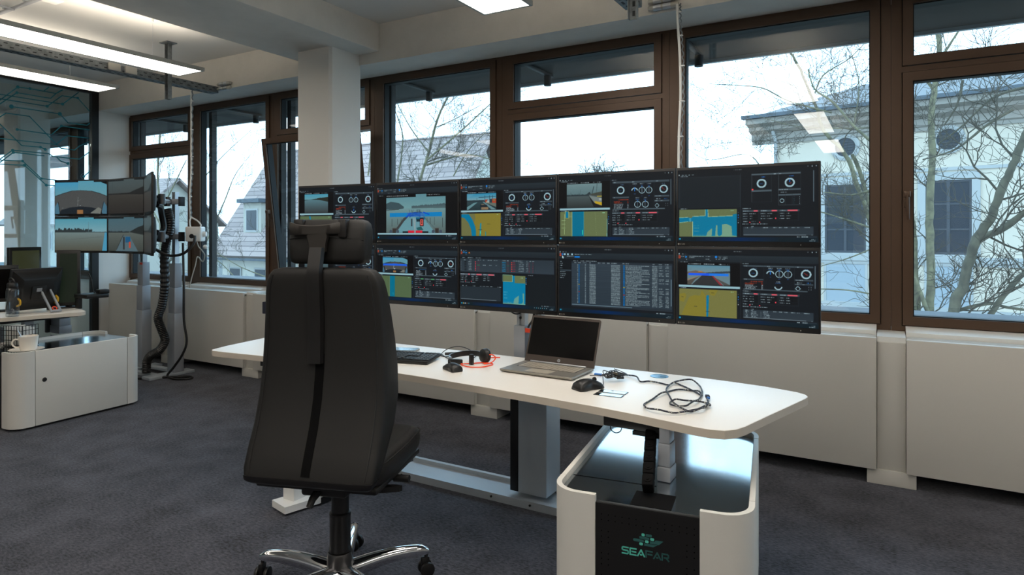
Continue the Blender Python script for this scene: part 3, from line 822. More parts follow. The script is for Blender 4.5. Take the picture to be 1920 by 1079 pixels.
# ------------------------------------------------------------------ the two white end cabinets
def cabinet(loc, rz, label, door_side, logo):
    r = empty('end_cabinet', loc, R(rz), label, 'cabinet')
    w_, l_, rad, t_, H_ = 0.635, 0.93, 0.095, 0.018, 0.555
    hw, hl = w_ / 2, l_ / 2
    def chamf(m_, c_): return [(-hw + m_, -hl + c_), (-hw + c_, -hl + m_), (hw - c_, -hl + m_), (hw - m_, -hl + c_), (hw - m_, hl - c_), (hw - c_, hl - m_), (-hw + c_, hl - m_), (-hw + m_, hl - c_)]
    MB().prism(chamf(0.03, 0.11), 0.0, 0.018).build('plinth', 'black_plastic', r, smooth=0)
    bd = MB().prism(chamf(0.024, 0.10), 0.0195, 0.525)
    bd.build('carcass', 'black_satin', r, smooth=0)
    tp = MB()
    sl = 0.075
    pts = [(-hw + 0.02, -hl + 0.08)] + [(-hw + 0.02, hl - 0.08)] + [(-hw + 0.08, hl - 0.02), (hw - 0.08, hl - 0.02), (hw - 0.02, hl - 0.08), (hw - 0.02, -hl + 0.08), (hw - 0.08, -hl + 0.02), (-hw + 0.08, -hl + 0.02)]
    tp.prism(pts, 0.526, 0.533)
    tpo = tp.build('top_panel', 'black_gloss', r, smooth=0)
    sm = MB().box(-hw + 0.025, 0.0, -hl + 0.198, -hl + 0.202, 0.5332, 0.5338); sm.build('panel_joint', 'black_matte', tpo, smooth=0)
    if logo:
        MB().box(-0.055, 0.075, -hl + 0.022, -hl + 0.14, 0.5332, 0.5339).build('cable_slot', 'black_matte', tpo, smooth=0)
    e0 = 0.155
    for sx in (-1, 1):
        for sy in (-1, 1):
            le = 0.04 if sy < 0 else 0.03
            path = [(sx * hw, sy * (hl - rad - le))] + [(sx * (hw - rad) + sx * rad * math.cos(a), sy * (hl - rad) + sy * rad * math.sin(a)) for a in [i * PI / 16 for i in range(9)]] + [(sx * (hw - e0), sy * hl)]
            if sx * sy < 0: path = path
            mb = MB()
            tt = t_ if sx * sy < 0 else -t_
            mb.wall(path, tt, 0.02, H_)
            mb.build('corner_panel', 'cabinet_white', r, smooth=40)
        d = MB()
        xa_, xb_ = (hw - t_, hw) if sx > 0 else (-hw, -hw + t_)
        d.rbox(xa_, xb_, -hl + rad + 0.044, hl - rad - 0.034, 0.02, H_, 0.002, 2)
        isd = sx == door_side
        do = d.build('door' if isd else 'side_panel', 'cabinet_white', r)
        if isd:
            lk = MB(); X = T(sx * hw, -hl + rad + 0.10, 0.34, 0, R(90) * sx, 0)
            lk.lathe([(0.0, 0.001), (0.014, 0.001), (0.016, 0.004), (0.012, 0.010), (0.0, 0.010)], 20, X=X)
            lk.build('lock', 'black_plastic', do)
    for sy in (-1, 1):
        y0, y1 = (-hl + 0.006, -hl + 0.022) if sy < 0 else (hl - 0.022, hl - 0.006)
        fp = MB().box(-hw + e0 - 0.004, hw - e0 + 0.004, y0, y1, 0.02, 0.530)
        fo = fp.build('front_panel' if sy < 0 else 'rear_panel', 'black_satin', r, smooth=0)
        if sy < 0 and logo:
            pf = MB()
            for row in range(26):
                if row % 4 == 3: continue
                for c_ in range(14):
                    if c_ in (6, 7) and row % 2: continue
                    x = -hw + e0 + 0.02 + c_ * 0.0222; z = 0.05 + row * 0.0178
                    if 0.33 < z < 0.47 and -0.1 < x < 0.12: continue
                    pf.cyl((x, y0 - 0.0004, z), (x, y0 - 0.0001, z), 0.0022, 6)
            po = pf.build('perforation', 'black_matte', fo, smooth=0); po['kind'] = 'stuff'
            logo_mark(r, y0 - 0.0012, 0.0, 0.393)
    return r
STROKES = {'S': [[(1, 1), (0.16, 1), (0, 0.88), (0, 0.64), (0.16, 0.52), (0.84, 0.52), (1, 0.4), (1, 0.12), (0.84, 0), (0, 0)]],
           'E': [[(1, 1), (0, 1)], [(0.0, 1.0), (0.0, 0.0)], [(0.3, 0.5), (0.95, 0.5)], [(0, 0), (1, 0)]],
           'A': [[(-0.05, 0), (0.5, 1), (1.05, 0)], [(0.4, 0.22), (0.62, 0.22)]],
           'F': [[(1, 1), (0, 1)], [(0, 1), (0, 0)], [(0.3, 0.5), (0.95, 0.5)]],
           'R': [[(0, 0), (0, 1), (0.82, 1), (1, 0.86), (1, 0.56), (0.82, 0.42), (0.3, 0.42)], [(0.62, 0.42), (1.05, -0.04)]]}
def stroke(mb, pts, t, X, m=0):
    for (a, b_) in zip(pts[:-1], pts[1:]):
        a = Vector(a); b_ = Vector(b_)
        d = (b_ - a).normalized(); n = Vector((-d.y, d.x)) * t / 2; e = d * t * 0.35
        q = [a - n - e, b_ - n + e, b_ + n + e, a + n - e]
        mb.prism([tuple(p) for p in q], 0, 0.0008, m, X)
def logo_mark(par, y, xc, zc):
    X = T(0, y, 0, R(90), 0, 0)
    W_ = 0.150; cw = 0.0190; gap = W_ / 6 - cw; hh = 0.0195
    for i, ch_ in enumerate('SEAFAR'):
        mb = MB()
        x0 = xc - W_ / 2 + i * (cw + gap)
        for s_ in STROKES[ch_]: stroke(mb, [(x0 + px * cw, zc - hh / 2 + pz * hh) for px, pz in s_], 0.0042, X)
        mb.build('logo_letter', 'teal_light' if i < 3 else 'teal_dark', par, smooth=0)
    # the ship emblem of rounded bars
    def pill(x0, x1, z, mt, hgt=0.0082):
        r_ = hgt * 0.36
        p = arc(x1 - r_, z + hgt / 2 - r_, r_, 0, 90, 4) + arc(x0 + r_, z + hgt / 2 - r_, r_, 90, 180, 4) + arc(x0 + r_, z - hgt / 2 + r_, r_, 180, 270, 4) + arc(x1 - r_, z - hgt / 2 + r_, r_, 270, 360, 4)
        MB().prism(p, 0, 0.0008, 0, X).build('logo_bar', mt, par, smooth=0)
    b0 = zc + 0.029
    pill(xc - 0.021, xc - 0.010, b0, 'teal_light'); 
    MB().prism([(xc - 0.006, b0 - 0.004), (xc + 0.022, b0 - 0.004), (xc + 0.035, b0 + 0.004), (xc - 0.006, b0 + 0.004)], 0, 0.0008, 0, X).build('logo_bar', 'teal_dark', par, smooth=0)
    pill(xc - 0.040, xc - 0.007, b0 + 0.0098, 'teal_dark'); pill(xc - 0.003, xc + 0.008, b0 + 0.0098, 'teal_light')
    MB().prism([(xc + 0.012, b0 + 0.0058), (xc + 0.040, b0 + 0.0058), (xc + 0.053, b0 + 0.019), (xc + 0.030, b0 + 0.0185), (xc + 0.026, b0 + 0.0138), (xc + 0.012, b0 + 0.0138)], 0, 0.0008, 0, X).build('logo_bar', 'teal_dark', par, smooth=0)
    pill(xc - 0.021, xc + 0.010, b0 + 0.0196, 'teal_dark'); pill(xc + 0.013, xc + 0.025, b0 + 0.0196, 'teal_light')
    pill(xc - 0.014, xc - 0.004, b0 + 0.0294, 'teal_light'); pill(xc - 0.001, xc + 0.018, b0 + 0.0294, 'teal_dark')
cabinet((-0.714, 2.412, 0), 8.3, 'white cabinet with black glossy top and teal logo under the desk', -1, True)
cabinet((-5.575, 2.585, 0), 3.0, 'white end cabinet with a round black lock at the left station', 1, False)

# ------------------------------------------------------------------ monitor stand of the near station
ms = empty('monitor_stand', (-1.6, 3.0, 0), 0, 'grey lift-column monitor stand behind the laptop carrying ten monitors', 'monitor stand')
MB().rbox(-0.056, 0.11, -0.075, 0.085, 0.045, 0.70, 0.003, 2).build('column_housing', 'steel_light', ms)
MB().rbox(-0.106, -0.0565, -0.073, 0.08, 0.046, 0.70, 0.003, 2).build('cable_cover', 'black_satin', ms)
for x, nm in ((-0.082, 1), (0.018, 0)):
    MB().rbox(x - 0.032, x + 0.036, -0.02, 0.055, 0.7005, 0.905, 0.003, 2).build('lift_column', 'steel_grey', ms)
    ex = MB()
    for (xa_, xb_, ya_, yb_) in ((-0.024, -0.008, 0.0, 0.04), (0.004, 0.024, 0.0, 0.04), (-0.008, 0.004, 0.014, 0.026)): ex.box(x + xa_, x + xb_, ya_, yb_, 0.906, 1.62)
    eo = ex.build('extrusion', 'alu', ms, smooth=0)
    MB().cyl((x - 0.002, -0.004, 0.945), (x - 0.002, 0.008, 0.945), 0.007, 12).build('bolt', 'black_plastic', eo)
MB().box(-0.0455, -0.0142, -0.019, -0.012, 0.872, 0.894).build('warning_label', 'orange_label', ms, smooth=0)
for z in (1.15, 1.50): MB().rbox(-1.58, 1.30, 0.045, 0.085, z - 0.03, z + 0.03, 0.004, 2).build('crossbar', 'alu', ms)
rl = MB()
rl.box(-0.87, 0.62, -0.140, -0.108, 0.0, 0.040); rl.box(-0.87, 0.62, 0.075, 0.100, 0.0, 0.040)
rl.box(-0.87, 0.62, -0.108, 0.075, 0.0, 0.018)
rl.build('base_rail', 'steel_light', ms, smooth=0)
for x in (-0.78, -0.18, 0.05): MB().cyl((x, -0.145, 0.022), (x, -0.1405, 0.022), 0.006, 10).build('bolt', 'black_plastic', ms)
cb = MB(); cb.tube(smooth_path([(-0.03, -0.012, 0.90), (-0.018, -0.02, 0.915), (-0.005, -0.01, 0.94), (-0.002, 0.01, 0.99)], 5), 0.006, 8); cb.build('power_cable', 'black_plastic', ms)
cb = MB(); cb.tube(smooth_path([(-0.16, 0.0, 1.0), (-0.13, -0.01, 0.972), (-0.10, -0.005, 0.965), (-0.08, 0.01, 0.975)], 5), 0.004, 8); cb.build('signal_cable', 'black_plastic', ms)

# ------------------------------------------------------------------ office chair seen from behind
ch = empty('office_chair', (-1.832, 1.833, 0), R(18.8), 'tall black office chair with headrest and chrome star base seen from behind', 'chair')
# star base
for k in range(5):
    a = R(105.4 + 72 * k)
    X = Matrix.Rotation(a, 4, 'Z')
    rings = []
    for i in range(13):
        t_ = i / 12
        x = 0.030 + t_ * 0.320
        hwid = 0.036 - 0.015 * t_
        zt = 0.118 + 0.024 * math.sin(t_ * 2.3) - 0.012 * t_ * t_
        th = 0.062 - 0.028 * t_
        if i == 12: zt -= 0.012; hwid *= 0.8; th -= 0.014
        zb = zt - th
        prof = [(-hwid * 0.80, zb), (-hwid, zt - th * 0.55), (-hwid * 0.86, zt - th * 0.22), (-hwid * 0.45, zt - 0.002), (0, zt), (hwid * 0.45, zt - 0.002), (hwid * 0.86, zt - th * 0.22), (hwid, zt - th * 0.55), (hwid * 0.80, zb)]
        rings.append([(x, y, z) for y, z in prof])
    lo = MB().loft(rings, X=X).build('base_leg', 'chrome', ch, smooth=50)
    cx_ = 0.342
    ca = empty('caster', (cx_ * math.cos(a), cx_ * math.sin(a), 0), a + 1.2 + 0.5 * k); ca.parent = ch
    MB().rbox(-0.012, 0.022, -0.010, 0.010, 0.032, 0.078, 0.005, 2).build('fork', 'black_satin', ca)
    MB().cyl((0, 0, 0.072), (0, 0, 0.095), 0.008, 10).build('stem', 'chrome_under', ca)
    for sy in (-1, 1):
        MB().lathe([(0.0, -0.009), (0.020, -0.009), (0.0285, -0.006), (0.030, 0.0), (0.0285, 0.006), (0.02, 0.009), (0.0, 0.009)], 24, X=T(0, sy * 0.0195, 0.030, R(90))).build('wheel', 'black_plastic', ca)
MB().lathe([(0.0, 0.07), (0.046, 0.07), (0.05, 0.085), (0.05, 0.155), (0.046, 0.165), (0.0, 0.165)], 32).build('hub', 'chrome_under', ch)
MB().lathe([(0.040, 0.1655), (0.0425, 0.17), (0.0405, 0.185), (0.0395, 0.300), (0.041, 0.303), (0.041, 0.315), (0.035, 0.318)], 28).build('lower_column', 'black_satin', ch)
MB().lathe([(0.0335, 0.3185), (0.0335, 0.33), (0.0325, 0.44)], 28).build('upper_column', 'black_satin', ch)
mech = MB(); mech.rbox(-0.09, 0.09, -0.14, 0.16, 0.425, 0.478, 0.012, 3)
mech.build('seat_mechanism', 'black_satin', ch)
lv = MB(); lv.cyl((0.09, 0.02, 0.455), (0.235, 0.02, 0.455), 0.009, 12); lv.cyl((0.215, 0.02, 0.455), (0.275, 0.02, 0.455), 0.0145, 14)
lv.build('tilt_lever', 'black_plastic', ch)
lv = MB(); lv.prism([(0.09, -0.075), (0.19, -0.06), (0.255, -0.035), (0.262, -0.02), (0.24, -0.016), (0.16, -0.03), (0.09, -0.035)], 0.425, 0.445); lv.build('height_paddle', 'black_plastic', ch)
lv = MB(); lv.tube([(-0.02, -0.14, 0.445), (-0.025, -0.17, 0.43), (-0.03, -0.185, 0.405)], [0.016, 0.014, 0.012], 10); lv.build('tension_knob', 'black_plastic', ch)
# seat
MB().rbox(-0.235, 0.235, -0.20, 0.255, 0.472, 0.496, 0.008, 2).build('seat_shell', 'chair_plastic', ch)
rings = []
for z, s_, fy in ((0.497, 0.955, 0.0), (0.515, 0.985, 0.0), (0.552, 1.0, 0.0), (0.572, 0.985, 0.0), (0.583, 0.95, 0.0), (0.588, 0.86, 0.0)):
    q = ring(0, 0.035, z, 0.252 * s_, 0.252 * s_, 44, 7)
    rings.append([(x, y, zz_ + 0.012 * max(0, (y - 0.05)) / 0.24 - 0.035 * max(0, y - 0.2) / 0.09 * 0.4) for x, y, zz_ in q])
st = MB().loft(rings).build('seat', 'chair_leather', ch, smooth=60)
pp = MB()
q = ring(0, 0.035, 0.5735, 0.2505, 0.2505, 44, 7)
pp.tube([(x, y, z_ + 0.012 * max(0, (y - 0.05)) / 0.24 - 0.035 * max(0, y - 0.2) / 0.09 * 0.4) for x, y, z_ in q], 0.0032, 6, closed=True)
pp.build('seam', 'chair_piping', st)
# back
SEC = [(0.535, 0.246, -0.272, -0.195), (0.56, 0.252, -0.266, -0.175), (0.62, 0.2545, -0.242, -0.12), (0.70, 0.2545, -0.208, -0.045), (0.80, 0.253, -0.178, 0.0), (0.90, 0.249, -0.163, 0.002), (1.0, 0.243, -0.158, -0.012), (1.10, 0.236, -0.159, -0.038), (1.18, 0.229, -0.164, -0.06), (1.22, 0.222, -0.167, -0.072), (1.245, 0.211, -0.168, -0.082), (1.262, 0.194, -0.164, -0.092), (1.270, 0.165, -0.156, -0.10)]
def sec_at(z):
    for a, b_ in zip(SEC[:-1], SEC[1:]):
        if a[0] <= z <= b_[0]:
            t_ = (z - a[0]) / (b_[0] - a[0])
            return tuple(p + (q - p) * t_ for p, q in zip(a, b_))
    return SEC[0] if z < SEC[0][0] else SEC[-1]
rings = []
for z, hw_, yr, yf in SEC:
    rings.append(ring(0, (yr + yf) / 2, z, hw_, (yf - yr) / 2, 52, 6.5))
bk = MB().loft(rings).build('backrest', 'chair_fabric', ch, smooth=70)
for sx in (-1, 1):
    pp = MB(); pts = []
    for i in range(24):
        z = 0.545 + i * (1.245 - 0.545) / 23
        _, hw_, yr, yf = sec_at(z)
        q = ring(0, (yr + yf) / 2, z, hw_, (yf - yr) / 2, 52, 6.5)
        k_ = 33 if sx < 0 else 45
        pts.append(q[k_])
    pp.tube(pts, 0.0028, 6); pp.build('piping', 'chair_piping', bk)
sm = MB(); rows = []
for i in range(22):
    z = 0.548 + i * (0.96 - 0.548) / 21
    _, hw_, yr, yf = sec_at(z)
    rows.append((z, yr))
v_ = []
for z, y in rows: v_ += [(-0.017, y - 0.0015, z), (0.017, y - 0.0015, z), (0.017, y + 0.01, z), (-0.017, y + 0.01, z)]
sm.add(v_, [(i * 4 + a, i * 4 + (a + 1) % 4, i * 4 + 4 + (a + 1) % 4, i * 4 + 4 + a) for i in range(21) for a in range(4)])
sm.build('center_seam', 'black_matte', bk)
cvr = MB(); rings = []
for z, s_, yo in ((0.504, 0.80, 0.02), (0.510, 0.93, 0.006), (0.521, 0.972, 0.0), (0.538, 0.992, 0.0)):
    rings.append(ring(0, -0.235 + yo, z, 0.250 * s_, 0.042 - yo, 52, 6.5))
cvr.loft(rings); cvr.build('back_base_cover', 'chair_plastic', ch, smooth=50)
MB().rbox(-0.2715, -0.245, -0.10, -0.062, 1.090, 1.135, 0.002, 2).build('fabric_tag', 'navy_tag', ch)
# headrest with its bar
hr = MB(); rings = []
for z, s_, d_ in ((1.283, 0.88, 0.030), (1.290, 0.96, 0.040), (1.305, 1.0, 0.046), (1.36, 1.02, 0.050), (1.41, 1.01, 0.048), (1.432, 0.975, 0.043), (1.444, 0.90, 0.034), (1.449, 0.78, 0.024)):
    rings.append(ring(0.0, -0.085 + 0.10 * (z - 1.28), z, 0.153 * s_, d_, 44, 5.5))
ho = hr.loft(rings).build('headrest', 'chair_fabric', ch, smooth=70)
sm = MB(); sm.tube([(-0.150, -0.118, 1.376), (-0.1, -0.1275, 1.382), (0.0, -0.1275, 1.385), (0.08, -0.127, 1.380), (0.150, -0.116, 1.372)], 0.0018, 6); sm.build('seam', 'chair_piping', ho)
tb = MB(); tb.rbox(0.058, 0.088, -0.137, -0.10, 1.382, 1.4495, 0.004, 2); tb.build('fabric_loop', 'chair_leather', ho)
tb = MB(); tb.rbox(-0.125, -0.088, -0.128, -0.10, 1.405, 1.4495, 0.004, 2); tb.build('fabric_loop', 'chair_leather', ho)
br = MB(); rings = []
bp_ = smooth_path([(0.070, -0.128, 1.419), (0.045, -0.138, 1.415), (0.005, -0.146, 1.411), (-0.05, -0.149, 1.409), (-0.10, -0.146, 1.411), (-0.132, -0.136, 1.415)], 5)
for i, p in enumerate(bp_):
    t_ = i / (len(bp_) - 1)
    hz_ = 0.0235 - 0.006 * math.sin(PI * t_); ty = 0.008
    rings.append([(p.x, p.y + a_ * ty, p.z + b2 * hz_) for a_, b2 in ((-1, -0.8), (-0.6, -1), (0.6, -1), (1, -0.8), (1, 0.8), (0.6, 1), (-0.6, 1), (-1, 0.8))])
br.loft(rings)
br.prism([(0.020, 1.398), (0.024, 1.385), (0.018, 1.362), (0.016, 1.33), (-0.046, 1.33), (-0.048, 1.362), (-0.056, 1.385), (-0.054, 1.398)], 0, 0.017, X=T(0, -0.138, 0, R(90)))
br.build('headrest_bracket', 'bracket_plastic', ch, smooth=40)
bar = MB(); v_ = []
zs = [0.925 + i * (1.345 - 0.925) / 20 for i in range(21)]
for z in zs:
    _, hw_, yr, yf = sec_at(min(z, 1.24)); yr = min(yr, -0.150) - 0.004
    if z > 1.26: yr = yr + (z - 1.26) * 0.25
    hwd = 0.030 + 0.004 * (1.3 - z)
    v_ += [(-0.015 - hwd, yr, z), (-0.015 - hwd + 0.006, yr - 0.016, z), (-0.015 + hwd - 0.006, yr - 0.016, z), (-0.015 + hwd, yr, z)]
f_ = [(i * 4 + a, i * 4 + (a + 1) % 4, i * 4 + 4 + (a + 1) % 4, i * 4 + 4 + a) for i in range(20) for a in range(4)] + [(0, 1, 2, 3), (83, 82, 81, 80)]
bar.add(v_, f_); bar.build('support_bar', 'chair_plastic', ch)
# ------------------------------------------------------------------ displays: a grid of lit cells drawn in code
FONT = {'0': '757557', '1': '26227', '2': '71747', '3': '71717', '4': '55711', '5': '74717', '6': '74757', '7': '71122', '8': '75757', '9': '75717'}
GL = {'A': '25755', 'B': '65656', 'C': '34443', 'D': '65556', 'E': '74647', 'F': '74644', 'G': '34553', 'H': '55755', 'I': '72227', 'J': '11152', 'K': '55655', 'L': '44447', 'M': '57755', 'N': '65555', 'O': '25552',
      'P': '65644', 'Q': '25573', 'R': '65655', 'S': '34216', 'T': '72222', 'U': '55557', 'V': '55552', 'W': '55775', 'X': '55255', 'Y': '55222', 'Z': '71247', '0': '75557', '1': '26227', '2': '71747', '3': '71717', '4': '55711',
      '5': '74717', '6': '74757', '7': '71122', '8': '75757', '9': '75717', ':': '02020', '-': '00700', '.': '00002', '+': '02720', ' ': '00000', '/': '11244'}
class Scr:
    def __init__(s, w, h, seed=1, bg=(19, 23, 28)):
        s.w, s.h, s.q = w, h, 2
        s.b = np.zeros((h * 2, w * 2, 3)); s.b[:] = bg
        s.yy, s.xx = np.mgrid[0:h * 2, 0:w * 2]
        s.u = (s.xx + 0.5) / (w * 2); s.v = (s.yy + 0.5) / (h * 2)
        s.as_ = w / h
        s.rg = random.Random(seed)
    def rect(s, x0, y0, x1, y1, c, a=1.0):
        m_ = (s.u >= x0) & (s.u < x1) & (s.v >= y0) & (s.v < y1)
        s.b[m_] = s.b[m_] * (1 - a) + np.array(c) * a
    def grad(s, x0, y0, x1, y1, c0, c1, horiz=False):
        m_ = (s.u >= x0) & (s.u < x1) & (s.v >= y0) & (s.v < y1)
        t_ = ((s.u - x0) / (x1 - x0) if horiz else (s.v - y0) / (y1 - y0))[m_][:, None]
        s.b[m_] = np.array(c0) * (1 - t_) + np.array(c1) * t_
    def poly(s, pts, c, a=1.0):
        ins = np.zeros(s.u.shape, bool); n = len(pts)
        for i in range(n):
            (xa, ya), (xb, yb) = pts[i], pts[(i + 1) % n]
            if ya == yb: continue
            cnd = ((ya > s.v) != (yb > s.v)) & (s.u < (xb - xa) * (s.v - ya) / (yb - ya) + xa)
            ins ^= cnd
        s.b[ins] = s.b[ins] * (1 - a) + np.array(c) * a
    def line(s, x0, y0, x1, y1, c, wd=0.004, a=1.0):
        ax, bx = x0 * s.as_, x1 * s.as_
        dx, dy = bx - ax, y1 - y0; L2 = dx * dx + dy * dy + 1e-12
        t_ = np.clip(((s.u * s.as_ - ax) * dx + (s.v - y0) * dy) / L2, 0, 1)
        d = np.hypot(s.u * s.as_ - ax - t_ * dx, s.v - y0 - t_ * dy)
        m_ = d < wd / 2
        s.b[m_] = s.b[m_] * (1 - a) + np.array(c) * a
    def ringc(s, x, y, r0, r1, c, a0=-400, a1=400, sq=1.0):
        dx = (s.u - x) * s.as_ / sq; dy = s.v - y
        d = np.hypot(dx, dy)
        m_ = (d < r1) & (d >= r0)
        if a0 > -360:
            an = np.degrees(np.arctan2(-dy, dx)) % 360
            m_ &= ((an - a0) % 360) <= (a1 - a0)
        s.b[m_] = c
    def frame(s, x0, y0, x1, y1, c, t=0.004):
        s.rect(x0, y0, x1, y0 + t, c); s.rect(x0, y1 - t, x1, y1, c); s.rect(x0, y0, x0 + t / s.as_, y1, c); s.rect(x1 - t / s.as_, y0, x1, y1, c)
    def dash(s, x, y, ln, c=(150, 165, 170), h=0.009, dens=0.72):
        cell = 0.5 / s.w
        n = int(ln / cell)
        for i in range(n):
            if s.rg.random() < dens: s.rect(x + i * cell, y, x + (i + 1) * cell, y + h, c, s.rg.uniform(0.45, 1.0))
    def text(s, x, y, t, c, sx=1, sy=1):
        px = int(x * s.w * 2); py = int(y * s.h * 2)
        for ch_ in t.upper():
            g = GL.get(ch_, '00000')
            for r_, k in enumerate(g):
                for q in range(3):
                    if int(k) >> (2 - q) & 1:
                        s.b[py + r_ * sy:py + r_ * sy + sy, px + q * sx:px + q * sx + sx] = c
            px += 4 * sx
    def noise(s, x0, y0, x1, y1, amp):
        m_ = (s.u >= x0) & (s.u < x1) & (s.v >= y0) & (s.v < y1)
        s.b[m_] += np.random.RandomState(s.rg.randrange(9999)).normal(0, amp, (m_.sum(), 1))
    def treeline(s, x0, x1, y, hgt, c, base=0.0, slope=0.0):
        n = 60; pts = [(x0, y + base)]
        for i in range(n + 1):
            t_ = i / n
            pts.append((x0 + (x1 - x0) * t_, y + slope * t_ - hgt * (0.35 + 0.65 * s.rg.random())))
        pts.append((x1, y + slope + base))
        s.poly(pts, c)
    def done(s):
        a = s.b.reshape(s.h, 2, s.w, 2, 3).mean((1, 3))
        a = np.clip(a, 0, 255) / 255
        return np.where(a <= 0.04045, a / 12.92, ((a + 0.055) / 1.055) ** 2.4)

m = bpy.data.materials.new('display'); m.use_nodes = True; M['display'] = m
t = m.node_tree; b = t.nodes['Principled BSDF']
at = t.nodes.new('ShaderNodeAttribute'); at.attribute_name = 'cells'
b.inputs['Base Color'].default_value = (0.004, 0.005, 0.006, 1)
b.inputs['Roughness'].default_value = 0.35
b.inputs['Specular IOR Level'].default_value = 0.14
b.inputs['Emission Strength'].default_value = 0.80
t.links.new(at.outputs['Color'], b.inputs['Emission Color'])

def display(scr, wid, hei, parent, xf=None, name='screen', y=0.0):
    """a lit panel facing -Y, centred on the origin of its parent"""
    W_, H_ = scr.w, scr.h
    col = scr.done()
    xs = np.linspace(-wid / 2, wid / 2, W_ + 1); zs = np.linspace(hei / 2, -hei / 2, H_ + 1)
    gx, gz = np.meshgrid(xs, zs)
    co = np.stack([gx, np.full_like(gx, y), gz], -1).reshape(-1, 3)
    i, j = np.mgrid[0:H_, 0:W_]
    a = (i * (W_ + 1) + j).ravel()
    quads = np.stack([a + W_ + 1, a + W_ + 2, a + 1, a], 1)
    me = bpy.data.meshes.new(name)
    me.vertices.add(len(co)); me.vertices.foreach_set('co', co.ravel())
    n = len(quads)
    me.loops.add(n * 4); me.loops.foreach_set('vertex_index', quads.ravel())
    me.polygons.add(n); me.polygons.foreach_set('loop_start', np.arange(0, n * 4, 4)); 
    me.update(calc_edges=True)
    ca = me.color_attributes.new('cells', 'FLOAT_COLOR', 'CORNER')
    rgba = np.ones((n, 4, 4)); rgba[:, :, :3] = col.reshape(-1, 1, 3)
    ca.data.foreach_set('color', rgba.ravel())
    me.materials.append(M['display'])
    o = bpy.data.objects.new(name, me); COL.objects.link(o); o.parent = parent
    return o

# --- pieces of the control software
GRY, LIT, BLUE, OLV, YEL, WAT, RNG = (72, 86, 96), (150, 170, 178), (40, 110, 190), (96, 108, 72), (124, 116, 44), (0, 112, 150), (150, 182, 192)
def chrome_ui(s, ribbon):
    s.rect(0, 0, 1, 0.055, (20, 23, 27)); s.dash(0.42, 0.022, 0.06, (120, 132, 138), 0.012)
    s.rect(0.93, 0.018, 0.934, 0.03, LIT); s.rect(0.957, 0.016, 0.963, 0.032, LIT); s.rect(0.983, 0.018, 0.988, 0.03, LIT)
    s.rect(0.008, 0.06, 0.014, 0.08, (180, 195, 200))
    for k, x in enumerate((0.03, 0.055, 0.08, 0.11)[:2 if ribbon else 4]): s.dash(x, 0.066, 0.016, LIT, 0.010)
    if ribbon:
        s.grad(0, 0.085, 1, 0.175, (34, 43, 49), (28, 35, 41))
        s.rect(0.006, 0.092, 0.020, 0.135, (180, 72, 44)); s.rect(0.010, 0.104, 0.016, 0.122, (60, 30, 26))
        s.dash(0.024, 0.10, 0.025, LIT, 0.010)
        s.poly([(0.058, 0.092), (0.074, 0.11), (0.058, 0.13)], (20, 130, 215)); s.dash(0.058, 0.14, 0.014, LIT, 0.01)
        s.dash(0.09, 0.097, 0.11, LIT, 0.010); s.dash(0.09, 0.115, 0.04, LIT, 0.010)
        s.dash(0.215, 0.097, 0.035, LIT, 0.010); s.dash(0.215, 0.133, 0.03, LIT, 0.010)
        s.ringc(0.293, 0.105, 0, 0.016, (30, 120, 205)); s.dash(0.286, 0.13, 0.016, LIT, 0.01)
        for k in range(3): s.dash(0.31, 0.096 + k * 0.018, 0.02, LIT, 0.009); s.dash(0.335, 0.096 + k * 0.018, 0.045 - 0.02 * (k > 1), LIT, 0.009)
        s.dash(0.14, 0.155, 0.03, (90, 100, 106), 0.009); s.dash(0.24, 0.155, 0.014, (90, 100, 106), 0.009)
    s.grad(0, 0.94, 1, 1.0, (16, 30, 38), (12, 26, 34))
    s.grad(0.14, 0.945, 0.45, 0.99, (12, 28, 44), (2, 34, 76), True); s.grad(0.45, 0.945, 0.74, 0.99, (2, 34, 76), (12, 28, 40), True)
    s.rect(0.01, 0.957, 0.022, 0.978, (30, 150, 190)); s.rect(0.03, 0.957, 0.034, 0.978, (40, 60, 70))
    s.dash(0.955, 0.965, 0.026, LIT, 0.009); s.dash(0.94, 0.98, 0.04, LIT, 0.009)
    s.dash(0.86, 0.928, 0.02, LIT, 0.012); s.rect(0.885, 0.922, 0.99, 0.942, (34, 44, 52)); s.dash(0.888, 0.928, 0.045, LIT, 0.012)
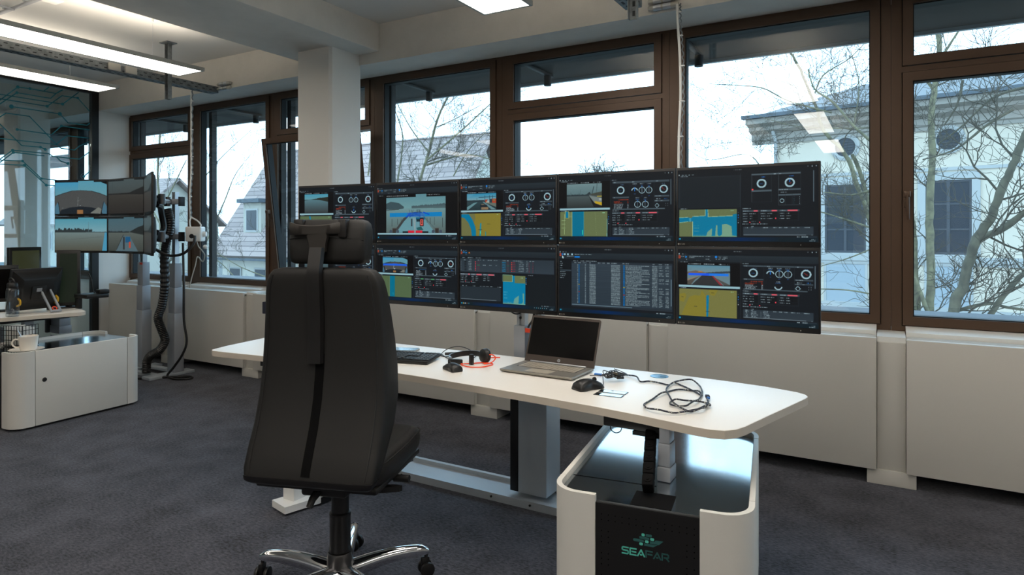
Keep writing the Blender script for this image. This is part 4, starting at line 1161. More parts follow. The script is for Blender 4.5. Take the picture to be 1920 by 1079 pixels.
def gauges(s, y0, kind, red=True, fan='ring'):
    """the instrument panel on the right half"""
    x0, x1 = 0.49, 0.965
    k = (0.53 - y0)
    Y = lambda t_: y0 + t_ * k
    s.dash(0.48, Y(0.0), 0.05, LIT, 0.009)
    s.rect(x0, Y(0.06), x1, Y(0.125), (58, 70, 78)); s.dash(x0 + 0.01, Y(0.08), 0.02, LIT, 0.01); s.dash(x0 + 0.17, Y(0.08), 0.02, LIT, 0.01); s.dash(x0 + 0.37, Y(0.08), 0.016, LIT, 0.01)
    for x in (0.632, 0.842): s.rect(x, Y(0.06), x + 0.002, Y(1.0), (40, 48, 55))
    s.ringc(0.561, Y(0.36), 0.040, 0.058, RNG); s.dash(0.551, Y(0.355), 0.02, BLUE, 0.012); s.dash(0.56, Y(0.165), 0.03, (90, 120, 160), 0.009)
    s.ringc(0.92, Y(0.36), 0.042, 0.060, RNG); s.line(0.92, Y(0.36), 0.905, Y(0.30), (150, 50, 45), 0.006); s.line(0.92, Y(0.38), 0.93, Y(0.38), (150, 50, 45), 0.006); s.dash(0.905, Y(0.165), 0.03, (90, 120, 160), 0.009)
    xs = (0.68, 0.742, 0.80) if kind != 2 else (0.70, 0.765)
    for i, x in enumerate(xs):
        s.dash(x - 0.018, Y(0.15), 0.036, LIT, 0.009); s.dash(x - 0.015, Y(0.2), 0.03, (60, 110, 170), 0.008)
        if kind != 2 and i == 0:
            s.ringc(x, Y(0.40), 0.036, 0.050, RNG, 10, 170); s.line(x, Y(0.40), x, Y(0.28), (30, 110, 200), 0.010); s.dash(x - 0.012, Y(0.49), 0.024, (60, 110, 170), 0.009)
        else:
            s.ringc(x, Y(0.38), 0.040, 0.048, RNG)
            s.rect(x - 0.0055, Y(0.38) - 0.036, x - 0.004, Y(0.38) + 0.036, LIT, 0.6); s.rect(x + 0.003, Y(0.38) - 0.036, x + 0.0045, Y(0.38) + 0.036, LIT, 0.6); s.rect(x - 0.003, Y(0.38) - 0.036, x + 0.002, Y(0.38) + 0.036, (60, 72, 80))
            s.line(x, Y(0.24), x, Y(0.27), BLUE, 0.010); s.dash(x - 0.007, Y(0.56), 0.014, (40, 90, 170), 0.009)
    if kind == 4:
        for x in (0.705, 0.77):
            s.dash(x - 0.015, Y(0.62), 0.03, LIT, 0.009); s.dash(x - 0.017, Y(0.67), 0.034, (60, 110, 170), 0.009)
            s.ringc(x, Y(0.85), 0.040, 0.048, RNG); s.rect(x - 0.004, Y(0.85) - 0.036, x + 0.001, Y(0.85) + 0.036, (70, 84, 92)); s.line(x, Y(0.72), x, Y(0.75), BLUE, 0.01)
    else:
        x = 0.735
        s.dash(x - 0.014, Y(0.66), 0.028, LIT, 0.009); s.dash(x - 0.02, Y(0.71), 0.04, (60, 110, 170), 0.009)
        s.ringc(x, Y(0.84), 0.036, 0.050, RNG, 190, 350)
        if kind == 2: s.line(x, Y(0.78), x, Y(0.86), (30, 110, 200), 0.01)
    s.rect(x0, Y(0.58), 0.632, Y(0.635), (58, 70, 78)); s.dash(x0 + 0.01, Y(0.595), 0.02, LIT, 0.009)
    rc = (150, 52, 32) if red else (40, 90, 140)
    s.dash(x0 + 0.05, Y(0.67), 0.09, rc, 0.014, 0.95)
    for i in range(7):
        y = Y(0.735 + i * 0.043)
        if y > 0.522: break
        cc = rc if (red and i in (0, 1)) else (140, 155, 162)
        s.dash(x0 + 0.012, y, s.rg.uniform(0.05, 0.09), cc, 0.011, 0.85); s.dash(0.617, y, 0.012, cc, 0.011, 0.9)
    s.rect(0.845, Y(0.56), x1, Y(0.615), (58, 70, 78)); s.dash(0.85, Y(0.575), 0.05, LIT, 0.009)
    s.dash(0.86, Y(0.665), 0.035, LIT, 0.014, 0.5); s.dash(0.925, Y(0.665), 0.025, BLUE, 0.014, 0.6)
    s.rect(0.845, Y(0.72), x1, Y(0.77), (58, 70, 78)); s.dash(0.85, Y(0.735), 0.02, LIT, 0.009); s.dash(0.895, Y(0.735), 0.014, LIT, 0.009)
    s.ringc(0.866, Y(0.90), 0.020, 0.026, RNG)
    for dx, dy in ((0.018, 0), (-0.018, 0), (0, 0.032), (0, -0.032)): s.line(0.866 + dx, Y(0.90) + dy, 0.866 + dx * 0.8, Y(0.90) + dy * 0.8, RNG, 0.006)
    for i in range(4): s.rect(0.935 + (i % 2) * 0.016, Y(0.82) + (i // 2) * 0.03, 0.939 + (i % 2) * 0.016, Y(0.82) + (i // 2) * 0.03 + 0.014, LIT, 0.5)
    s.rect(0.975, Y(0.04), 0.982, Y(0.88), (84, 100, 110)); s.rect(0.49, Y(0.985), 0.93, Y(1.02), (70, 84, 92))
def details(s, pinks, rows, x0=0.485):
    y = 0.575
    s.dash(x0, 0.55, 0.06, LIT, 0.009)
    xs = [x0, x0 + 0.125, x0 + 0.255]
    ws = [0.12, 0.127, 0.135]
    for i, (x, w_) in enumerate(zip(xs, ws)):
        s.rect(x, y, x + w_, y + 0.026, (62, 74, 82)); s.dash(x + 0.006, y + 0.009, 0.045, LIT, 0.009)
        pc = {'r': (208, 82, 96), 'g': (70, 160, 90)}[pinks[i]]
        l_ = (0.028, 0.036, 0.066)[i]
        s.rect(x + w_ - l_ - 0.012, y + 0.004, x + w_ - 0.012, y + 0.022, pc)
        for r_ in range(4 if i == 0 else 3):
            yy = y + 0.045 + r_ * 0.034
            s.dash(x + 0.004, yy, 0.034, LIT, 0.010); s.rect(x + 0.045, yy - 0.006, x + w_ - 0.012, yy + 0.016, (14, 16, 19)); s.dash(x + 0.048, yy, s.rg.uniform(0.02, 0.05), LIT, 0.010, 0.7 if r_ < 3 else 0.3)
        s.frame(x, y, x + w_ - 0.004, y + 0.15, (36, 44, 50), 0.004)
    s.ringc(x0 + 0.232, y + 0.115, 0, 0.009, (214, 66, 80))
    s.dash(x0, 0.757, 0.045, LIT, 0.010); s.dash(x0 + 0.055, 0.757, 0.06, LIT, 0.010); s.dash(x0 + 0.122, 0.757, 0.055, LIT, 0.010)
    s.rect(x0 + 0.05, 0.735, x0 + 0.057, 0.748, (214, 66, 80)); s.rect(x0 + 0.118, 0.735, x0 + 0.125, 0.748, (214, 66, 80))
    s.dash(x0 + 0.06, 0.79, 0.02, LIT, 0.010)
    s.grad(x0 + 0.006, 0.80, 0.968, 0.915, (40, 50, 58), (44, 54, 62))
    for x, l_ in ((0.02, 0.02), (0.06, 0.015), (0.145, 0.035), (0.215, 0.025), (0.25, 0.03), (0.29, 0.025), (0.335, 0.03), (0.375, 0.018), (0.42, 0.04)): s.dash(x0 + x, 0.806, l_, LIT, 0.010)
    for r_ in range(rows):
        yy = 0.825 + r_ * 0.019
        s.dash(x0 + 0.02, yy, s.rg.uniform(0.014, 0.03), LIT, 0.010); s.dash(x0 + 0.06, yy, s.rg.uniform(0.03, 0.055), LIT, 0.010); s.rect(x0 + 0.13, yy, x0 + 0.133, yy + 0.01, LIT); s.dash(x0 + 0.145, yy, s.rg.uniform(0.025, 0.05), LIT, 0.010)
    s.rect(x0 + 0.008, 0.905, 0.92, 0.914, (92, 106, 114)); s.rect(0.955, 0.905, 0.962, 0.914, (92, 106, 114))
def side_icons(s):
    for k, c_ in enumerate(((60, 70, 76), (30, 120, 190), (30, 100, 170), (60, 80, 90), (170, 182, 186))): s.rect(0.452, 0.60 + k * 0.034, 0.458, 0.615 + k * 0.034, c_)
def console(seed, cam_fn, chart_fn, ribbon=True, kind=3, pinks='rrr', rows=5, red=True, bare=False):
    s = Scr(264, 150, seed)
    chrome_ui(s, ribbon)
    yt = 0.19 if ribbon else 0.10
    s.dash(0.02, yt - 0.012, 0.06, LIT, 0.009)
    s.rect(0.0, yt, 0.472, 0.50, (12, 11, 13)); s.rect(0.472, yt - 0.02, 0.474, 0.93, (50, 58, 64))
    if cam_fn:
        cam_fn(s, 0.073, yt + 0.035, 0.395, 0.492)
        s.dash(0.08, yt + 0.01, 0.10, LIT, 0.012, 0.8); s.dash(0.20, yt + 0.01, 0.08, LIT, 0.012, 0.8); s.dash(0.31, yt + 0.01, 0.08, LIT, 0.012, 0.5)
        s.rect(0.008, 0.503, 0.468, 0.532, (140, 178, 188))
    else:
        s.rect(0.0, yt, 0.472, 0.53, (24, 30, 35)); s.frame(0.012, yt + 0.01, 0.468, 0.53, (38, 46, 52), 0.004)
    s.dash(0.02, 0.54, 0.05, LIT, 0.009)
    chart_fn(s, 0.012, 0.558, 0.446, 0.935)
    s.dash(0.40, 0.575, 0.022, (150, 220, 180), 0.010)
    side_icons(s)
    if bare:
        y0 = 0.10
        s.frame(0.55, 0.10, 0.69, 0.475, (46, 54, 60), 0.005); s.frame(0.735, 0.08, 0.885, 0.52, (46, 54, 60), 0.005)
        s.rect(0.55, 0.095, 0.885, 0.115, (70, 84, 92)); s.dash(0.70, 0.10, 0.02, LIT, 0.009); s.dash(0.74, 0.10, 0.014, LIT, 0.009)
        for x in (0.62, 0.812): s.ringc(x, 0.225, 0.040, 0.060, RNG); s.dash(x - 0.004, 0.135, 0.03, BLUE, 0.010)
        s.dash(0.61, 0.222, 0.02, BLUE, 0.010); s.line(0.812, 0.18, 0.812, 0.215, (30, 110, 200), 0.010); s.line(0.812, 0.235, 0.82, 0.23, (150, 50, 45), 0.008)
        s.rect(0.55, 0.31, 0.69, 0.332, (70, 84, 92)); s.rect(0.552, 0.292, 0.562, 0.314, (226, 70, 70))
        s.rect(0.735, 0.305, 0.885, 0.325, (70, 84, 92)); s.dash(0.74, 0.31, 0.06, LIT, 0.009); s.dash(0.75, 0.345, 0.04, LIT, 0.012, 0.5)
        s.rect(0.735, 0.375, 0.885, 0.395, (70, 84, 92)); s.ringc(0.76, 0.46, 0.020, 0.027, RNG); s.rect(0.78, 0.375, 0.782, 0.52, (46, 54, 60)); s.rect(0.825, 0.375, 0.827, 0.52, (46, 54, 60))
        for q in range(5): s.dash(0.835, 0.41 + q * 0.022, 0.012, (40, 70, 80), 0.010); s.dash(0.875, 0.41 + q * 0.022, 0.004, LIT, 0.010)
        s.rect(0.965, 0.08, 0.972, 0.48, (84, 100, 110))
    else:
        gauges(s, yt - 0.005, kind, red)
    details(s, pinks, rows)
    return s
# --- camera pictures
def sub(x0, y0, x1, y1):
    return lambda px, py: (x0 + (x1 - x0) * px, y0 + (y1 - y0) * py)
def cam_river(s, *a):
    g = sub(*a); (x0, y0), (x1, y1) = g(0, 0), g(1, 1)
    s.grad(x0, y0, x1, y0 + (y1 - y0) * 0.3, (66, 142, 166), (96, 146, 156)); s.grad(x0, y0 + (y1 - y0) * 0.28, x1, y1, (82, 118, 128), (52, 58, 60))
    s.poly([g(0.25, 0.29), g(0.6, 0.22), g(1, 0.16), g(1, 0.42), g(0.6, 0.30)], (38, 42, 36)); s.treeline(g(0.55, 0)[0], x1, g(0, 0.24)[1], 0.02, (38, 42, 36), 0.01, -0.012)
    s.poly([g(0, 0.27), g(0.25, 0.29), g(0, 0.33)], (50, 74, 78)); s.noise(x0, y0, x1, y1, 2.0)
def cam_deck(s, *a):
    g = sub(*a); (x0, y0), (x1, y1) = g(0, 0), g(1, 1)
    hy = 0.34
    s.grad(x0, y0, x1, g(0, hy)[1], (88, 132, 142), (104, 146, 150)); s.grad(x0, g(0, hy)[1], x1, y1, (104, 140, 144), (84, 100, 98))
    s.poly([g(0, 0.20), g(0.08, 0.15), g(0.22, 0.19), g(0.31, 0.30), g(0.30, 0.345), g(0.14, 0.37), g(0, 0.36)], (56, 76, 82)); s.treeline(x0, g(0.2, 0)[0], g(0, 0.24)[1], 0.03, (56, 76, 82), 0.02)
    s.treeline(g(0.44, 0)[0], x1, g(0, 0.315)[1], 0.035, (66, 86, 92), 0.015, -0.03); s.poly([g(0.44, 0.32), g(1, 0.28), g(1, 0.35), g(0.44, 0.345)], (72, 94, 98))
    s.line(*g(0, 0.385), *g(0.22, 0.365), (60, 62, 58), 0.010)
    s.poly([g(0.36, 0.55), g(0.62, 0.55), g(0.84, 1.0), g(0.16, 1.0)], (96, 142, 152)); s.poly([g(0.30, 0.60), g(0.38, 0.53), g(0.20, 0.93), g(0.15, 0.93)], (62, 66, 66)); s.line(*g(0.16, 0.92), *g(0.40, 0.52), (52, 54, 56), 0.016)
    s.line(*g(0.62, 0.52), *g(0.86, 0.94), (70, 92, 98), 0.010)
    for px, h_ in ((0.10, 0.20), (0.20, 0.15), (0.26, 0.12), (0.70, 0.12), (0.75, 0.15), (0.82, 0.2), (0.95, 0.24)): s.line(*g(px, 0.93 - 0.30 * (1 - abs(px - 0.5) * 1.6)), *g(px, 0.93 - 0.30 * (1 - abs(px - 0.5) * 1.6) - h_), (52, 58, 62), 0.008)
    for k in range(24): s.line(*g(s.rg.uniform(0.36, 0.62), s.rg.uniform(0.44, 0.56)), *g(s.rg.uniform(0.38, 0.62), s.rg.uniform(0.40, 0.60)), (26, 52, 120), 0.007)
    for k in range(10):
        px = s.rg.uniform(0.40, 0.58); s.line(*g(px, 0.46), *g(px + s.rg.uniform(-.02, .02), 0.38), (52, 66, 74), 0.007)
    s.rect(*g(0.06, 0.455), *g(0.36, 0.565), (0, 118, 188), 0.85); s.rect(*g(0.66, 0.455), *g(0.94, 0.565), (0, 118, 188), 0.85); s.rect(*g(0.36, 0.455), *g(0.66, 0.565), (18, 92, 190), 0.62)
    s.line(*g(0.35, 0.575), *g(0.42, 0.47), (10, 70, 190), 0.02); s.line(*g(0.64, 0.455), *g(0.73, 0.51), (10, 70, 190), 0.02)
    s.rect(*g(0.51, 0.585), *g(0.67, 0.645), (24, 92, 128)); s.rect(*g(0.52, 0.63), *g(0.58, 0.70), (20, 42, 52)); s.rect(*g(0.578, 0.60), *g(0.645, 0.82), (46, 26, 32)); s.rect(*g(0.588, 0.64), *g(0.632, 0.80), (214, 92, 82)); s.rect(*g(0.602, 0.66), *g(0.618, 0.70), (50, 26, 30)); s.rect(*g(0.602, 0.72), *g(0.618, 0.76), (50, 26, 30))
    s.rect(*g(0.43, 0.62), *g(0.455, 0.82), (54, 60, 66)); s.line(*g(0.47, 0.60), *g(0.495, 1.0), (130, 152, 156), 0.016)
    s.poly([g(0.52, 0.86), g(0.60, 0.83), g(0.64, 0.92), g(0.54, 0.93)], (34, 86, 90))
    s.rect(*g(0.285, 0.955), *g(0.72, 1.0), (26, 30, 34)); s.rect(*g(0.38, 0.935), *g(0.62, 1.0), (200, 34, 54)); s.rect(*g(0.485, 0.6), *g(0.507, 1.0), (128, 150, 154))
    for px in (0.14, 0.86):
        s.rect(*g(px - 0.04, 0.86), *g(px + 0.04, 0.885), (84, 90, 88)); s.rect(*g(px - 0.03, 0.88), *g(px + 0.03, 1.0), (52, 46, 44))
        for q in (-0.06, 0.06): s.ringc(*g(px + q, 0.96), 0, 0.032, (62, 74, 88))
    s.noise(x0, y0, x1, y1, 2.5)
def cam_port(s, *a):
    g = sub(*a); (x0, y0), (x1, y1) = g(0, 0), g(1, 1)
    s.grad(x0, y0, x1, g(0, 0.48)[1], (44, 132, 168), (124, 156, 162)); s.poly([g(0, 0), g(0.3, 0), g(0, 0.3)], (90, 150, 172), 0.5)
    s.grad(x0, g(0, 0.44)[1], x1, y1, (44, 66, 72), (34, 50, 54)); s.treeline(x0, g(0.6, 0)[0], g(0, 0.44)[1], 0.012, (40, 54, 60), 0.02)
    s.line(*g(0.42, 0.24), *g(0.98, 0.21), (36, 70, 86), 0.010)
    for px in (0.62, 0.78, 0.88): s.line(*g(px, 0.14), *g(px, 0.44), (36, 66, 80), 0.009)
    s.line(*g(0.35, 0.28), *g(0.35, 0.42), (60, 84, 94), 0.005)
    s.rect(*g(0.63, 0.38), *g(0.73, 0.56), (150, 62, 44)); s.rect(*g(0.70, 0.42), *g(0.78, 0.60), (120, 150, 158)); s.rect(*g(0.86, 0.34), *g(1.0, 0.62), (158, 66, 44)); s.rect(*g(0.78, 0.36), *g(0.87, 0.56), (40, 56, 66)); s.rect(*g(0.90, 0.40), *g(0.96, 0.46), (70, 160, 90)); s.rect(*g(0.66, 0.52), *g(0.76, 0.57), (196, 180, 160))
    s.poly([g(0.38, 0.54), g(0.24, 0.58), g(0, 0.84), g(0, 1.0), g(0.05, 1.0)], (92, 132, 138)); s.poly([g(0.54, 0.52), g(0.58, 0.52), g(1.0, 1.0), g(0.84, 1.0)], (96, 128, 134)); s.poly([g(0.6, 0.55), g(1, 0.62), g(1, 0.86)], (96, 104, 96))
    s.rect(*g(0.50, 0.66), *g(0.60, 0.70), (116, 104, 84)); s.rect(*g(0.50, 0.86), *g(0.74, 1.0), (128, 106, 80)); s.rect(*g(0.46, 0.70), *g(0.70, 0.86), (30, 38, 44)); s.noise(x0, y0, x1, y1, 2.5)
def cam_harbour(s, *a):
    g = sub(*a); (x0, y0), (x1, y1) = g(0, 0), g(1, 1)
    s.grad(x0, y0, x1, g(0, 0.46)[1], (104, 130, 134), (86, 112, 116)); s.grad(x0, g(0, 0.46)[1], x1, y1, (74, 88, 90), (44, 50, 50))
    s.treeline(x0, g(0.65, 0)[0], g(0, 0.49)[1], 0.02, (44, 56, 60), 0.01)
    for px, h_ in ((0.12, 0.12), (0.40, 0.22), (0.36, 0.1), (0.70, 0.2)): s.line(*g(px, 0.48), *g(px, 0.48 - h_), (64, 82, 86), 0.006)
    s.line(*g(0.73, 0.42), *g(0.78, 0.12), (40, 52, 58), 0.010); s.poly([g(0.56, 0.46), g(0.66, 0.34), g(0.70, 0.46)], (44, 54, 58)); s.line(*g(0.87, 0.0), *g(0.85, 0.4), (78, 98, 102), 0.012)
    s.poly([g(0.68, 0.44), g(1, 0.34), g(1, 0.52), g(0.72, 0.5)], (62, 66, 58)); s.poly([g(0.64, 0.50), g(1.0, 0.62), g(1.0, 0.94), g(0.82, 0.86)], (110, 122, 120)); s.poly([g(0.79, 0.74), g(1.0, 0.80), g(1.0, 0.93), g(0.82, 0.84)], (182, 152, 34)); s.poly([g(0.63, 0.5), g(0.79, 0.82), g(1, 0.95), g(1, 1), g(0.78, 1)], (26, 26, 28))
    s.rect(*g(0.92, 0.62), *g(0.99, 0.72), (150, 158, 156)); s.rect(*g(0.87, 0.52), *g(1, 0.57), (140, 132, 60)); s.noise(x0, y0, x1, y1, 2.5)
def cam_lock(s, *a):
    g = sub(*a); (x0, y0), (x1, y1) = g(0, 0), g(1, 1)
    s.grad(x0, y0, x1, g(0, 0.4)[1], (84, 130, 150), (110, 132, 138)); s.grad(x0, g(0, 0.38)[1], x1, y1, (96, 120, 128), (100, 126, 134))
    s.poly([g(0, 0.36), g(0.2, 0.27), g(0.46, 0.37), g(0.2, 0.46), g(0, 0.46)], (104, 92, 84)); s.treeline(g(0.45, 0)[0], x1, g(0, 0.40)[1], 0.012, (52, 66, 76), 0.02, -0.03); s.rect(*g(0.03, 0.12), *g(0.1, 0.26), (96, 126, 138)); s.rect(*g(0.26, 0.3), *g(0.36, 0.36), (166, 112, 62))
    s.poly([g(0.40, 0.42), g(0.56, 0.42), g(0.78, 1.0), g(0.12, 1.0)], (46, 48, 50)); s.poly([g(0.55, 0.46), g(0.6, 0.5), g(0.84, 1.0), g(0.77, 1.0)], (128, 46, 52)); s.poly([g(0.66, 0.62), g(1, 0.98), g(1, 1), g(0.86, 1)], (74, 74, 72)); s.poly([g(0.36, 0.52), g(0, 0.72), g(0, 0.82)], (132, 120, 104)); s.poly([g(0, 0.82), g(0.33, 0.54), g(0.2, 0.72), g(0.1, 1), g(0, 1)], (76, 72, 66))
    s.rect(*g(0.03, 0.40), *g(0.97, 0.53), (24, 86, 236), 0.9); s.rect(*g(0.52, 0.40), *g(0.97, 0.53), (30, 120, 215), 0.8); s.noise(x0, y0, x1, y1, 2.5)
def cam_fish(s, *a, band=True):
    g = sub(*a); (x0, y0), (x1, y1) = g(0, 0), g(1, 1)
    s.grad(x0, y0, x1, g(0, 0.5)[1], (60, 140, 176), (96, 142, 152)); s.poly([g(0.45, 0), g(1, 0), g(1, 0.5), g(0.45, 0.4)], (96, 146, 156), 0.6)
    hor = [(0, 0.46), (0.15, 0.38), (0.33, 0.30), (0.5, 0.285), (0.7, 0.31), (0.86, 0.38), (1, 0.47)]
    s.poly([g(*p) for p in hor] + [g(1, 1), g(0, 1)], (70, 72, 72)); 
    for p, q in zip(hor[:-1], hor[1:]): s.line(*g(*p), *g(*q), (34, 46, 50), 0.016 if p[0] < 0.3 or p[0] > 0.6 else 0.007)
    s.poly([g(0.82, 0), g(1, 0), g(1, 0.12)], (12, 12, 14)); s.poly([g(0, 0.78), g(0.06, 0.62), g(0.09, 1), g(0, 1)], (66, 104, 124)); s.poly([g(1, 0.78), g(0.94, 0.62), g(0.9, 1), g(1, 1)], (66, 104, 124))
    s.poly([g(0.08, 1), g(0.12, 0.88), g(0.3, 0.80), g(0.5, 0.775), g(0.7, 0.80), g(0.88, 0.88), g(0.92, 1)], (28, 34, 40)); s.line(*g(0.06, 0.64), *g(0.1, 0.98), (24, 26, 30), 0.018); s.line(*g(0.94, 0.64), *g(0.89, 0.98), (24, 26, 30), 0.018)
    s.rect(*g(0.43, 0.88), *g(0.545, 1.0), (140, 100, 62)); s.poly([g(0.68, 0.98), g(0.84, 0.80), g(0.9, 0.86), g(0.88, 1.0)], (108, 112, 106)); s.ringc(*g(0.49, 0.75), 0, 0.010, (190, 204, 208)); s.line(*g(0.45, 0.5), *g(0.44, 0.76), (120, 128, 126), 0.012); s.line(*g(0.44, 0.62), *g(0.5, 0.56), (110, 118, 116), 0.006); s.ringc(*g(0.15, 0.82), 0, 0.007, (170, 190, 196))
    if band: s.poly([g(0.03, 0.42), g(0.5, 0.41), g(0.96, 0.42), g(0.99, 0.55), g(0.5, 0.545), g(0.02, 0.55)], (26, 92, 224), 0.95)
    s.noise(x0, y0, x1, y1, 2.5)
# --- charts
def ch_canal(s, *a):
    g = sub(*a); s.rect(*g(0, 0), *g(1, 1), OLV); s.rect(*g(0.26, 0), *g(0.51, 1), (0, 104, 136))
    for px in (0.257, 0.512): s.line(*g(px, 0), *g(px, 1), (150, 176, 120), 0.005)
    s.rect(*g(0.12, 0), *g(0.175, 0.24), WAT); s.frame(*g(0.105, -0.02), *g(0.19, 0.265), (150, 176, 120), 0.005)
    for py in (0.08, 0.14, 0.2): s.line(*g(0.19, py), *g(0.25, py), (140, 168, 130), 0.004)
    s.line(*g(0.095, 0.1), *g(0.09, 0.92), (150, 176, 120), 0.005)
    for py in (0.35, 0.5, 0.66): s.line(*g(0.03, py), *g(0.11, py), (140, 168, 120), 0.004)
    for k in range(12): s.rect(*g(0.745 + k * 0.002, 0.04 + k * 0.08), *g(0.75 + k * 0.002, 0.075 + k * 0.08), (140, 158, 110))
    s.rect(*g(0.475, 0.74), *g(0.487, 0.93), (60, 220, 170)); s.line(*g(0.995, 0.3), *g(0.99, 1), (110, 190, 200), 0.006); s.noise(*a, 2)
def ch_basin(s, *a):
    g = sub(*a); s.rect(*g(0, 0), *g(1, 1), (0, 112, 148)); pale = (112, 152, 128)
    s.poly([g(0, 0), g(0.46, 0), g(0.46, 0.23), g(0.24, 0.25), g(0.22, 0.31), g(0.15, 0.28), g(0, 0.29)], OLV); s.poly([g(0.505, 0), g(1, 0), g(1, 0.17), g(0.93, 0.19), g(0.93, 0.24), g(0.51, 0.27)], OLV); s.poly([g(0, 0.48), g(0.15, 0.44), g(0.235, 0.44), g(0.24, 1), g(0, 1)], OLV)
    for p, q in (((0.46, 0), (0.46, 0.23)), ((0.46, 0.23), (0.24, 0.25)), ((0.505, 0), (0.51, 0.27)), ((0.51, 0.27), (0.93, 0.24)), ((0, 0.48), (0.15, 0.44)), ((0.24, 0.44), (0.24, 1)), ((0, 0.29), (0.15, 0.28))): s.line(*g(*p), *g(*q), (156, 190, 150), 0.006)
    s.poly([g(0.47, 1), g(0.5, 0.82), g(0.58, 0.68), g(0.57, 1)], pale); s.poly([g(0.63, 1), g(0.645, 0.58), g(0.67, 0.58), g(0.67, 0.9), g(0.70, 1)], pale); s.poly([g(0.7, 1), g(0.75, 0.9), g(0.75, 0.55), g(0.82, 0.53), g(0.91, 0.62), g(0.92, 0.95), g(1, 0.97), g(1, 1)], pale); s.rect(*g(0.24, 0.965), *g(1, 1), pale)
    for py in (0.58, 0.67, 0.78): s.dash(*g(0.25, py), 0.045, (90, 150, 150), 0.008)
    for px in (0.18, 0.2): s.line(*g(px, 0.31), *g(px, 0.44), (120, 180, 180), 0.005)
    for k in range(8): s.rect(*g(0.27 + k * 0.026, 0.92), *g(0.275 + k * 0.026, 0.98), pale)
    s.noise(*a, 2)
def ch_yellow(s, *a):
    g = sub(*a); s.rect(*g(0, 0), *g(1, 1), (112, 112, 62)); s.poly([g(0.03, 0.99), g(0.18, 0.3), g(0.27, 0.22), g(0.37, 0.24), g(0.40, 0.03), g(0.46, 0.2), g(0.475, 0.99)], YEL); s.poly([g(0.52, 0), g(0.68, 0), g(0.62, 0.22), g(0.55, 0.2)], YEL); s.poly([g(0, 0.2), g(0.1, 0.16), g(0.13, 0.25), g(0.08, 0.5), g(0, 0.45)], YEL)
    s.poly([g(0.48, 0.24), g(0.50, 0.2), g(0.525, 0.22), g(0.51, 1), g(0.48, 1)], WAT); s.dash(*g(0.26, 0.62), 0.025, (60, 60, 40), 0.010); s.dash(*g(0.56, 0.1), 0.025, (60, 60, 40), 0.010); s.dash(*g(0.03, 0.3), 0.02, (60, 60, 40), 0.010); s.line(*g(0.47, 0.8), *g(0.53, 0.8), (40, 60, 70), 0.008); s.noise(*a, 2)
def ch_bend(s, *a):
    g = sub(*a); s.rect(*g(0, 0), *g(1, 1), (126, 116, 44)); s.poly([g(0, 0), g(0.34, 0), g(0.36, 0.2), g(0.33, 0.4), g(0.38, 0.6), g(0.38, 1), g(0, 1)], (104, 106, 66))
    s.poly([g(0, 0.02), g(0.19, 0.02), g(0.28, 0.25), g(0.35, 0.55), g(0.38, 0.8), g(0.38, 1), g(0.27, 1), g(0.25, 0.7), g(0.18, 0.4), g(0.08, 0.2), g(0, 0.16)], WAT); s.poly([g(0.48, 0.44), g(0.515, 0.42), g(0.50, 1), g(0.465, 1)], (20, 128, 150)); s.poly([g(0.61, 0.8), g(0.63, 0.8), g(0.63, 1), g(0.61, 1)], (40, 128, 130)); s.dash(*g(0.66, 0.46), 0.035, (70, 70, 40), 0.010); s.line(*g(0.44, 0.71), *g(0.53, 0.71), (40, 60, 70), 0.008); s.rect(*g(0.485, 0.78), *g(0.497, 0.9), (60, 220, 170)); s.noise(*a, 2)
def ch_green(s, *a, x=0.36):
    g = sub(*a); s.rect(*g(0, 0), *g(1, 1), (78, 98, 68)); s.rect(*g(x, 0), *g(x + 0.15, 1), (0, 104, 132)); s.line(*g(x - 0.006, 0), *g(x - 0.006, 1), (110, 130, 100), 0.005); s.rect(*g(x + 0.095, 0.80), *g(x + 0.102, 0.9), (90, 220, 180)); s.noise(*a, 2)
def ch_creek(s, *a):
    g = sub(*a); s.rect(*g(0, 0), *g(1, 1), (84, 102, 72)); s.poly([g(0.29, 0), g(0.33, 0), g(0.36, 0.3), g(0.5, 1), g(0.42, 1), g(0.33, 0.35)], (0, 122, 164)); s.noise(*a, 2)
def scr_deck():
    s = Scr(264, 150, 22); chrome_ui(s, True)
    s.rect(0, 0.19, 1, 0.90, (12, 11, 13)); cam_deck(s, 0.122, 0.215, 0.862, 0.885)
    s.rect(0.122, 0.195, 0.50, 0.245, (10, 10, 12)); s.rect(0.63, 0.195, 0.862, 0.245, (10, 10, 12)); s.rect(0.50, 0.195, 0.63, 0.24, (88, 132, 142))
    s.text(0.128, 0.207, 'HUTCHENSON CLOSE 2024-02-28 09:57:08', (190, 200, 204)); s.text(0.64, 0.205, 'P:+20.15 T:-0.21 Z:1', (190, 200, 204))
    s.dash(0.02, 0.20, 0.06, LIT, 0.009); s.rect(0.006, 0.888, 0.992, 0.912, (140, 178, 188)); return s
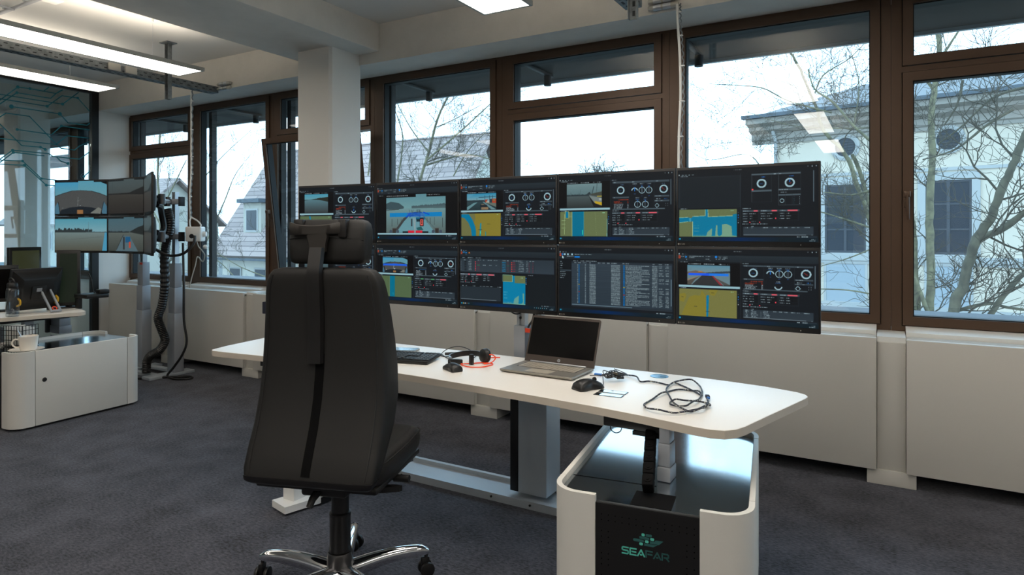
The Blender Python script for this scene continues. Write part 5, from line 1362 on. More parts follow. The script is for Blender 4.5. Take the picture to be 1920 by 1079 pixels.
def scr_list():
    s = Scr(264, 150, 41); chrome_ui(s, True)
    for k, c_ in enumerate(((20, 100, 180), (120, 170, 190), (150, 190, 200), (150, 190, 200))): s.rect(0.026 + k * 0.027, 0.092, 0.040 + k * 0.027, 0.125, c_)
    s.rect(0.05, 0.085, 0.40, 0.175, (31, 39, 45)); s.rect(0.026, 0.10, 0.036, 0.125, (20, 100, 180))
    for x in (0.05, 0.078, 0.118): s.rect(x, 0.095, x + 0.012, 0.12, (150, 190, 205))
    s.dash(0.145, 0.10, 0.16, LIT, 0.010); s.rect(0.145, 0.135, 0.195, 0.155, (10, 120, 210)); s.dash(0.07, 0.13, 0.07, LIT, 0.010)
    s.poly([(0.030, 0.125), (0.048, 0.155), (0.040, 0.158), (0.043, 0.175), (0.037, 0.175), (0.034, 0.16), (0.030, 0.165)], (180, 215, 220))
    s.rect(0.0, 0.19, 0.115, 0.93, (17, 21, 25))
    for k in range(9): s.dash(0.012, 0.215 + k * 0.03 + (0.01 if k > 2 else 0), s.rg.uniform(0.015, 0.06), LIT, 0.010)
    s.rect(0.01, 0.345, 0.115, 0.362, (50, 62, 70))
    s.rect(0.118, 0.215, 0.99, 0.90, (34, 42, 50)); s.grad(0.122, 0.245, 0.985, 0.87, (48, 60, 70), (40, 52, 62))
    for x, l_ in ((0.13, 0.05), (0.20, 0.04), (0.25, 0.10)): s.dash(x, 0.20, l_, LIT, 0.010)
    for x, l_ in ((0.145, 0.03), (0.182, 0.025), (0.22, 0.02), (0.245, 0.014), (0.285, 0.02), (0.36, 0.03), (0.40, 0.03), (0.44, 0.025), (0.48, 0.05), (0.575, 0.02), (0.605, 0.03), (0.83, 0.02), (0.88, 0.03), (0.93, 0.03)): s.dash(x, 0.225, l_, LIT, 0.010)
    for k in range(32):
        y = 0.258 + k * 0.0187
        s.rect(0.122, y - 0.006, 0.985, y - 0.003, (34, 43, 50))
        s.dash(0.172, y, 0.008, LIT, 0.010, 0.95); s.rect(0.184, y - 0.002, 0.194, y + 0.013, (150, 140, 60) if k == 16 else ((130, 40, 56) if k == 22 else (10, 92, 150)), 0.9)
        s.dash(0.243, y, 0.010, LIT, 0.010, 0.95)
        if True: s.dash(0.285, y, 0.058, (140, 158, 164), 0.010, 0.95); s.dash(0.478, y, 0.080, (140, 158, 164), 0.010, 0.95)
        s.rect(0.583, y - 0.003, 0.596, y + 0.014, (140, 136, 70) if k == 17 else ((140, 44, 56) if k == 23 else (10, 96, 160)), 0.95)
        s.dash(0.602, y, s.rg.choice([0.10, 0.14, 0.20, 0.205, 0.2, 0.13]), (140, 158, 164), 0.010, 0.85)
        s.dash(0.825, y, 0.045, (140, 158, 164), 0.010, 0.85)
        if s.rg.random() < 0.7: s.dash(0.88, y, s.rg.uniform(0.02, 0.045), (140, 158, 164), 0.010, 0.8); s.dash(0.935, y, 0.028, (140, 158, 164), 0.010, 0.8)
    s.rect(0.122, 0.868, 0.66, 0.88, (84, 104, 116)); s.rect(0.978, 0.44, 0.985, 0.82, (84, 104, 116)); s.rect(0.118, 0.89, 0.99, 0.895, (50, 60, 66)); return s
def scr_table():
    s = Scr(264, 150, 33); chrome_ui(s, True)
    s.rect(0.08, 0.085, 0.42, 0.175, (31, 39, 45)); s.poly([(0.09, 0.12), (0.10, 0.095), (0.11, 0.12)], (210, 120, 40)); s.poly([(0.03, 0.095), (0.05, 0.095), (0.04, 0.118)], (30, 120, 190))
    s.grad(0.0, 0.21, 0.985, 0.43, (40, 50, 58), (46, 57, 66))
    for x, l_ in ((0.02, 0.03), (0.08, 0.07), (0.17, 0.06)): s.dash(x, 0.19, l_, LIT, 0.010)
    for x, l_ in ((0.04, 0.02), (0.10, 0.03), (0.19, 0.04), (0.25, 0.02), (0.30, 0.05), (0.37, 0.04), (0.46, 0.04), (0.51, 0.02), (0.57, 0.05), (0.62, 0.05), (0.71, 0.01), (0.74, 0.02), (0.77, 0.02)): s.dash(x, 0.228, l_, LIT, 0.010)
    for k in range(6):
        y = 0.255 + k * 0.028
        s.dash(0.006, y, 0.004, LIT, 0.010, 1); s.rect(0.045, y, 0.07, y + 0.014, (22, 26, 30)); s.dash(0.09, y, 0.035, LIT, 0.010)
        s.ringc(0.17, y + 0.006, 0, 0.008, (206, 60, 70)); s.dash(0.19, y, 0.03, (60, 150, 90) if k == 2 else (110, 44, 60), 0.010)
        s.dash(0.46, y, 0.036, (20, 130, 180), 0.011, 0.95); s.dash(0.512, y, 0.02, (60, 150, 90) if k == 2 else (110, 44, 60), 0.010)
        s.ringc(0.56, y + 0.006, 0, 0.008, (206, 60, 50)); s.dash(0.565, y, 0.035, (130, 40, 56), 0.011, 0.9); s.dash(0.63, y, 0.055, LIT, 0.010); s.dash(0.71, y, 0.02, LIT, 0.010); s.dash(0.735, y, 0.012, (120, 40, 56), 0.011); s.dash(0.77, y, 0.012, (120, 40, 56), 0.011)
        if k == 2: s.dash(0.25, y, 0.035, LIT, 0.010); s.dash(0.32, y, 0.03, LIT, 0.010); s.dash(0.39, y, 0.02, LIT, 0.010)
    s.rect(0.44, 0.22, 0.442, 0.43, (26, 32, 37)); s.rect(0.54, 0.22, 0.542, 0.43, (26, 32, 37)); s.rect(0.79, 0.22, 0.792, 0.43, (26, 32, 37))
    y = 0.46
    for i, (x, w_, l_) in enumerate(((0.0, 0.115, 0.018), (0.12, 0.125, 0.055), (0.25, 0.13, 0.062))):
        s.rect(x, y, x + w_, y + 0.026, (84, 94, 104)); s.dash(x + 0.004, y + 0.008, 0.04, LIT, 0.010); s.rect(x + w_ - l_ - 0.008, y + 0.004, x + w_ - 0.008, y + 0.022, (200, 84, 98))
        for r_ in range(3): s.dash(x + 0.005, y + 0.045 + r_ * 0.03, 0.03, LIT, 0.010); s.dash(x + 0.05, y + 0.045 + r_ * 0.03, 0.03, LIT, 0.010)
    s.rect(0.055, 0.585, 0.062, 0.6, (214, 66, 80)); s.rect(0.12, 0.585, 0.127, 0.6, (214, 66, 80)); s.dash(0.0, 0.605, 0.04, LIT, 0.010); s.dash(0.055, 0.605, 0.05, LIT, 0.010); s.dash(0.12, 0.605, 0.05, LIT, 0.010)
    for x, l_ in ((0.02, 0.02), (0.06, 0.014), (0.14, 0.03), (0.22, 0.02), (0.25, 0.03), (0.29, 0.025), (0.33, 0.03), (0.41, 0.04)): s.dash(x, 0.662, l_, LIT, 0.010)
    s.rect(0.0, 0.68, 0.445, 0.90, (34, 43, 50)); s.rect(0.006, 0.886, 0.40, 0.898, (92, 106, 114))
    x0, y0, x1, y1 = 0.468, 0.47, 0.70, 0.935; g = sub(x0, y0, x1, y1)
    s.rect(x0, y0, x1, y1, (0, 118, 158)); s.rect(*g(0, 0), *g(0.42, 0.22), OLV); s.rect(*g(0.53, 0), *g(1, 0.26), OLV); s.frame(*g(-0.02, -0.02), *g(0.43, 0.225), (130, 180, 150), 0.006); pale = (96, 150, 140)
    s.poly([g(0.47, 0.97), g(0.52, 0.8), g(0.72, 0.68), g(0.70, 0.97)], pale); s.poly([g(0.80, 1), g(0.9, 0.9), g(0.88, 0.6), g(0.95, 0.6), g(0.95, 1)], pale); s.rect(*g(0, 0.97), *g(1, 1), pale)
    for py in (0.57, 0.67, 0.78): s.dash(*g(0.03, py), 0.04, (110, 180, 190), 0.010)
    for k in range(6): s.rect(*g(0.04 + k * 0.07, 0.92), *g(0.06 + k * 0.07, 0.97), pale)
    s.dash(*g(0.8, 0.06), 0.02, (160, 200, 180), 0.012)
    for k, c_ in enumerate(((30, 120, 190), (30, 90, 150), (30, 110, 170), (170, 182, 186))): s.rect(0.705, 0.50 + k * 0.03, 0.712, 0.515 + k * 0.03, c_)
    s.rect(0.72, 0.48, 0.985, 0.93, (20, 25, 29)); s.dash(0.73, 0.455, 0.05, LIT, 0.010)
    for k in range(4): s.rect(0.03 + k * 0.02, 0.957, 0.040 + k * 0.02, 0.976, ((190, 160, 90), (150, 170, 190), (110, 80, 60), (60, 110, 120))[k])
    for k in range(7): s.rect(0.79 + k * 0.02, 0.962, 0.796 + k * 0.02, 0.975, (90, 180, 200) if k % 2 else (150, 165, 170))
    return s

# ------------------------------------------------------------------ monitors
MW, MH = 0.5965, 0.3565
def monitor(loc, rz, scr, label, group, w_=MW, h_=MH, tb=0.012, bb=0.022):
    r = empty('monitor', loc, rz, label, 'monitor', group)
    # front lies in the plane y = 0; the housing swells behind it
    MB().rbox(-w_ / 2, w_ / 2, 0.0005, 0.020, -h_ / 2, h_ / 2, 0.003, 2).build('bezel', 'bezel', r)
    hb = MB()
    hb.loft([[(x * (w_ / 2 - d), yy, z * (h_ / 2 - d)) for x, z in ((-1, -1), (1, -1), (1, 1), (-1, 1))] for yy, d in ((0.0205, 0.02), (0.034, 0.03), (0.048, 0.09), (0.054, 0.14))])
    hb.build('rear_housing', 'black_plastic', r, smooth=30)
    MB().rbox(-0.05, 0.05, 0.0545, 0.066, -0.05, 0.05, 0.004, 2).build('mounting_plate', 'steel_grey', r)
    e = empty('panel', (0, 0, (bb - tb) / 2)); 
    so = display(scr, w_ - 0.016, h_ - tb - bb, r, y=-0.0004)
    so.location = (0, 0, (bb - tb) / 2)
    bpy.data.objects.remove(e)
    lg = MB()
    X = T(-w_ / 2 + 0.012, -0.0003, -h_ / 2 + 0.010, R(90))
    lg.prism([(0.0, -0.0045), (0.0045, 0), (0, 0.0045), (-0.0045, 0)], 0, 0.0008, 0, X)
    lo = lg.build('maker_emblem', 'key_legend', r, smooth=0)
    wm = MB()
    for i, pts in enumerate(([(0.6, 1), (0, 1), (0, 0), (0.6, 0)], [(0.3, 0), (0.3, 1)], [(0, 1), (0.7, 1), (0, 0), (0.7, 0)], [(0, 0), (0, 1), (0.7, 1), (0.7, 0), (0, 0)])):
        stroke(wm, [(0.0075 + i * 0.0052 + px * 0.0055, -0.0024 + pz * 0.0048) for px, pz in pts], 0.0009, X)
        if i == 0: stroke(wm, [(0.0075, 0), (0.0105, 0)], 0.0009, X)
    wm.build('maker_wordmark', 'key_legend', r, smooth=0)
    MB().cyl((w_ / 2 - 0.075, -0.0004, -h_ / 2 + 0.010), (w_ / 2 - 0.075, 0.0004, -h_ / 2 + 0.010), 0.0022, 8).build('power_light', 'key_legend', r)
    return r
zt, zb = 1.5165, 1.1597
GT, GB = 'monitors of the near video wall', 'monitors of the near video wall'
xs5 = [-0.228 - 0.2985 - 0.6 * k for k in range(5)]
YM = 2.92
ang = R(5.5)
lx = -2.628 - math.cos(ang) * 0.30; ly = YM - math.sin(ang) * 0.30
pos = [(x, YM, 0.0) for x in xs5[:4]] + [(lx, ly, ang)]
top = [(console(5, None, ch_basin, False, 0, 'rrr', 0, True, True), 'top-row monitor at the right end with an empty field over a basin chart'),
       (console(4, cam_harbour, ch_canal, False, 4, 'rrr', 5), 'top-row monitor showing a grey harbour with a yellow ship above a canal chart'),
       (console(3, cam_port, ch_bend, True, 2, 'rrr', 4), 'top-row monitor with a container quay above a yellow chart of a bend'),
       (scr_deck(), 'top-row monitor filled by a ship deck camera picture with a blue band'),
       (console(1, cam_river, ch_creek, False, 2, 'rrr', 4), 'top-row monitor behind the headrest showing an empty river')]
bot = [(console(15, cam_lock, ch_yellow, True, 3, 'rrr', 5), 'bottom-row monitor at the right end with blue-banded lock picture and yellow chart'),
       (scr_list(), 'bottom-row monitor above the laptop showing a long list of lines'),
       (scr_table(), 'bottom-row monitor above the headset showing tables and one narrow blue chart'),
       (console(12, cam_fish, ch_green, True, 3, 'ggr', 4, False), 'bottom-row monitor beside the headrest with fisheye picture and green chart'),
       (console(11, cam_river, ch_green, True, 3, 'rrr', 4), 'bottom-row monitor almost hidden by the chair back')]
for (x, y, a), (s_, l_) in zip(pos, top): monitor((x, y, zt), a, s_, l_, GT)
for (x, y, a), (s_, l_) in zip(pos, bot): monitor((x, y, zb), a, s_, l_, GB)
# ------------------------------------------------------------------ things on the near desk
def on(x, y): return (x, y, DTOP)
# keyboard
kb = empty('keyboard', (-2.175, 2.555, DTOP + 0.0062), R(22.5 - 9), 'black full-size keyboard half hidden behind the chair', 'keyboard')
MB().rbox(-0.222, 0.222, -0.088, 0.088, 0.0005, 0.016, 0.005, 2, X=T(0, 0, 0, R(3.5))).build('case', 'black_plastic', kb)
rows = [(-0.066, [(-.205, .024), (-.178, .024), (-.151, .024), (-.124, .115), (-.006, .024), (.021, .022), (.046, .018), (.075, .018), (.095, .018), (.115, .018), (.142, .038), (.182, .018), (.202, .018)])]
for r_ in range(1, 6):
    y = -0.066 + r_ * 0.0235 + (0.008 if r_ == 5 else 0)
    rows.append((y, [(-.205 + k * .0202, .018) for k in range(14)] + ([(.075 + k * .0202, .018) for k in range(3)] if r_ in (3, 4, 5) else ([(.095, .018)] if r_ == 1 else [])) + [(.142 + k * .0202, .018) for k in range(4)]))
for y, ks in rows:
    for x, w_ in ks:
        k_ = MB().rbox(x, x + w_, y, y + 0.0185, 0.0165, 0.0205, 0.0015, 1, X=T(0, 0, 0, R(3.5)))
        ko = k_.build('key', 'keycap', kb)
kl = MB()
rg = random.Random(9)
for y, ks in rows:
    for x, w_ in ks:
        kl.box(x + 0.005, x + 0.005 + rg.uniform(0.002, 0.006), y + 0.010, y + 0.0125, 0.0206, 0.0208, X=T(0, 0, 0, R(3.5)))
ko = kl.build('key_legend', 'key_legend', kb, smooth=0); ko['kind'] = 'stuff'
# flat glass-topped device behind the keyboard
ph = empty('tablet', on(-2.30, 2.748), R(20), 'slim silver edged tablet lying behind the keyboard', 'tablet')
MB().rbox(-0.10, 0.10, -0.045, 0.045, 0.0005, 0.012, 0.004, 2).build('body', 'laptop_silver', ph)
MB().rbox(-0.095, 0.095, -0.041, 0.041, 0.0121, 0.0135, 0.0005, 1).build('glass', 'phone_glass', ph)
# mice
def mouse(loc, rz, label, L_, W_, H_, strip):
    r = empty('computer_mouse', loc, R(rz), label, 'mouse', 'computer mice on the near desk')
    rings = []
    n = 14
    for i in range(n + 1):
        t_ = i / n
        y = -L_ / 2 + L_ * t_
        hgt = H_ * (0.30 + 0.70 * math.sin(PI * min(1, t_ * 0.78 + 0.16)) ** 0.9) if 0 < i < n else H_ * 0.32
        wd = W_ * (0.80 + 0.20 * abs(math.cos(PI * t_))) * (0.86 if i in (0, n) else 1) / 2
        prof = [(-wd * 0.92, 0.001), (-wd, hgt * 0.35), (-wd * 0.9, hgt * 0.68), (-wd * 0.6, hgt * 0.92), (0, hgt), (wd * 0.6, hgt * 0.92), (wd * 0.9, hgt * 0.68), (wd, hgt * 0.35), (wd * 0.92, 0.001)]
        rings.append([(x, y, z) for x, z in prof])
    MB().loft(rings).build('shell', 'black_satin', r, smooth=60)
    MB().lathe([(0.0, -0.0035), (0.010, -0.0035), (0.011, 0), (0.010, 0.0035), (0.0, 0.0035)], 18, X=T(0, L_ * 0.27, H_ * 0.80, 0, R(90), 0)).build('scroll_wheel', 'chair_piping', r)
    if strip: MB().rbox(-W_ / 2 - 0.0008, -W_ / 2 + 0.004, -0.012, 0.018, H_ * 0.50, H_ * 0.64, 0.001, 1).build('side_button', 'steel_light', r)
    else: MB().rbox(-W_ / 2 - 0.0005, -W_ / 2 + 0.004, -0.014, 0.014, H_ * 0.5, H_ * 0.6, 0.001, 1).build('side_button', 'chair_piping', r)
    return r
mouse(on(-1.765, 2.49), 62, 'small black wireless mouse in front of the orange-corded headset', 0.105, 0.062, 0.037, False)
mm = mouse(on(-1.068, 2.475), -28, 'larger black wired mouse in front of the tangled cable', 0.125, 0.072, 0.044, True)
# headset lying on its side
hs = empty('headset', on(-1.78, 2.70), 0, 'black headset with orange cord lying between keyboard and laptop', 'headset')
ec = MB(); X = T(0.055, 0.010, 0.037, R(84), R(6), R(-24))
ec.lathe([(0.0, -0.016), (0.024, -0.017), (0.034, -0.014), (0.0365, -0.006), (0.034, 0.0), (0.0325, 0.004), (0.034, 0.006), (0.032, 0.014), (0.022, 0.018), (0.0, 0.018)], 32, X=X)
ec.build('earcup', 'black_satin', hs, smooth=50)
hb = MB(); pts = smooth_path([(0.026, 0.030, 0.036), (-0.02, 0.052, 0.034), (-0.075, 0.055, 0.030), (-0.118, 0.030, 0.024), (-0.135, -0.01, 0.019), (-0.125, -0.04, 0.016), (-0.108, -0.062, 0.0155)], 5)
v_ = []
for i, p in enumerate(pts):
    a = pts[max(0, i - 1)]; b_ = pts[min(len(pts) - 1, i + 1)]; d = (b_ - a).normalized(); n_ = Vector((-d.y, d.x, 0)).normalized() * 0.004
    hgt = 0.013
    v_ += [tuple(p - n_ + Vector((0, 0, -hgt))), tuple(p + n_ + Vector((0, 0, -hgt))), tuple(p + n_ + Vector((0, 0, hgt))), tuple(p - n_ + Vector((0, 0, hgt)))]
k_ = len(pts)
hb.add(v_, [(i * 4 + a, i * 4 + (a + 1) % 4, i * 4 + 4 + (a + 1) % 4, i * 4 + 4 + a) for i in range(k_ - 1) for a in range(4)] + [(0, 1, 2, 3), (k_ * 4 - 1, k_ * 4 - 2, k_ * 4 - 3, k_ * 4 - 4)])
hb.build('headband', 'black_satin', hs)
MB().rbox(-0.009, 0.009, -0.006, 0.006, 0.004, 0.030, 0.002, 2, X=T(-0.098, -0.070, 0, 0, 0, R(-32))).build('band_slider', 'alu', hs)
MB().rbox(-0.006, 0.006, -0.006, 0.006, 0.020, 0.050, 0.002, 2, X=T(0.026, 0.030, 0, 0, 0, R(-20))).build('band_slider', 'alu', hs)
mp_ = MB(); mp_.rbox(-0.040, 0.035, -0.008, 0.008, 0.0005, 0.026, 0.006, 2, X=T(-0.052, -0.088, 0, 0, 0, R(18))); mp_.build('inline_control', 'black_satin', hs)
MB().rbox(-0.010, 0.010, -0.010, 0.010, 0.0005, 0.052, 0.004, 2, X=T(0.022, -0.060, 0)).build('earcup_edge', 'black_plastic', hs)
wr = MB(); L0 = Vector((-1.78, 2.70, 0))
def rel(l, z=0.0045): return [(x - L0.x, y - L0.y, z) for x, y in l]
wr.tube(smooth_path(rel([(-1.840, 2.655), (-1.784, 2.597), (-1.751, 2.58), (-1.717, 2.576), (-1.68, 2.597), (-1.664, 2.631), (-1.658, 2.67), (-1.673, 2.698), (-1.698, 2.70), (-1.73, 2.69), (-1.76, 2.655), (-1.80, 2.615)]), 5), 0.0028, 8)
wr.build('orange_cord', 'orange_cable', hs)
wr = MB(); wr.tube(smooth_path([(0.088, 0.0, 0.046), (0.100, 0.012, 0.044), (0.112, 0.02, 0.030), (0.106, 0.006, 0.014), (0.090, -0.010, 0.005), (0.07, -0.022, 0.0045), (0.04, 0.03, 0.0045), (0.02, 0.12, 0.0045), (0.06, 0.15, 0.0045)], 5), 0.0028, 8)
wr.build('orange_cord', 'orange_cable', hs)
wr = MB(); wr.tube(smooth_path([(-0.13, -0.02, 0.005), (-0.183, 0.014, 0.0035), (-0.253, 0.072, 0.004), (-0.275, 0.112, 0.008), (-0.265, 0.15, 0.022), (-0.22, 0.17, 0.034), (-0.16, 0.165, 0.030), (-0.10, 0.14, 0.018), (-0.06, 0.105, 0.008), (-0.055, 0.07, 0.004)], 5), 0.0022, 8)
wr.build('black_lead', 'black_plastic', hs)
wr = MB(); wr.tube(smooth_path([(-0.30, 0.065, 0.006), (-0.212, 0.030, 0.0035), (-0.175, 0.06, 0.0035), (-0.14, 0.13, 0.0035), (-0.09, 0.155, 0.0035), (-0.05, 0.13, 0.0035)], 5), 0.0022, 8)
wr.build('black_lead', 'black_plastic', hs)
ic = MB(); ic.tube([(-0.222, 0.055, 0.012), (-0.20, 0.075, 0.012), (-0.155, 0.115, 0.014)], [0.007, 0.0085, 0.007], 10); ic.build('volume_control', 'black_satin', hs)
pg = MB(); pg.rbox(-0.026, 0.026, -0.010, 0.010, 0.0005, 0.014, 0.003, 2, X=T(-0.263, 0.036, 0, 0, 0, R(24))); pg.build('plug', 'black_satin', hs)

# laptop
lp = empty('laptop', on(-1.365, 2.680), R(-2.0), 'open silver laptop with dark screen in the middle of the desk', 'laptop')
WL, DL = 0.376, 0.225
bs = MB(); bs.loft([[(x * (WL / 2 - d), y, z) for x, y in ((-1, -DL / 2 + d * 1.2), (1, -DL / 2 + d * 1.2), (1, DL / 2), (-1, DL / 2))] for z, d in ((0.002, 0.008), (0.006, 0.002), (0.013, 0.0), (0.0155, 0.0015))])
bs.build('base', 'laptop_silver', lp, smooth=30)
kbm = MB()
for r_ in range(6):
    for k in range(14):
        if r_ == 0 and 3 <= k <= 7:
            if k == 3: kbm.box(-0.150 + 3 * 0.0216, -0.150 + 8 * 0.0216 - 0.003, -0.012, 0.004, 0.0158, 0.0168)
            continue
        kbm.box(-0.150 + k * 0.0216 + 0.001, -0.150 + (k + 1) * 0.0216 - 0.002, -0.012 + r_ * 0.0175, -0.012 + r_ * 0.0175 + 0.0150, 0.0158, 0.0168)
ko = kbm.build('keyboard', 'laptop_keys', lp, smooth=0)
MB().box(-0.155, 0.155, -0.016, 0.096, 0.01555, 0.01575).build('key_well', 'bezel', lp, smooth=0)
MB().box(-0.062, 0.062, -0.100, -0.028, 0.01555, 0.0161).build('touchpad', 'laptop_keys', lp, smooth=0)
MB().cyl((-0.15, DL / 2 - 0.004, 0.0185), (0.15, DL / 2 - 0.004, 0.0185), 0.0045, 10).build('hinge', 'alu', lp)
X = T(0, DL / 2 + 0.002, 0.016, R(-21), 0, 0)
HL = 0.232
ld = MB(); p_ = arc(WL / 2 - 0.010, HL - 0.010, 0.010, 0, 90, 5) + arc(-WL / 2 + 0.010, HL - 0.010, 0.010, 90, 180, 5) + [(-WL / 2, 0.0), (WL / 2, 0.0)]
ld.prism(p_, -0.006, 0.0, 0, X @ T(0, 0, 0, R(90)))
lo = ld.build('lid', 'laptop_bezel', lp)
MB().box(-WL / 2 + 0.008, WL / 2 - 0.008, -0.0005, 0.0002, 0.034, HL - 0.012, X=X).build('screen', 'laptop_screen', lp, smooth=0)
lg = MB(); lg.prism(arc(0, 0.017, 0.0078, 0, 345, 24), 0, 0.0006, 0, X @ T(0, -0.0002, 0, R(90))); lg.build('logo_disc', 'steel_light', lo, smooth=0)
hp = MB(); Xh = X @ T(0, -0.0009, 0, R(90))
stroke(hp, [(-0.0032, 0.0235), (-0.0052, 0.0125)], 0.0011, Xh); stroke(hp, [(-0.0042, 0.0185), (-0.0015, 0.0190), (-0.0024, 0.0125)], 0.0011, Xh)
stroke(hp, [(0.0015, 0.0205), (-0.0003, 0.0100)], 0.0011, Xh); stroke(hp, [(0.0012, 0.0200), (0.0042, 0.0200), (0.0034, 0.0140), (0.0006, 0.0140)], 0.0011, Xh)
hp.build('logo_letters', 'bezel', lo, smooth=0)
MB().cyl((0, -0.0006, HL - 0.006), (0, 0.0002, HL - 0.006), 0.0024, 12, X=X).build('webcam', 'black_gloss', lo)
# cables beside the laptop
ub = empty('usb_cable', on(-0.68, 2.5), 0, 'speckled braided USB cable lying in loose coils on the right of the desk', 'cable')
c0 = [(-1.112, 2.729), (-1.085, 2.772), (-1.02, 2.785), (-0.955, 2.750), (-0.917, 2.693), (-0.888, 2.719), (-0.842, 2.713), (-0.793, 2.694), (-0.779, 2.72), (-0.76, 2.728), (-0.717, 2.687), (-0.664, 2.629), (-0.626, 2.582)]
c1 = [(-0.649, 2.622), (-0.679, 2.644), (-0.716, 2.644), (-0.742, 2.628), (-0.76, 2.582), (-0.77, 2.514), (-0.779, 2.434), (-0.784, 2.361), (-0.773, 2.313), (-0.749, 2.282), (-0.708, 2.261), (-0.656, 2.271), (-0.632, 2.29), (-0.611, 2.324), (-0.587, 2.369), (-0.567, 2.413), (-0.561, 2.436), (-0.571, 2.457), (-0.613, 2.474), (-0.657, 2.462), (-0.69, 2.433), (-0.701, 2.402), (-0.69, 2.375), (-0.666, 2.369), (-0.637, 2.388), (-0.624, 2.433), (-0.62, 2.505), (-0.631, 2.602), (-0.654, 2.683), (-0.686, 2.756), (-0.724, 2.793), (-0.763, 2.791), (-0.783, 2.735), (-0.783, 2.649), (-0.768, 2.577), (-0.733, 2.49), (-0.696, 2.419), (-0.659, 2.366), (-0.624, 2.329), (-0.599, 2.321), (-0.576, 2.35), (-0.57, 2.398), (-0.574, 2.442), (-0.58, 2.486), (-0.597, 2.535)]
allp = c0 + c1
zc = [0.0046 + (0.007 if i % 5 == 3 else 0.0) + (0.004 if i > 20 else 0) for i in range(len(allp))]
wr = MB(); wr.tube(smooth_path([(x + 0.68, y - 2.5, z) for (x, y), z in zip(allp, zc)], 5), 0.0034, 8); wr.build('braided_cord', 'braid', ub, smooth=60)
pg = MB(); X = T(0.082, 0.052, 0.012, 0, 0, R(110)); pg.rbox(-0.018, 0.012, -0.008, 0.008, -0.005, 0.005, 0.002, 2, X=X); pg.build('plug', 'navy_tag', ub)
pg = MB(); pg.rbox(0.0125, 0.024, -0.006, 0.006, -0.0025, 0.0025, 0.0008, 1, X=X); pg.build('plug_tip', 'alu', ub)
pg = MB(); pg.rbox(-0.030, -0.0185, -0.006, 0.006, -0.004, 0.004, 0.002, 2, X=X); pg.build('strain_relief', 'blue_plastic', ub)
pg = MB(); pg.rbox(-0.465, -0.43, 0.222, 0.236, 0.0005, 0.010, 0.002, 2); pg.build('plug', 'blue_plastic', ub)
tb_ = empty('mouse_cable', on(-1.035, 2.672), 0, 'tangled thin black cable bundled beside the laptop', 'cable')
rg = random.Random(12)
for q in range(4):
    pts = []
    a0 = rg.uniform(0, 6)
    for i in range(11):
        a = a0 + i * 1.25 + rg.uniform(-.5, .5)
        rr = rg.uniform(0.025, 0.075)
        pts.append((math.cos(a) * rr * 0.75, math.sin(a) * rr * 1.0 + 0.01, 0.014 + 0.024 * abs(math.sin(i * 1.7 + q)) * rg.uniform(0.4, 1.0)))
    if q == 0: pts = [(-0.105, -0.01, 0.012), (-0.08, 0.0, 0.014)] + pts
    if q == 1: pts = [(0.003, -0.128, 0.008), (0.0, -0.11, 0.007)] + pts
    wr = MB(); wr.tube(smooth_path(pts, 6), 0.0019, 6); wr.build('cord', 'black_plastic', tb_, smooth=60)
MB().rbox(-0.012, 0.02, -0.008, 0.008, 0.010, 0.020, 0.003, 2, X=T(0.03, 0.0, 0, 0, 0, 0.6)).build('plug', 'black_satin', tb_)
MB().rbox(-0.01, 0.01, -0.003, 0.003, 0.030, 0.042, 0.002, 2, X=T(0.02, -0.02, 0)).build('cable_tie', 'bark_dark', tb_)
# two glossy black cards mirroring the windows
for i, (y0, y1, sh) in enumerate(((2.398, 2.446, 0.0), (2.452, 2.500, -0.002))):
    r = empty('glossy_card', on(-0.955 + sh, (y0 + y1) / 2), R(3), ['glossy black strip on the desk nearer its front edge', 'glossy black strip on the desk just behind the first one'][i], 'card', 'glossy strips beside the wired mouse')
    MB().box(-0.058, 0.058, -0.022, 0.022, 0.0003, 0.0012).build('card', 'black_plastic', r, smooth=0)
    MB().box(-0.0535, 0.0535, -0.0175, 0.0175, 0.0013, 0.0016).build('gloss_face', 'mirror_black', r, smooth=0)

# ------------------------------------------------------------------ left station
ld_ = empty('desk', (-7.22, 2.5, 0), 0, 'white sit-stand desk at the left edge carrying old monitors and a bottle', 'desk')
desk_top(ld_, -1.8, -2.33)
MB().rbox(-0.45, 1.36, -0.19, 0.36, DTOP - 0.055, DTOP - 0.031, 0.004, 2).build('underframe', 'black_satin', ld_)
lift_column(ld_, 1.05, 0.47 - 0.10, [(0.535, 0.60), (0.60, 0.66), (0.66, 0.694)], 0.16, 0.10, 'steel_grey')
lift_column(ld_, 1.26, 0.03, [(0.535, 0.60), (0.60, 0.66), (0.66, 0.694)], 0.075, 0.085, 'steel_grey')
MB().rbox(0.93, 0.965, 0.30, 0.42, 0.535, 0.69, 0.003, 2).build('cable_chain', 'black_satin', ld_)
MB().rbox(-0.4, -0.3, -0.1, 0.0, 0.0, 0.694, 0.004, 2).build('leg', 'white_metal', ld_)
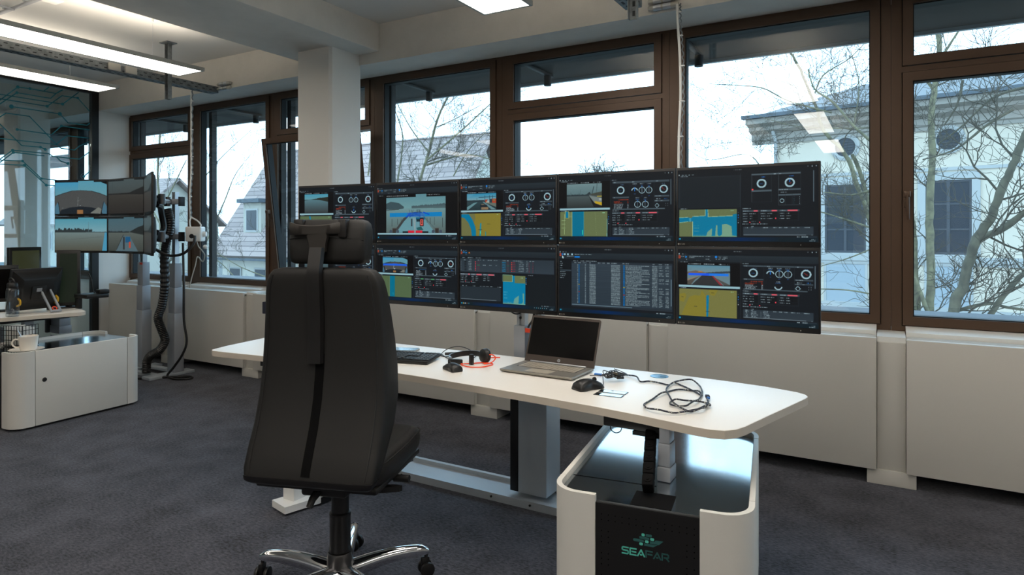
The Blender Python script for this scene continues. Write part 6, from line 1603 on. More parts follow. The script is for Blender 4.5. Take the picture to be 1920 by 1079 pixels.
# wire rack with papers
rk = empty('wire_basket', (-5.70, 2.40, 0.538), R(20), 'black wire basket holding papers on top of the left cabinet', 'basket')
wb = MB()
for k in range(5): wb.box(-0.13, 0.06, -0.075, -0.072, 0.01 + k * 0.036, 0.014 + k * 0.036)
for k in range(5): wb.box(0.0575, 0.0605, -0.075, 0.06, 0.01 + k * 0.036, 0.014 + k * 0.036)
for k in range(9): wb.box(-0.13 + k * 0.0235, -0.127 + k * 0.0235, -0.0765, -0.0735, 0.0, 0.158)
for k in range(6): wb.box(0.058, 0.061, -0.07 + k * 0.026, -0.067 + k * 0.026, 0.0, 0.158)
wb.box(-0.13, 0.06, -0.075, 0.06, 0.0, 0.003)
wb.build('basket', 'black_satin', rk, smooth=0)
rg = random.Random(2)
for k in range(7):
    pp = MB(); pp.box(-0.0012, 0.0012, -0.06, 0.055, 0.004, 0.14 + rg.uniform(-.02, .015), X=T(-0.11 + k * 0.024, 0, 0, 0, R(rg.uniform(-8, 8)), 0))
    po = pp.build('sheet', 'paper', rk, smooth=0)
# cup, saucer, spoon
X0 = (-5.395, 2.285, 0.534)
sc_ = MB().lathe([(0.0, 0.0), (0.045, 0.0), (0.055, 0.004), (0.105, 0.018), (0.108, 0.021), (0.102, 0.021), (0.055, 0.008), (0.0, 0.007)], 36).build('saucer', 'cup_white')
sc_.location = X0; tag(sc_, 'white saucer on the corner of the left cabinet', 'saucer')
cp = empty('cup', (X0[0] + 0.01, X0[1] + 0.008, 0.5455), 0, 'white coffee cup on a saucer on the left cabinet', 'cup')
MB().lathe([(0.0, 0.0), (0.046, 0.0), (0.050, 0.004), (0.056, 0.05), (0.061, 0.104), (0.058, 0.105), (0.053, 0.05), (0.046, 0.008), (0.0, 0.007)], 36).build('bowl', 'cup_white', cp)
hd = MB(); hd.tube(smooth_path([(-0.030, -0.046, 0.078), (-0.045, -0.070, 0.082), (-0.053, -0.082, 0.055), (-0.044, -0.066, 0.028), (-0.028, -0.044, 0.026)], 4), 0.006, 8); hd.build('handle', 'cup_white', cp)
sp = MB(); sp.tube([(0.0, 0.0, 0.012), (-0.03, -0.03, 0.09), (-0.045, -0.048, 0.145)], [0.004, 0.002, 0.0035], 8)
so = sp.build('spoon', 'alu'); so.location = cp.location; tag(so, 'small metal spoon standing in the white cup', 'spoon')
# bottle
bt = empty('water_bottle', (-5.83, 2.375, DTOP), 0, 'clear water bottle with black flip lid at the left desk edge', 'bottle')
MB().lathe([(0.0, 0.001), (0.040, 0.001), (0.044, 0.008), (0.044, 0.20), (0.040, 0.215), (0.033, 0.226)], 30).build('body', 'bottle_clear', bt)
MB().lathe([(0.0, 0.004), (0.0405, 0.004), (0.0405, 0.055), (0.0, 0.055)], 30).build('water', 'bottle_water', bt)
MB().lathe([(0.034, 0.218), (0.036, 0.222), (0.036, 0.252), (0.031, 0.262), (0.012, 0.266), (0.012, 0.280), (0.0, 0.281)], 28).build('lid', 'black_satin', bt)
hl = MB(); hl.tube(smooth_path([(-0.030, -0.005, 0.262), (-0.034, -0.008, 0.285), (-0.010, -0.004, 0.296), (0.018, 0.0, 0.284), (0.03, 0.004, 0.264)], 4), 0.0055, 8); hl.build('carry_loop', 'black_satin', bt)
# touch monitor seen from the back on an easel stand
tm = empty('touch_monitor', (-6.03, 2.60, DTOP), R(96), 'black touch monitor seen from behind on an open easel stand', 'monitor')
X = T(0, 0, 0.02, R(12), 0, 0)
MB().rbox(-0.195, 0.195, 0.0, 0.022, 0.0, 0.345, 0.006, 2, X=X).build('bezel', 'black_plastic', tm)
hb = MB(); hb.loft([[(x * (0.185 - d), -yy, 0.172 + z * (0.162 - d)) for x, z in ((-1, -1), (1, -1), (1, 1), (-1, 1))] for yy, d in ((0.0005, 0.0), (0.012, 0.012), (0.034, 0.062), (0.040, 0.075))], X=X)
hb.build('rear_housing', 'black_satin', tm, smooth=30)
MB().rbox(-0.055, 0.055, -0.052, -0.041, 0.10, 0.21, 0.005, 2, X=X).build('mount', 'black_plastic', tm)
MB().box(-0.022, 0.018, -0.054, -0.0525, 0.165, 0.195, X=X).build('type_label', 'steel_grey', tm, smooth=0)
for sx in (-0.135, 0.150):
    hk = MB(); hk.tube(smooth_path([(sx, -0.02, 0.11), (sx, -0.05, 0.10), (sx, -0.055, 0.07), (sx, -0.02, 0.05)], 4), 0.008, 8, X=X); hk.build('cable_hook', 'yellow_plastic', tm)
es = MB(); Xe = T(0.055, -0.055, 0.196, R(-40), 0, 0) @ T(0, 0, -0.245)
ringbox(es, -0.042, 0.042, 0.0, 0.245, 0.014, 0.014, 0.016, 0.014, -0.006, 0.006)
es.v = [tuple(Xe @ Vector(p)) for p in es.v]; es.build('easel_stand', 'steel_grey', tm, smooth=0)
rc = MB(); rc.tube([(0.016 * math.cos(a), 0, 0.034 + 0.016 * math.sin(a)) for a in [i * 2 * PI / 16 for i in range(16)]], 0.004, 6, closed=True, X=Xe); rc.build('red_ring', 'orange_label', tm)
fb = MB(); fb.rbox(-0.17, -0.12, -0.04, 0.05, 0.0005, 0.02, 0.004, 2); fb.build('foot', 'black_plastic', tm)
fb = MB(); fb.rbox(0.13, 0.18, -0.04, 0.05, 0.0005, 0.02, 0.004, 2); fb.build('foot', 'black_plastic', tm)
def portrait(loc, rz, label, w_, h_, front, z0=0.03):
    r = empty('portrait_monitor', loc, R(rz), label, 'monitor', 'portrait monitors on the left desk')
    MB().rbox(-w_ / 2, w_ / 2, 0.0, 0.035, z0, z0 + h_, 0.004, 2).build('housing', 'black_satin', r)
    MB().box(-w_ / 2 + 0.022, w_ / 2 - 0.022, -0.0012, -0.0004, z0 + 0.03, z0 + h_ - 0.03).build('screen', front, r, smooth=0)
    MB().rbox(-0.025, 0.025, 0.0355, 0.06, 0.012, z0 + 0.3, 0.004, 2).build('neck', 'black_plastic', r)
    MB().rbox(-min(0.10, w_ / 2), min(0.10, w_ / 2), -0.03, 0.10, 0.0005, 0.0118, 0.004, 2).build('base', 'black_plastic', r)
    return r
portrait((-6.62, 2.80, DTOP), 108, 'portrait monitor with dim olive screen left of the touch monitor', 0.30, 0.49, 'dark_screen')
portrait((-6.075, 2.885, DTOP), 60, 'tall dark portrait monitor right of the touch monitor with faint green glow', 0.17, 0.48, 'green_led', 0.02)
portrait((-6.28, 2.42, DTOP), 75, 'black monitor cut off by the left picture edge', 0.34, 0.30, 'laptop_screen', 0.08)
ar = empty('swivel_mount', (-5.97, 3.045, DTOP - 0.0), 0, 'black jointed swivel mount clamped to the rear corner of the left desk', 'mount')
MB().rbox(-0.03, 0.03, -0.145, -0.115, 0.0005, 0.09, 0.004, 2).build('clamp', 'black_satin', ar)
a_ = MB(); a_.rbox(-0.04, 0.17, -0.15, 0.03, 0.091, 0.125, 0.006, 2); a_.build('lower_arm', 'black_satin', ar)
a_ = MB(); a_.rbox(0.10, 0.17, -0.045, 0.035, 0.126, 0.16, 0.006, 2); a_.build('joint', 'black_plastic', ar)
wr = MB(); wr.tube(smooth_path([(0.02, -0.06, 0.30), (0.045, -0.05, 0.24), (0.05, -0.04, 0.15), (0.06, -0.03, 0.127)], 4), 0.004, 6); wr.build('cable', 'black_plastic', ar)

# stand with four lit screens (and two turned edge-on)
ls = empty('monitor_stand', (-6.33, 3.84, 0), 0, 'grey lift-column monitor stand by the left windows with a ribbed cable hose', 'monitor stand')
for x, lab in ((-0.27, True), (0.275, False)):
    for i, (za, zb_) in enumerate(((0.03, 0.606), (0.6065, 0.859), (0.8595, 1.097))):
        hw_, hd_ = (0.058 - 0.006 * i, 0.050 - 0.006 * i)
        MB().rbox(x - hw_, x + hw_, -hd_, hd_, za, zb_, 0.004, 2).build('lift_column', 'steel_grey', ls)
    ex = MB()
    for (xa_, xb_, ya_, yb_) in ((-0.026, -0.006, -0.022, 0.022), (0.006, 0.026, -0.022, 0.022), (-0.006, 0.006, -0.008, 0.008)): ex.box(x + xa_, x + xb_, ya_, yb_, 1.0975, 1.80)
    ex.build('extrusion', 'alu', ls, smooth=0)
    ft = MB(); ft.rbox(x - 0.066, x + 0.066, -0.30, 0.16, 0.0, 0.029, 0.004, 2); ft.build('foot', 'steel_light', ls)
MB().box(-0.270, -0.224, -0.0405, -0.0385, 1.072, 1.093).build('warning_label', 'orange_label', ls, smooth=0)
MB().rbox(-0.203, 0.208, -0.06, 0.0, 0.03, 0.06, 0.004, 2).build('base_rail', 'steel_light', ls)
MB().box(-0.20, 0.205, -0.20, -0.14, 0.0, 0.028).build('base_rail', 'steel_light', ls, smooth=0)
for z in (1.36, 1.70): MB().rbox(-0.66, 0.44, -0.075, -0.0225, z - 0.025, z + 0.025, 0.004, 2).build('crossbar', 'steel_grey', ls)
for z in (1.36, 1.70):
    MB().rbox(0.4405, 0.455, -0.08, -0.018, z - 0.045, z + 0.045, 0.003, 2).build('end_plate', 'black_satin', ls)
    for (xa_, ya_, xb_, yb_) in ((0.30, -0.08, 0.48, -0.30), (0.48, -0.30, 0.735, -0.425), (-0.50, -0.08, -0.30, -0.30), (-0.10, -0.08, 0.08, -0.26)):
        am = MB(); am.tube([(xa_, ya_, z), (xb_, yb_, z)], 0.022, 10); am.build('arm', 'steel_light', ls)
    for (x, y) in ((0.30, -0.10), (0.48, -0.30), (0.74, -0.425)):
        jt = MB(); jt.cyl((x, y, z - 0.045), (x, y, z + 0.045), 0.030, 16); jt.build('joint', 'chrome_under', ls)
hz = [(-5.938, 3.727, 1.628), (-5.912, 3.742, 1.484), (-5.938, 3.727, 1.33), (-5.96, 3.714, 1.176), (-5.96, 3.714, 0.869), (-5.983, 3.701, 0.689), (-6.014, 3.683, 0.571), (-5.983, 3.701, 0.458), (-5.956, 3.716, 0.356), (-6.0, 3.691, 0.263), (-6.071, 3.65, 0.212), (-6.107, 3.629, 0.15), (-6.111, 3.626, 0.04)]
sp = smooth_path([(x + 6.33 - 0.075, y - 3.84, z) for x, y, z in hz], 14)
hm = MB(); hm.tube(sp, [0.036 + 0.006 * (i % 2) for i in range(len(sp))], 14); hm.build('cable_hose', 'black_satin', ls, smooth=20)
wr = MB(); wr.tube(smooth_path([(x + 6.33, y - 3.84, z) for x, y, z in ((-5.86, 3.79, 1.30), (-5.80, 3.76, 0.9), (-5.789, 3.755, 0.568), (-5.767, 3.768, 0.364), (-5.802, 3.748, 0.237), (-5.86, 3.70, 0.12), (-5.90, 3.66, 0.04), (-5.83, 3.68, 0.013), (-5.75, 3.73, 0.012), (-5.72, 3.79, 0.012), (-5.79, 3.82, 0.012), (-5.90, 3.75, 0.012), (-6.05, 3.62, 0.012), (-6.16, 3.51, 0.012), (-6.3, 3.40, 0.012))], 6), 0.011, 8); wr.build('power_cable', 'black_plastic', ls)
wr = MB(); wr.tube(smooth_path([(0.47, -0.36, 1.27), (0.50, -0.30, 1.223), (0.575, -0.24, 1.184), (0.682, -0.176, 1.208), (0.74, -0.12, 1.30), (0.73, -0.10, 1.37)], 6), 0.013, 8); wr.build('loom', 'black_satin', ls)
wr = MB(); wr.tube(smooth_path([(0.55, -0.36, 1.66), (0.48, -0.28, 1.64), (0.40, -0.22, 1.58), (0.37, -0.18, 1.46), (0.40, -0.22, 1.40), (0.52, -0.34, 1.40)], 6), 0.028, 8); wr.build('loom', 'black_plastic', ls)

zt2, zb2 = 1.738, 1.380
GL_ = 'monitors of the left station'
def cam_only(seed, fn, **k):
    s = Scr(120, 70, seed, (8, 9, 11)); fn(s, 0.0, 0.0, 1.0, 1.0, **k)
    s.rect(0.0, 0.0, 0.45, 0.045, (9, 10, 12)); s.rect(0.75, 0.0, 1.0, 0.045, (9, 10, 12)); s.dash(0.01, 0.012, 0.42, (60, 70, 74), 0.02); s.dash(0.78, 0.012, 0.2, (60, 70, 74), 0.02)
    return s
def cam_dim(s, *a):
    g = sub(*a); (x0, y0), (x1, y1) = g(0, 0), g(1, 1)
    s.grad(x0, y0, x1, g(0, 0.42)[1], (66, 78, 80), (60, 66, 66)); s.grad(x0, g(0, 0.40)[1], x1, y1, (56, 54, 50), (40, 37, 35)); s.treeline(x0, g(0.6, 0)[0], g(0, 0.42)[1], 0.02, (34, 34, 34), 0.02)
    s.poly([g(0.55, 0.43), g(0.7, 0.36), g(0.85, 0.30), g(1, 0.24), g(1, 0.47), g(0.55, 0.44)], (30, 30, 30)); s.line(*g(0.13, 0.05), *g(0.13, 0.42), (50, 60, 62), 0.012)
def cam_wide(s, *a):
    g = sub(*a); (x0, y0), (x1, y1) = g(0, 0), g(1, 1)
    s.grad(x0, y0, x1, g(0, 0.44)[1], (72, 140, 158), (116, 156, 166)); s.grad(x0, g(0, 0.44)[1], x1, y1, (104, 122, 122), (78, 78, 68)); s.treeline(x0, g(0.72, 0)[0], g(0, 0.44)[1], 0.14, (44, 52, 54), 0.01, 0.0); s.treeline(g(0.6, 0)[0], x1, g(0, 0.44)[1], 0.02, (60, 74, 78), 0.01)
    s.line(*g(0.65, 0.14), *g(0.65, 0.42), (90, 122, 130), 0.012); s.poly([g(0.96, 0.45), g(1, 0.45), g(1, 1), g(0.91, 1)], (70, 140, 170)); s.line(*g(0.2, 0.68), *g(0.9, 0.58), (88, 98, 96), 0.02); s.noise(*a, 2)
def cam_bow(s, *a):
    g = sub(*a); (x0, y0), (x1, y1) = g(0, 0), g(1, 1)
    s.grad(x0, y0, x1, g(0, 0.46)[1], (64, 92, 102), (74, 92, 98)); s.grad(x0, g(0, 0.44)[1], x1, y1, (84, 92, 88), (58, 62, 58)); s.treeline(x0, g(0.6, 0)[0], g(0, 0.45)[1], 0.05, (38, 44, 46), 0.01); s.poly([g(0.6, 0.44), g(0.85, 0.30), g(1, 0.24), g(1, 0.52)], (36, 40, 40))
    s.poly([g(0.42, 0.55), g(0.62, 0.55), g(0.86, 1), g(0.22, 1)], (78, 98, 106)); s.line(*g(0.24, 0.96), *g(0.44, 0.52), (36, 36, 36), 0.02); s.rect(*g(0.50, 0.58), *g(0.64, 0.74), (26, 80, 118)); s.rect(*g(0.60, 0.72), *g(0.65, 0.90), (176, 70, 52)); s.rect(*g(0.43, 0.58), *g(0.48, 0.95), (44, 46, 50)); s.noise(*a, 2)
a1, a2 = R(20), R(-25)
pL = (-6.50 - math.cos(a1) * 0.302, 3.435 - math.sin(a1) * 0.302)
pR = (-5.90 + math.cos(a2) * 0.302, 3.435 + math.sin(a2) * 0.302)
monitor((*pL, zt2), a1, cam_only(1, cam_fish, band=False), 'upper left screen of the left station with a fisheye view over a bow', GL_)
monitor((-6.20, 3.435, zt2), 0, cam_only(2, cam_dim), 'upper middle screen of the left station with a dim river view', GL_)
monitor((*pR, zt2), a2, cam_only(3, cam_dim), 'upper screen of the left station turned edge-on', GL_)
monitor((*pL, zb2), a1, cam_only(4, cam_wide), 'lower left screen of the left station with a wide river and treeline', GL_)
monitor((-6.20, 3.435, zb2), 0, cam_only(5, cam_bow), 'lower middle screen of the left station with a ship deck under way', GL_)
monitor((*pR, zb2), a2, cam_only(6, cam_dim), 'lower screen of the left station turned edge-on', GL_)

# ------------------------------------------------------------------ glass partition with the circuit decal
gp = empty('wall_partition', (-7.9, 0, 0), 0, 'black framed glass partition with a teal circuit pattern', None, None, 'structure')
MB().box(-0.03, 0.03, YB + 0.01, 4.06, 3.0, 3.05).build('top_rail', 'black_satin', gp, smooth=0)
MB().box(-0.03, 0.03, 3.985, 4.058, 0.0, 2.999).build('post', 'black_satin', gp, smooth=0)
MB().box(-0.03, 0.03, YB + 0.01, 3.984, 0.0, 0.06).build('bottom_rail', 'black_satin', gp, smooth=0)
MB().box(-0.03, 0.03, 1.2, 1.26, 0.061, 2.999).build('post', 'black_satin', gp, smooth=0)
for a, b_ in ((1.261, 3.984), (YB + 0.02, 1.199)): MB().box(-0.005, 0.005, a, b_, 0.061, 2.999).build('glass_pane', 'partition_glass', gp, smooth=0)
MB().box(-0.045, 0.045, YB + 0.01, 4.06, 3.051, ZC).build('header', 'wall_paint', gp, smooth=0)
LN = [[(3.093, 2.753), (3.264, 2.932), (3.375, 2.936), (3.625, 2.931), (3.69, 2.985)], [(3.503, 2.932), (3.556, 2.989)], [(3.093, 2.714), (3.256, 2.871), (3.572, 2.868), (3.625, 2.931)], [(3.093, 2.826), (3.69, 2.825), (3.852, 2.986)], [(3.093, 2.781), (3.538, 2.776), (3.685, 2.918), (3.846, 2.921), (3.967, 2.796)], [(3.207, 2.717), (3.663, 2.713), (3.745, 2.626), (3.943, 2.627), (3.972, 2.654)], [(3.093, 2.58), (3.159, 2.641), (3.37, 2.64), (3.631, 2.371), (3.674, 2.334), (3.812, 2.329), (3.863, 2.38), (3.967, 2.441)], [(3.258, 2.484), (3.582, 2.474), (3.679, 2.581), (3.967, 2.578)], [(3.093, 2.532), (3.3, 2.32), (3.475, 2.323), (3.519, 2.304)], [(3.093, 2.371), (3.625, 2.37), (3.734, 2.48), (3.967, 2.483)], [(3.093, 2.145), (3.217, 2.262), (3.556, 2.261), (3.593, 2.235), (3.863, 2.232), (3.967, 2.323)], [(3.093, 2.111), (3.224, 2.239), (3.509, 2.233)], [(3.093, 2.148), (3.307, 2.157), (3.483, 1.984), (3.625, 1.976)], [(3.093, 2.106), (3.325, 2.114), (3.53, 1.916), (3.625, 1.916)], [(3.909, 2.039), (3.972, 2.1)], [(3.745, 2.172), (3.674, 2.19), (3.636, 2.228)]]
DT = [(3.264, 2.932, 0.019), (3.375, 2.936, 0.017), (3.256, 2.871, 0.017), (3.69, 2.825, 0.019), (3.538, 2.776, 0.018), (3.207, 2.717, 0.025), (3.663, 2.713, 0.024), (3.846, 2.921, 0.017), (3.679, 2.581, 0.017), (3.258, 2.484, 0.017), (3.475, 2.323, 0.016), (3.519, 2.304, 0.018), (3.217, 2.262, 0.017), (3.224, 2.239, 0.018), (3.307, 2.157, 0.016), (3.325, 2.114, 0.018), (3.483, 1.984, 0.015), (3.53, 1.916, 0.018), (3.745, 2.172, 0.019), (3.909, 2.039, 0.017)]
RG = [(3.207, 2.717, 0.057), (3.258, 2.484, 0.034), (3.745, 2.172, 0.041), (3.909, 2.039, 0.032)]
def flat_line(mb, pts, wd):
    for (a, b_) in zip(pts[:-1], pts[1:]):
        a = Vector(a); b_ = Vector(b_); d = (b_ - a)
        if d.length < 1e-5: continue
        d.normalize(); n = Vector((-d.y, d.x)) * wd / 2
        q = [a - n - d * wd * 0.3, b_ - n + d * wd * 0.3, b_ + n + d * wd * 0.3, a + n - d * wd * 0.3]
        mb.add([(0.0056, p.x, p.y) for p in q] + [(0.0064, p.x, p.y) for p in q], [(0, 1, 2, 3), (7, 6, 5, 4), (0, 4, 5, 1), (1, 5, 6, 2), (2, 6, 7, 3), (3, 7, 4, 0)])
for l in LN:
    if l[0][0] < 3.10: l = [(2.2, l[0][1])] + l
    dm_ = MB(); flat_line(dm_, l, 0.0105); dm_.build('circuit_line', 'teal_film', gp, smooth=0)
for y, z, r_ in DT:
    MB().lathe([(0.0, 0.0056), (r_ * 0.85, 0.0056), (r_ * 0.85, 0.0066), (0.0, 0.0066)], 20, X=T(0, y, z, 0, R(90), 0)).build('circuit_dot', 'teal_film', gp, smooth=0)
for y, z, r_ in RG:
    MB().lathe([(r_ * 0.95, 0.0056), (r_, 0.0056), (r_, 0.0062), (r_ * 0.95, 0.0062), (r_ * 0.95, 0.0056)], 28, X=T(0, y, z, 0, R(90), 0)).build('circuit_ring', 'grey_film', gp, smooth=0)

# ------------------------------------------------------------------ pendant lamps
LG = 'pendant lamps hung across the ceiling'
def lamp(xc, y0, y1, label):
    r = empty('pendant_lamp', (xc, (y0 + y1) / 2, 2.75), 0, label, 'lamp', LG)
    h = (y1 - y0) / 2; w_ = 0.172
    hs_ = MB(); ringbox(hs_, -w_, w_, -h, h, 0.016, 0.016, 0.016, 0.016, 0.0, 0.030)
    hs_.v = [(x, z, y) for x, y, z in hs_.v]
    hs_.build('housing', 'alu_paint', r, smooth=0)
    MB().box(-w_ + 0.0165, w_ - 0.0165, -h + 0.0165, h - 0.0165, 0.002, 0.006).build('diffuser', 'lamp_diffuser' if xc > -4 or xc < -8 else 'lamp_diffuser_dim', r, smooth=0)
    MB().box(-w_ + 0.0165, w_ - 0.0165, -h + 0.0165, h - 0.0165, 0.007, 0.024).build('tray', 'alu_paint', r, smooth=0)
    MB().box(-0.07, 0.07, -h + 0.05, h - 0.05, 0.0245, 0.027).build('uplight', 'lamp_uplight', r, smooth=0)
    for k, yy in enumerate((-h + 0.34, h - 0.34)):
        s_ = MB(); s_.tube([(0, yy, 0.032), (0, yy, ZC - 2.75 - 0.002)], 0.0012, 6); so_ = s_.build('suspension_wire', 'alu', r)
        MB().lathe([(0.0, 0.0), (0.007, 0.0), (0.007, 0.028), (0.0, 0.028)], 12, (0, yy, ZC - 2.75 - 0.030)).build('ceiling_fixing', 'white_plastic', so_)
        c_ = MB(); c_.tube(smooth_path([(0.0, yy, 0.045), (0.0, yy - 0.018, 0.062), (0.0, yy - 0.05, 0.062), (0.0, yy - 0.066, 0.032)], 4), 0.0045, 6); c_.build('wire_loop', 'white_plastic', so_)
    c_ = MB(); yy = -h + 0.36; c_.tube([(0.012, yy, 0.030), (0.014, yy, 0.2), (0.012, yy, ZC - 2.75 - 0.002)], 0.003, 8); c_.build('supply_cable', 'white_plastic', r)
LY = ((1.63, 3.38), (-0.72, 1.03), (-3.2, -1.45))
names = {-5.10: ['long pendant lamp hanging before the ceiling beam above the left station', 'pendant lamp behind the viewer in the row left of the beam', 'rear pendant lamp in the row left of the beam'],
         -6.375: ['pendant lamp in front of the glass partition', 'second pendant lamp in the row along the glass partition', 'rear pendant lamp along the glass partition'],
         -1.986: ['pendant lamp at the top edge above the monitor wall', 'second pendant lamp in the row right of the beam', 'rear pendant lamp in the row right of the beam'],
         -0.745: ['pendant lamp above the right end of the desk', 'pendant lamp nearest the viewer overhead', 'rear pendant lamp overhead'],
         1.95: ['unseen pendant lamp added to light the right window end', 'second unseen pendant lamp added on the far right', 'rear unseen pendant lamp added on the far right'],  # row out of view, added for light on the right covers and beam
         -10.6: ['pendant lamp in the room behind the glass', 'second pendant lamp in the room behind the glass', None]}
for xc, ll in names.items():
    for (y0, y1), l_ in zip(LY, ll):
        if l_: lamp(xc, y0, y1, l_)

# ------------------------------------------------------------------ cable trays, posts, dropped cables
def tray(xc, y1, label, posts):
    r = empty('cable_tray', (xc, 0, 2.775), 0, label, 'cable tray', 'metal cable trays under the ceiling')
    y0 = -3.0
    MB().box(-0.05, 0.05, y0, y1, 0.0, 0.003).build('bottom', 'zinc', r, smooth=0)
    for sx in (-1, 1): MB().box(sx * 0.0505 - 0.0015, sx * 0.0505 + 0.0015, y0, y1, 0.0, 0.062).build('side_wall', 'zinc', r, smooth=0)
    st_ = MB()
    y = y0 + 0.05; k = 0
    while y < y1 - 0.05:
        for x in (-0.03, 0.005): st_.box(x + 0.004 * (k % 2), x + 0.016 + 0.004 * (k % 2), y + 0.03 * (x > 0), y + 0.03 * (x > 0) + 0.045, -0.0009, -0.0002)
        st_.box(0.0522, 0.0528, y, y + 0.026, 0.014, 0.022); st_.box(0.0522, 0.0528, y + 0.035, y + 0.061, 0.040, 0.048)
        y += 0.075; k += 1
    so_ = st_.build('slot', 'zinc_slot', r, smooth=0); so_['kind'] = 'stuff'
    MB().box(-0.045, 0.045, y0, y1 - 0.1, 0.0035, 0.035).build('cable_bundle', 'steel_light', r, smooth=0)
    return r
def tray_post(x, y, label):
    r = empty('ceiling_post', (x, y, 2.61), 0, label, 'tray post', 'slotted ceiling posts holding the cable trays')
    pm_ = MB(); pm_.box(-0.022, 0.022, 0.014, 0.018, 0, 0.505); pm_.box(-0.026, -0.022, -0.018, 0.018, 0, 0.505); pm_.box(0.022, 0.026, -0.018, 0.018, 0, 0.505)
    pm_.build('channel', 'zinc', r, smooth=0)
    MB().rbox(-0.06, 0.06, -0.05, 0.05, 0.5055, 0.514, 0.003, 1).build('ceiling_plate', 'zinc', r)
    sl_ = MB()
    for k in range(9): sl_.rbox(-0.008, 0.008, 0.0132, 0.0138, 0.02 + k * 0.055, 0.05 + k * 0.055, 0.0002, 1)
    sl_.build('slot', 'zinc_slot', r, smooth=0)
    b_ = MB(); b_.cyl((0, -0.022, 0.225), (0, 0.013, 0.225), 0.012, 8); b_.build('bolt', 'zinc_slot', r)
    return r
t1_ = tray(-5.74, 4.05, 'slotted cable tray behind the left pendant lamp', None)
for yy in (3.0, 3.14): MB().rbox(0.0535, 0.078, yy, yy + 0.10, 0.004, 0.066, 0.004, 2).build('clip_box', 'white_plastic_grey', t1_)
tray_post(-5.63, 3.50, 'slotted ceiling post holding the left cable tray')
tray(-1.335, 3.80, 'slotted cable tray at the top edge above the near desk', None)
tray_post(-1.235, 3.50, 'slotted ceiling post hanging at the top edge of the view')
def coupler(x, z, label):
    r = empty('cable_coupler', (x, 4.035, z), 0, label, 'cable coupler', 'plug couplers clamped to the window beam')
    for dz in (-0.022, 0.022):
        m_ = MB(); X = T(0, 0, dz, 0, R(90), 0)
        m_.lathe([(0.0, -0.10), (0.014, -0.095), (0.018, -0.06), (0.018, 0.075), (0.014, 0.10), (0.0, 0.10)], 18, X=X); m_.build('plug', 'white_plastic_grey', r)
        for sx in (-0.035, 0.028):
            c_ = MB(); c_.lathe([(0.0192, -0.025), (0.0205, -0.022), (0.0205, 0.022), (0.0192, 0.025)], 18, X=X @ T(0, 0, sx)); c_.build('clamp_band', 'alu', r)
coupler(-1.225, 2.862, 'pair of grey plug couplers at the top above the cable drop')
coupler(-5.58, 2.83, 'pair of grey plug couplers at the end of the left cable tray')
def rope(name, pts, r_, label, twist=False, side=0.012):
    root = empty(name, pts[0], 0, label, 'cable')
    o_ = Vector(pts[0]); sp = [Vector(p) - o_ for p in smooth_path(pts, 8)]
    a = MB(); a.tube([p + Vector((-side, 0, 0)) for p in sp], r_, 8); a.build('cord', 'white_plastic', root, smooth=60)
    ch_ = MB()
    acc = []
    tot = sum((q - p).length for p, q in zip(sp[:-1], sp[1:])); n = int(tot / 0.012)
    for i in range(n):
        t_ = i / n * (len(sp) - 1); k = int(t_); p = sp[k].lerp(sp[k + 1], t_ - k)
        acc.append(p + Vector((side * 0.7 + 0.0045 * math.cos(i * 1.3), 0.0045 * math.sin(i * 1.3), 0)))
    ch_.tube(acc, 0.0042, 6); ch_.build('chain', 'zinc', root, smooth=60)
    for i in range(4, len(sp) - 2, 7):
        MB().rbox(-0.019, 0.016, -0.008, 0.008, -0.004, 0.004, 0.002, 1, X=Matrix.Translation(sp[i])).build('cable_tie', 'white_plastic', root)
    return root
rope('hanging_cable', [(-1.118, 4.02, 2.835), (-1.112, 4.015, 2.70), (-1.098, 4.01, 2.50), (-1.094, 4.01, 2.25), (-1.104, 4.01, 2.0), (-1.106, 4.01, 1.7), (-1.11, 4.01, 1.2)], 0.0085, 'white cable and chain dropping in front of the window behind the monitor wall', side=0.011)
rope('hanging_cable', [(-5.854, 3.88, 2.80), (-5.863, 3.886, 2.53), (-5.863, 3.886, 2.2), (-5.863, 3.886, 2.0), (-5.872, 3.878, 1.75), (-5.868, 3.88, 1.545)], 0.0085, 'white cable and chain holding the white socket cube', side=0.011)
cu = empty('socket_cube', (-5.80, 3.88, 1.385), R(38), 'white hanging socket cube in front of the left windows', 'socket')
MB().rbox(-0.072, 0.072, -0.072, 0.072, -0.072, 0.072, 0.014, 3).build('body', 'white_plastic', cu)
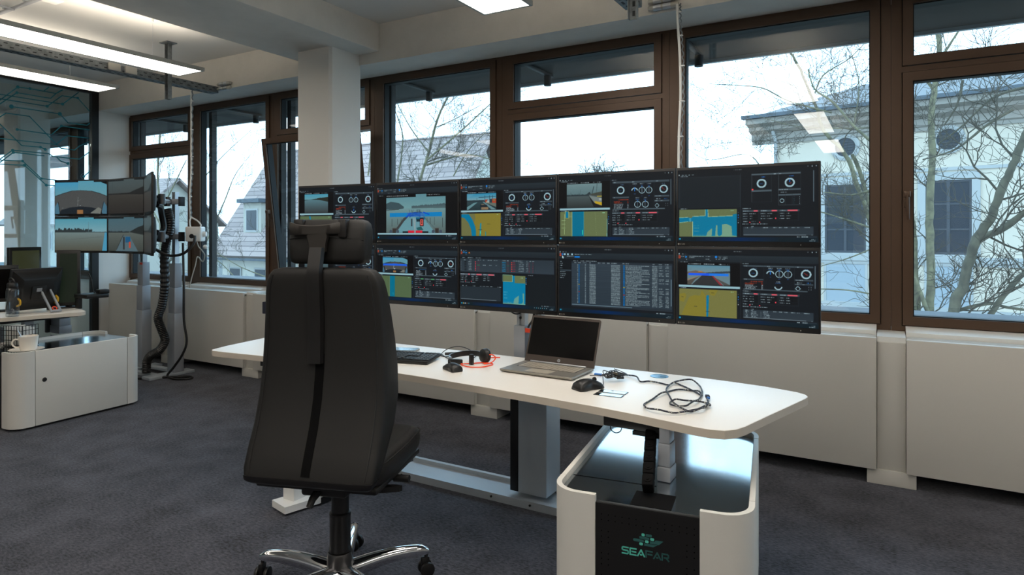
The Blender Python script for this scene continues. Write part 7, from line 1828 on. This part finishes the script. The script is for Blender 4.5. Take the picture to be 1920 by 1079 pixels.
MB().lathe([(0.0, 0.001), (0.020, 0.001), (0.022, 0.0035), (0.0, 0.0035)], 20, X=T(-0.01, -0.0725, -0.02, R(90))).build('socket', 'black_plastic', cu)
MB().lathe([(0.0, 0.0), (0.028, 0.0), (0.024, 0.028), (0.0, 0.03)], 20, X=T(0.0725, 0, 0, 0, R(90), 0)).build('plug', 'white_plastic', cu)
for sx in (-1, 1):
    c_ = MB(); c_.tube(smooth_path([(-0.05, 0.03, 0.165), (sx * 0.035 - 0.02, 0.01, 0.13), (sx * 0.05, 0, 0.09), (sx * 0.045, 0, 0.0725)], 4), 0.0075, 8); c_.build('cord', 'white_plastic', cu)
c_ = MB(); c_.tube(smooth_path([(0.02, -0.02, -0.0725), (0.035, -0.02, -0.12), (0.06, 0.0, -0.16), (0.075, 0.03, -0.21), (0.05, 0.05, -0.27), (0.01, 0.03, -0.22), (0.0, 0.0, -0.30), (-0.03, -0.01, -0.42), (-0.05, -0.01, -0.52)], 6), 0.006, 8); c_.build('lower_cord', 'white_plastic_grey', cu)
MB().sphere((0.09, 0.0, -0.125), 0.022, 14, 8).build('plug_knob', 'white_plastic', cu)
# conduits on the ceiling at the upper left and a small junction box
r = empty('ceiling_conduit', (-5.6, 2.32, 3.09), 0, 'grey conduit tube clipped to the ceiling at the upper left', 'conduit')
c_ = MB(); c_.tube([(-0.62, 0.0, 0), (0.9, 0.0, 0)], 0.014, 12); c_.build('tube', 'steel_grey', r)
c_ = MB(); c_.tube([(-0.05, -0.008, -0.018), (0.03, -0.45, -0.018), (0.1, -1.0, -0.018)], 0.009, 10); c_.build('branch_tube', 'steel_grey', r)
for x in (-0.2, 0.12): MB().box(x - 0.012, x + 0.012, -0.02, 0.02, 0.0141, 0.034).build('clip', 'steel_light', r, smooth=0)
jb = MB().rbox(-0.06, 0.06, -0.05, 0.05, -0.025, 0.0, 0.004, 2).build('junction_box', 'white_plastic'); jb.location = (-5.30, 2.41, ZC - 0.0005); tag(jb, 'flat white junction box on the ceiling above the left pendant lamp', 'junction box')
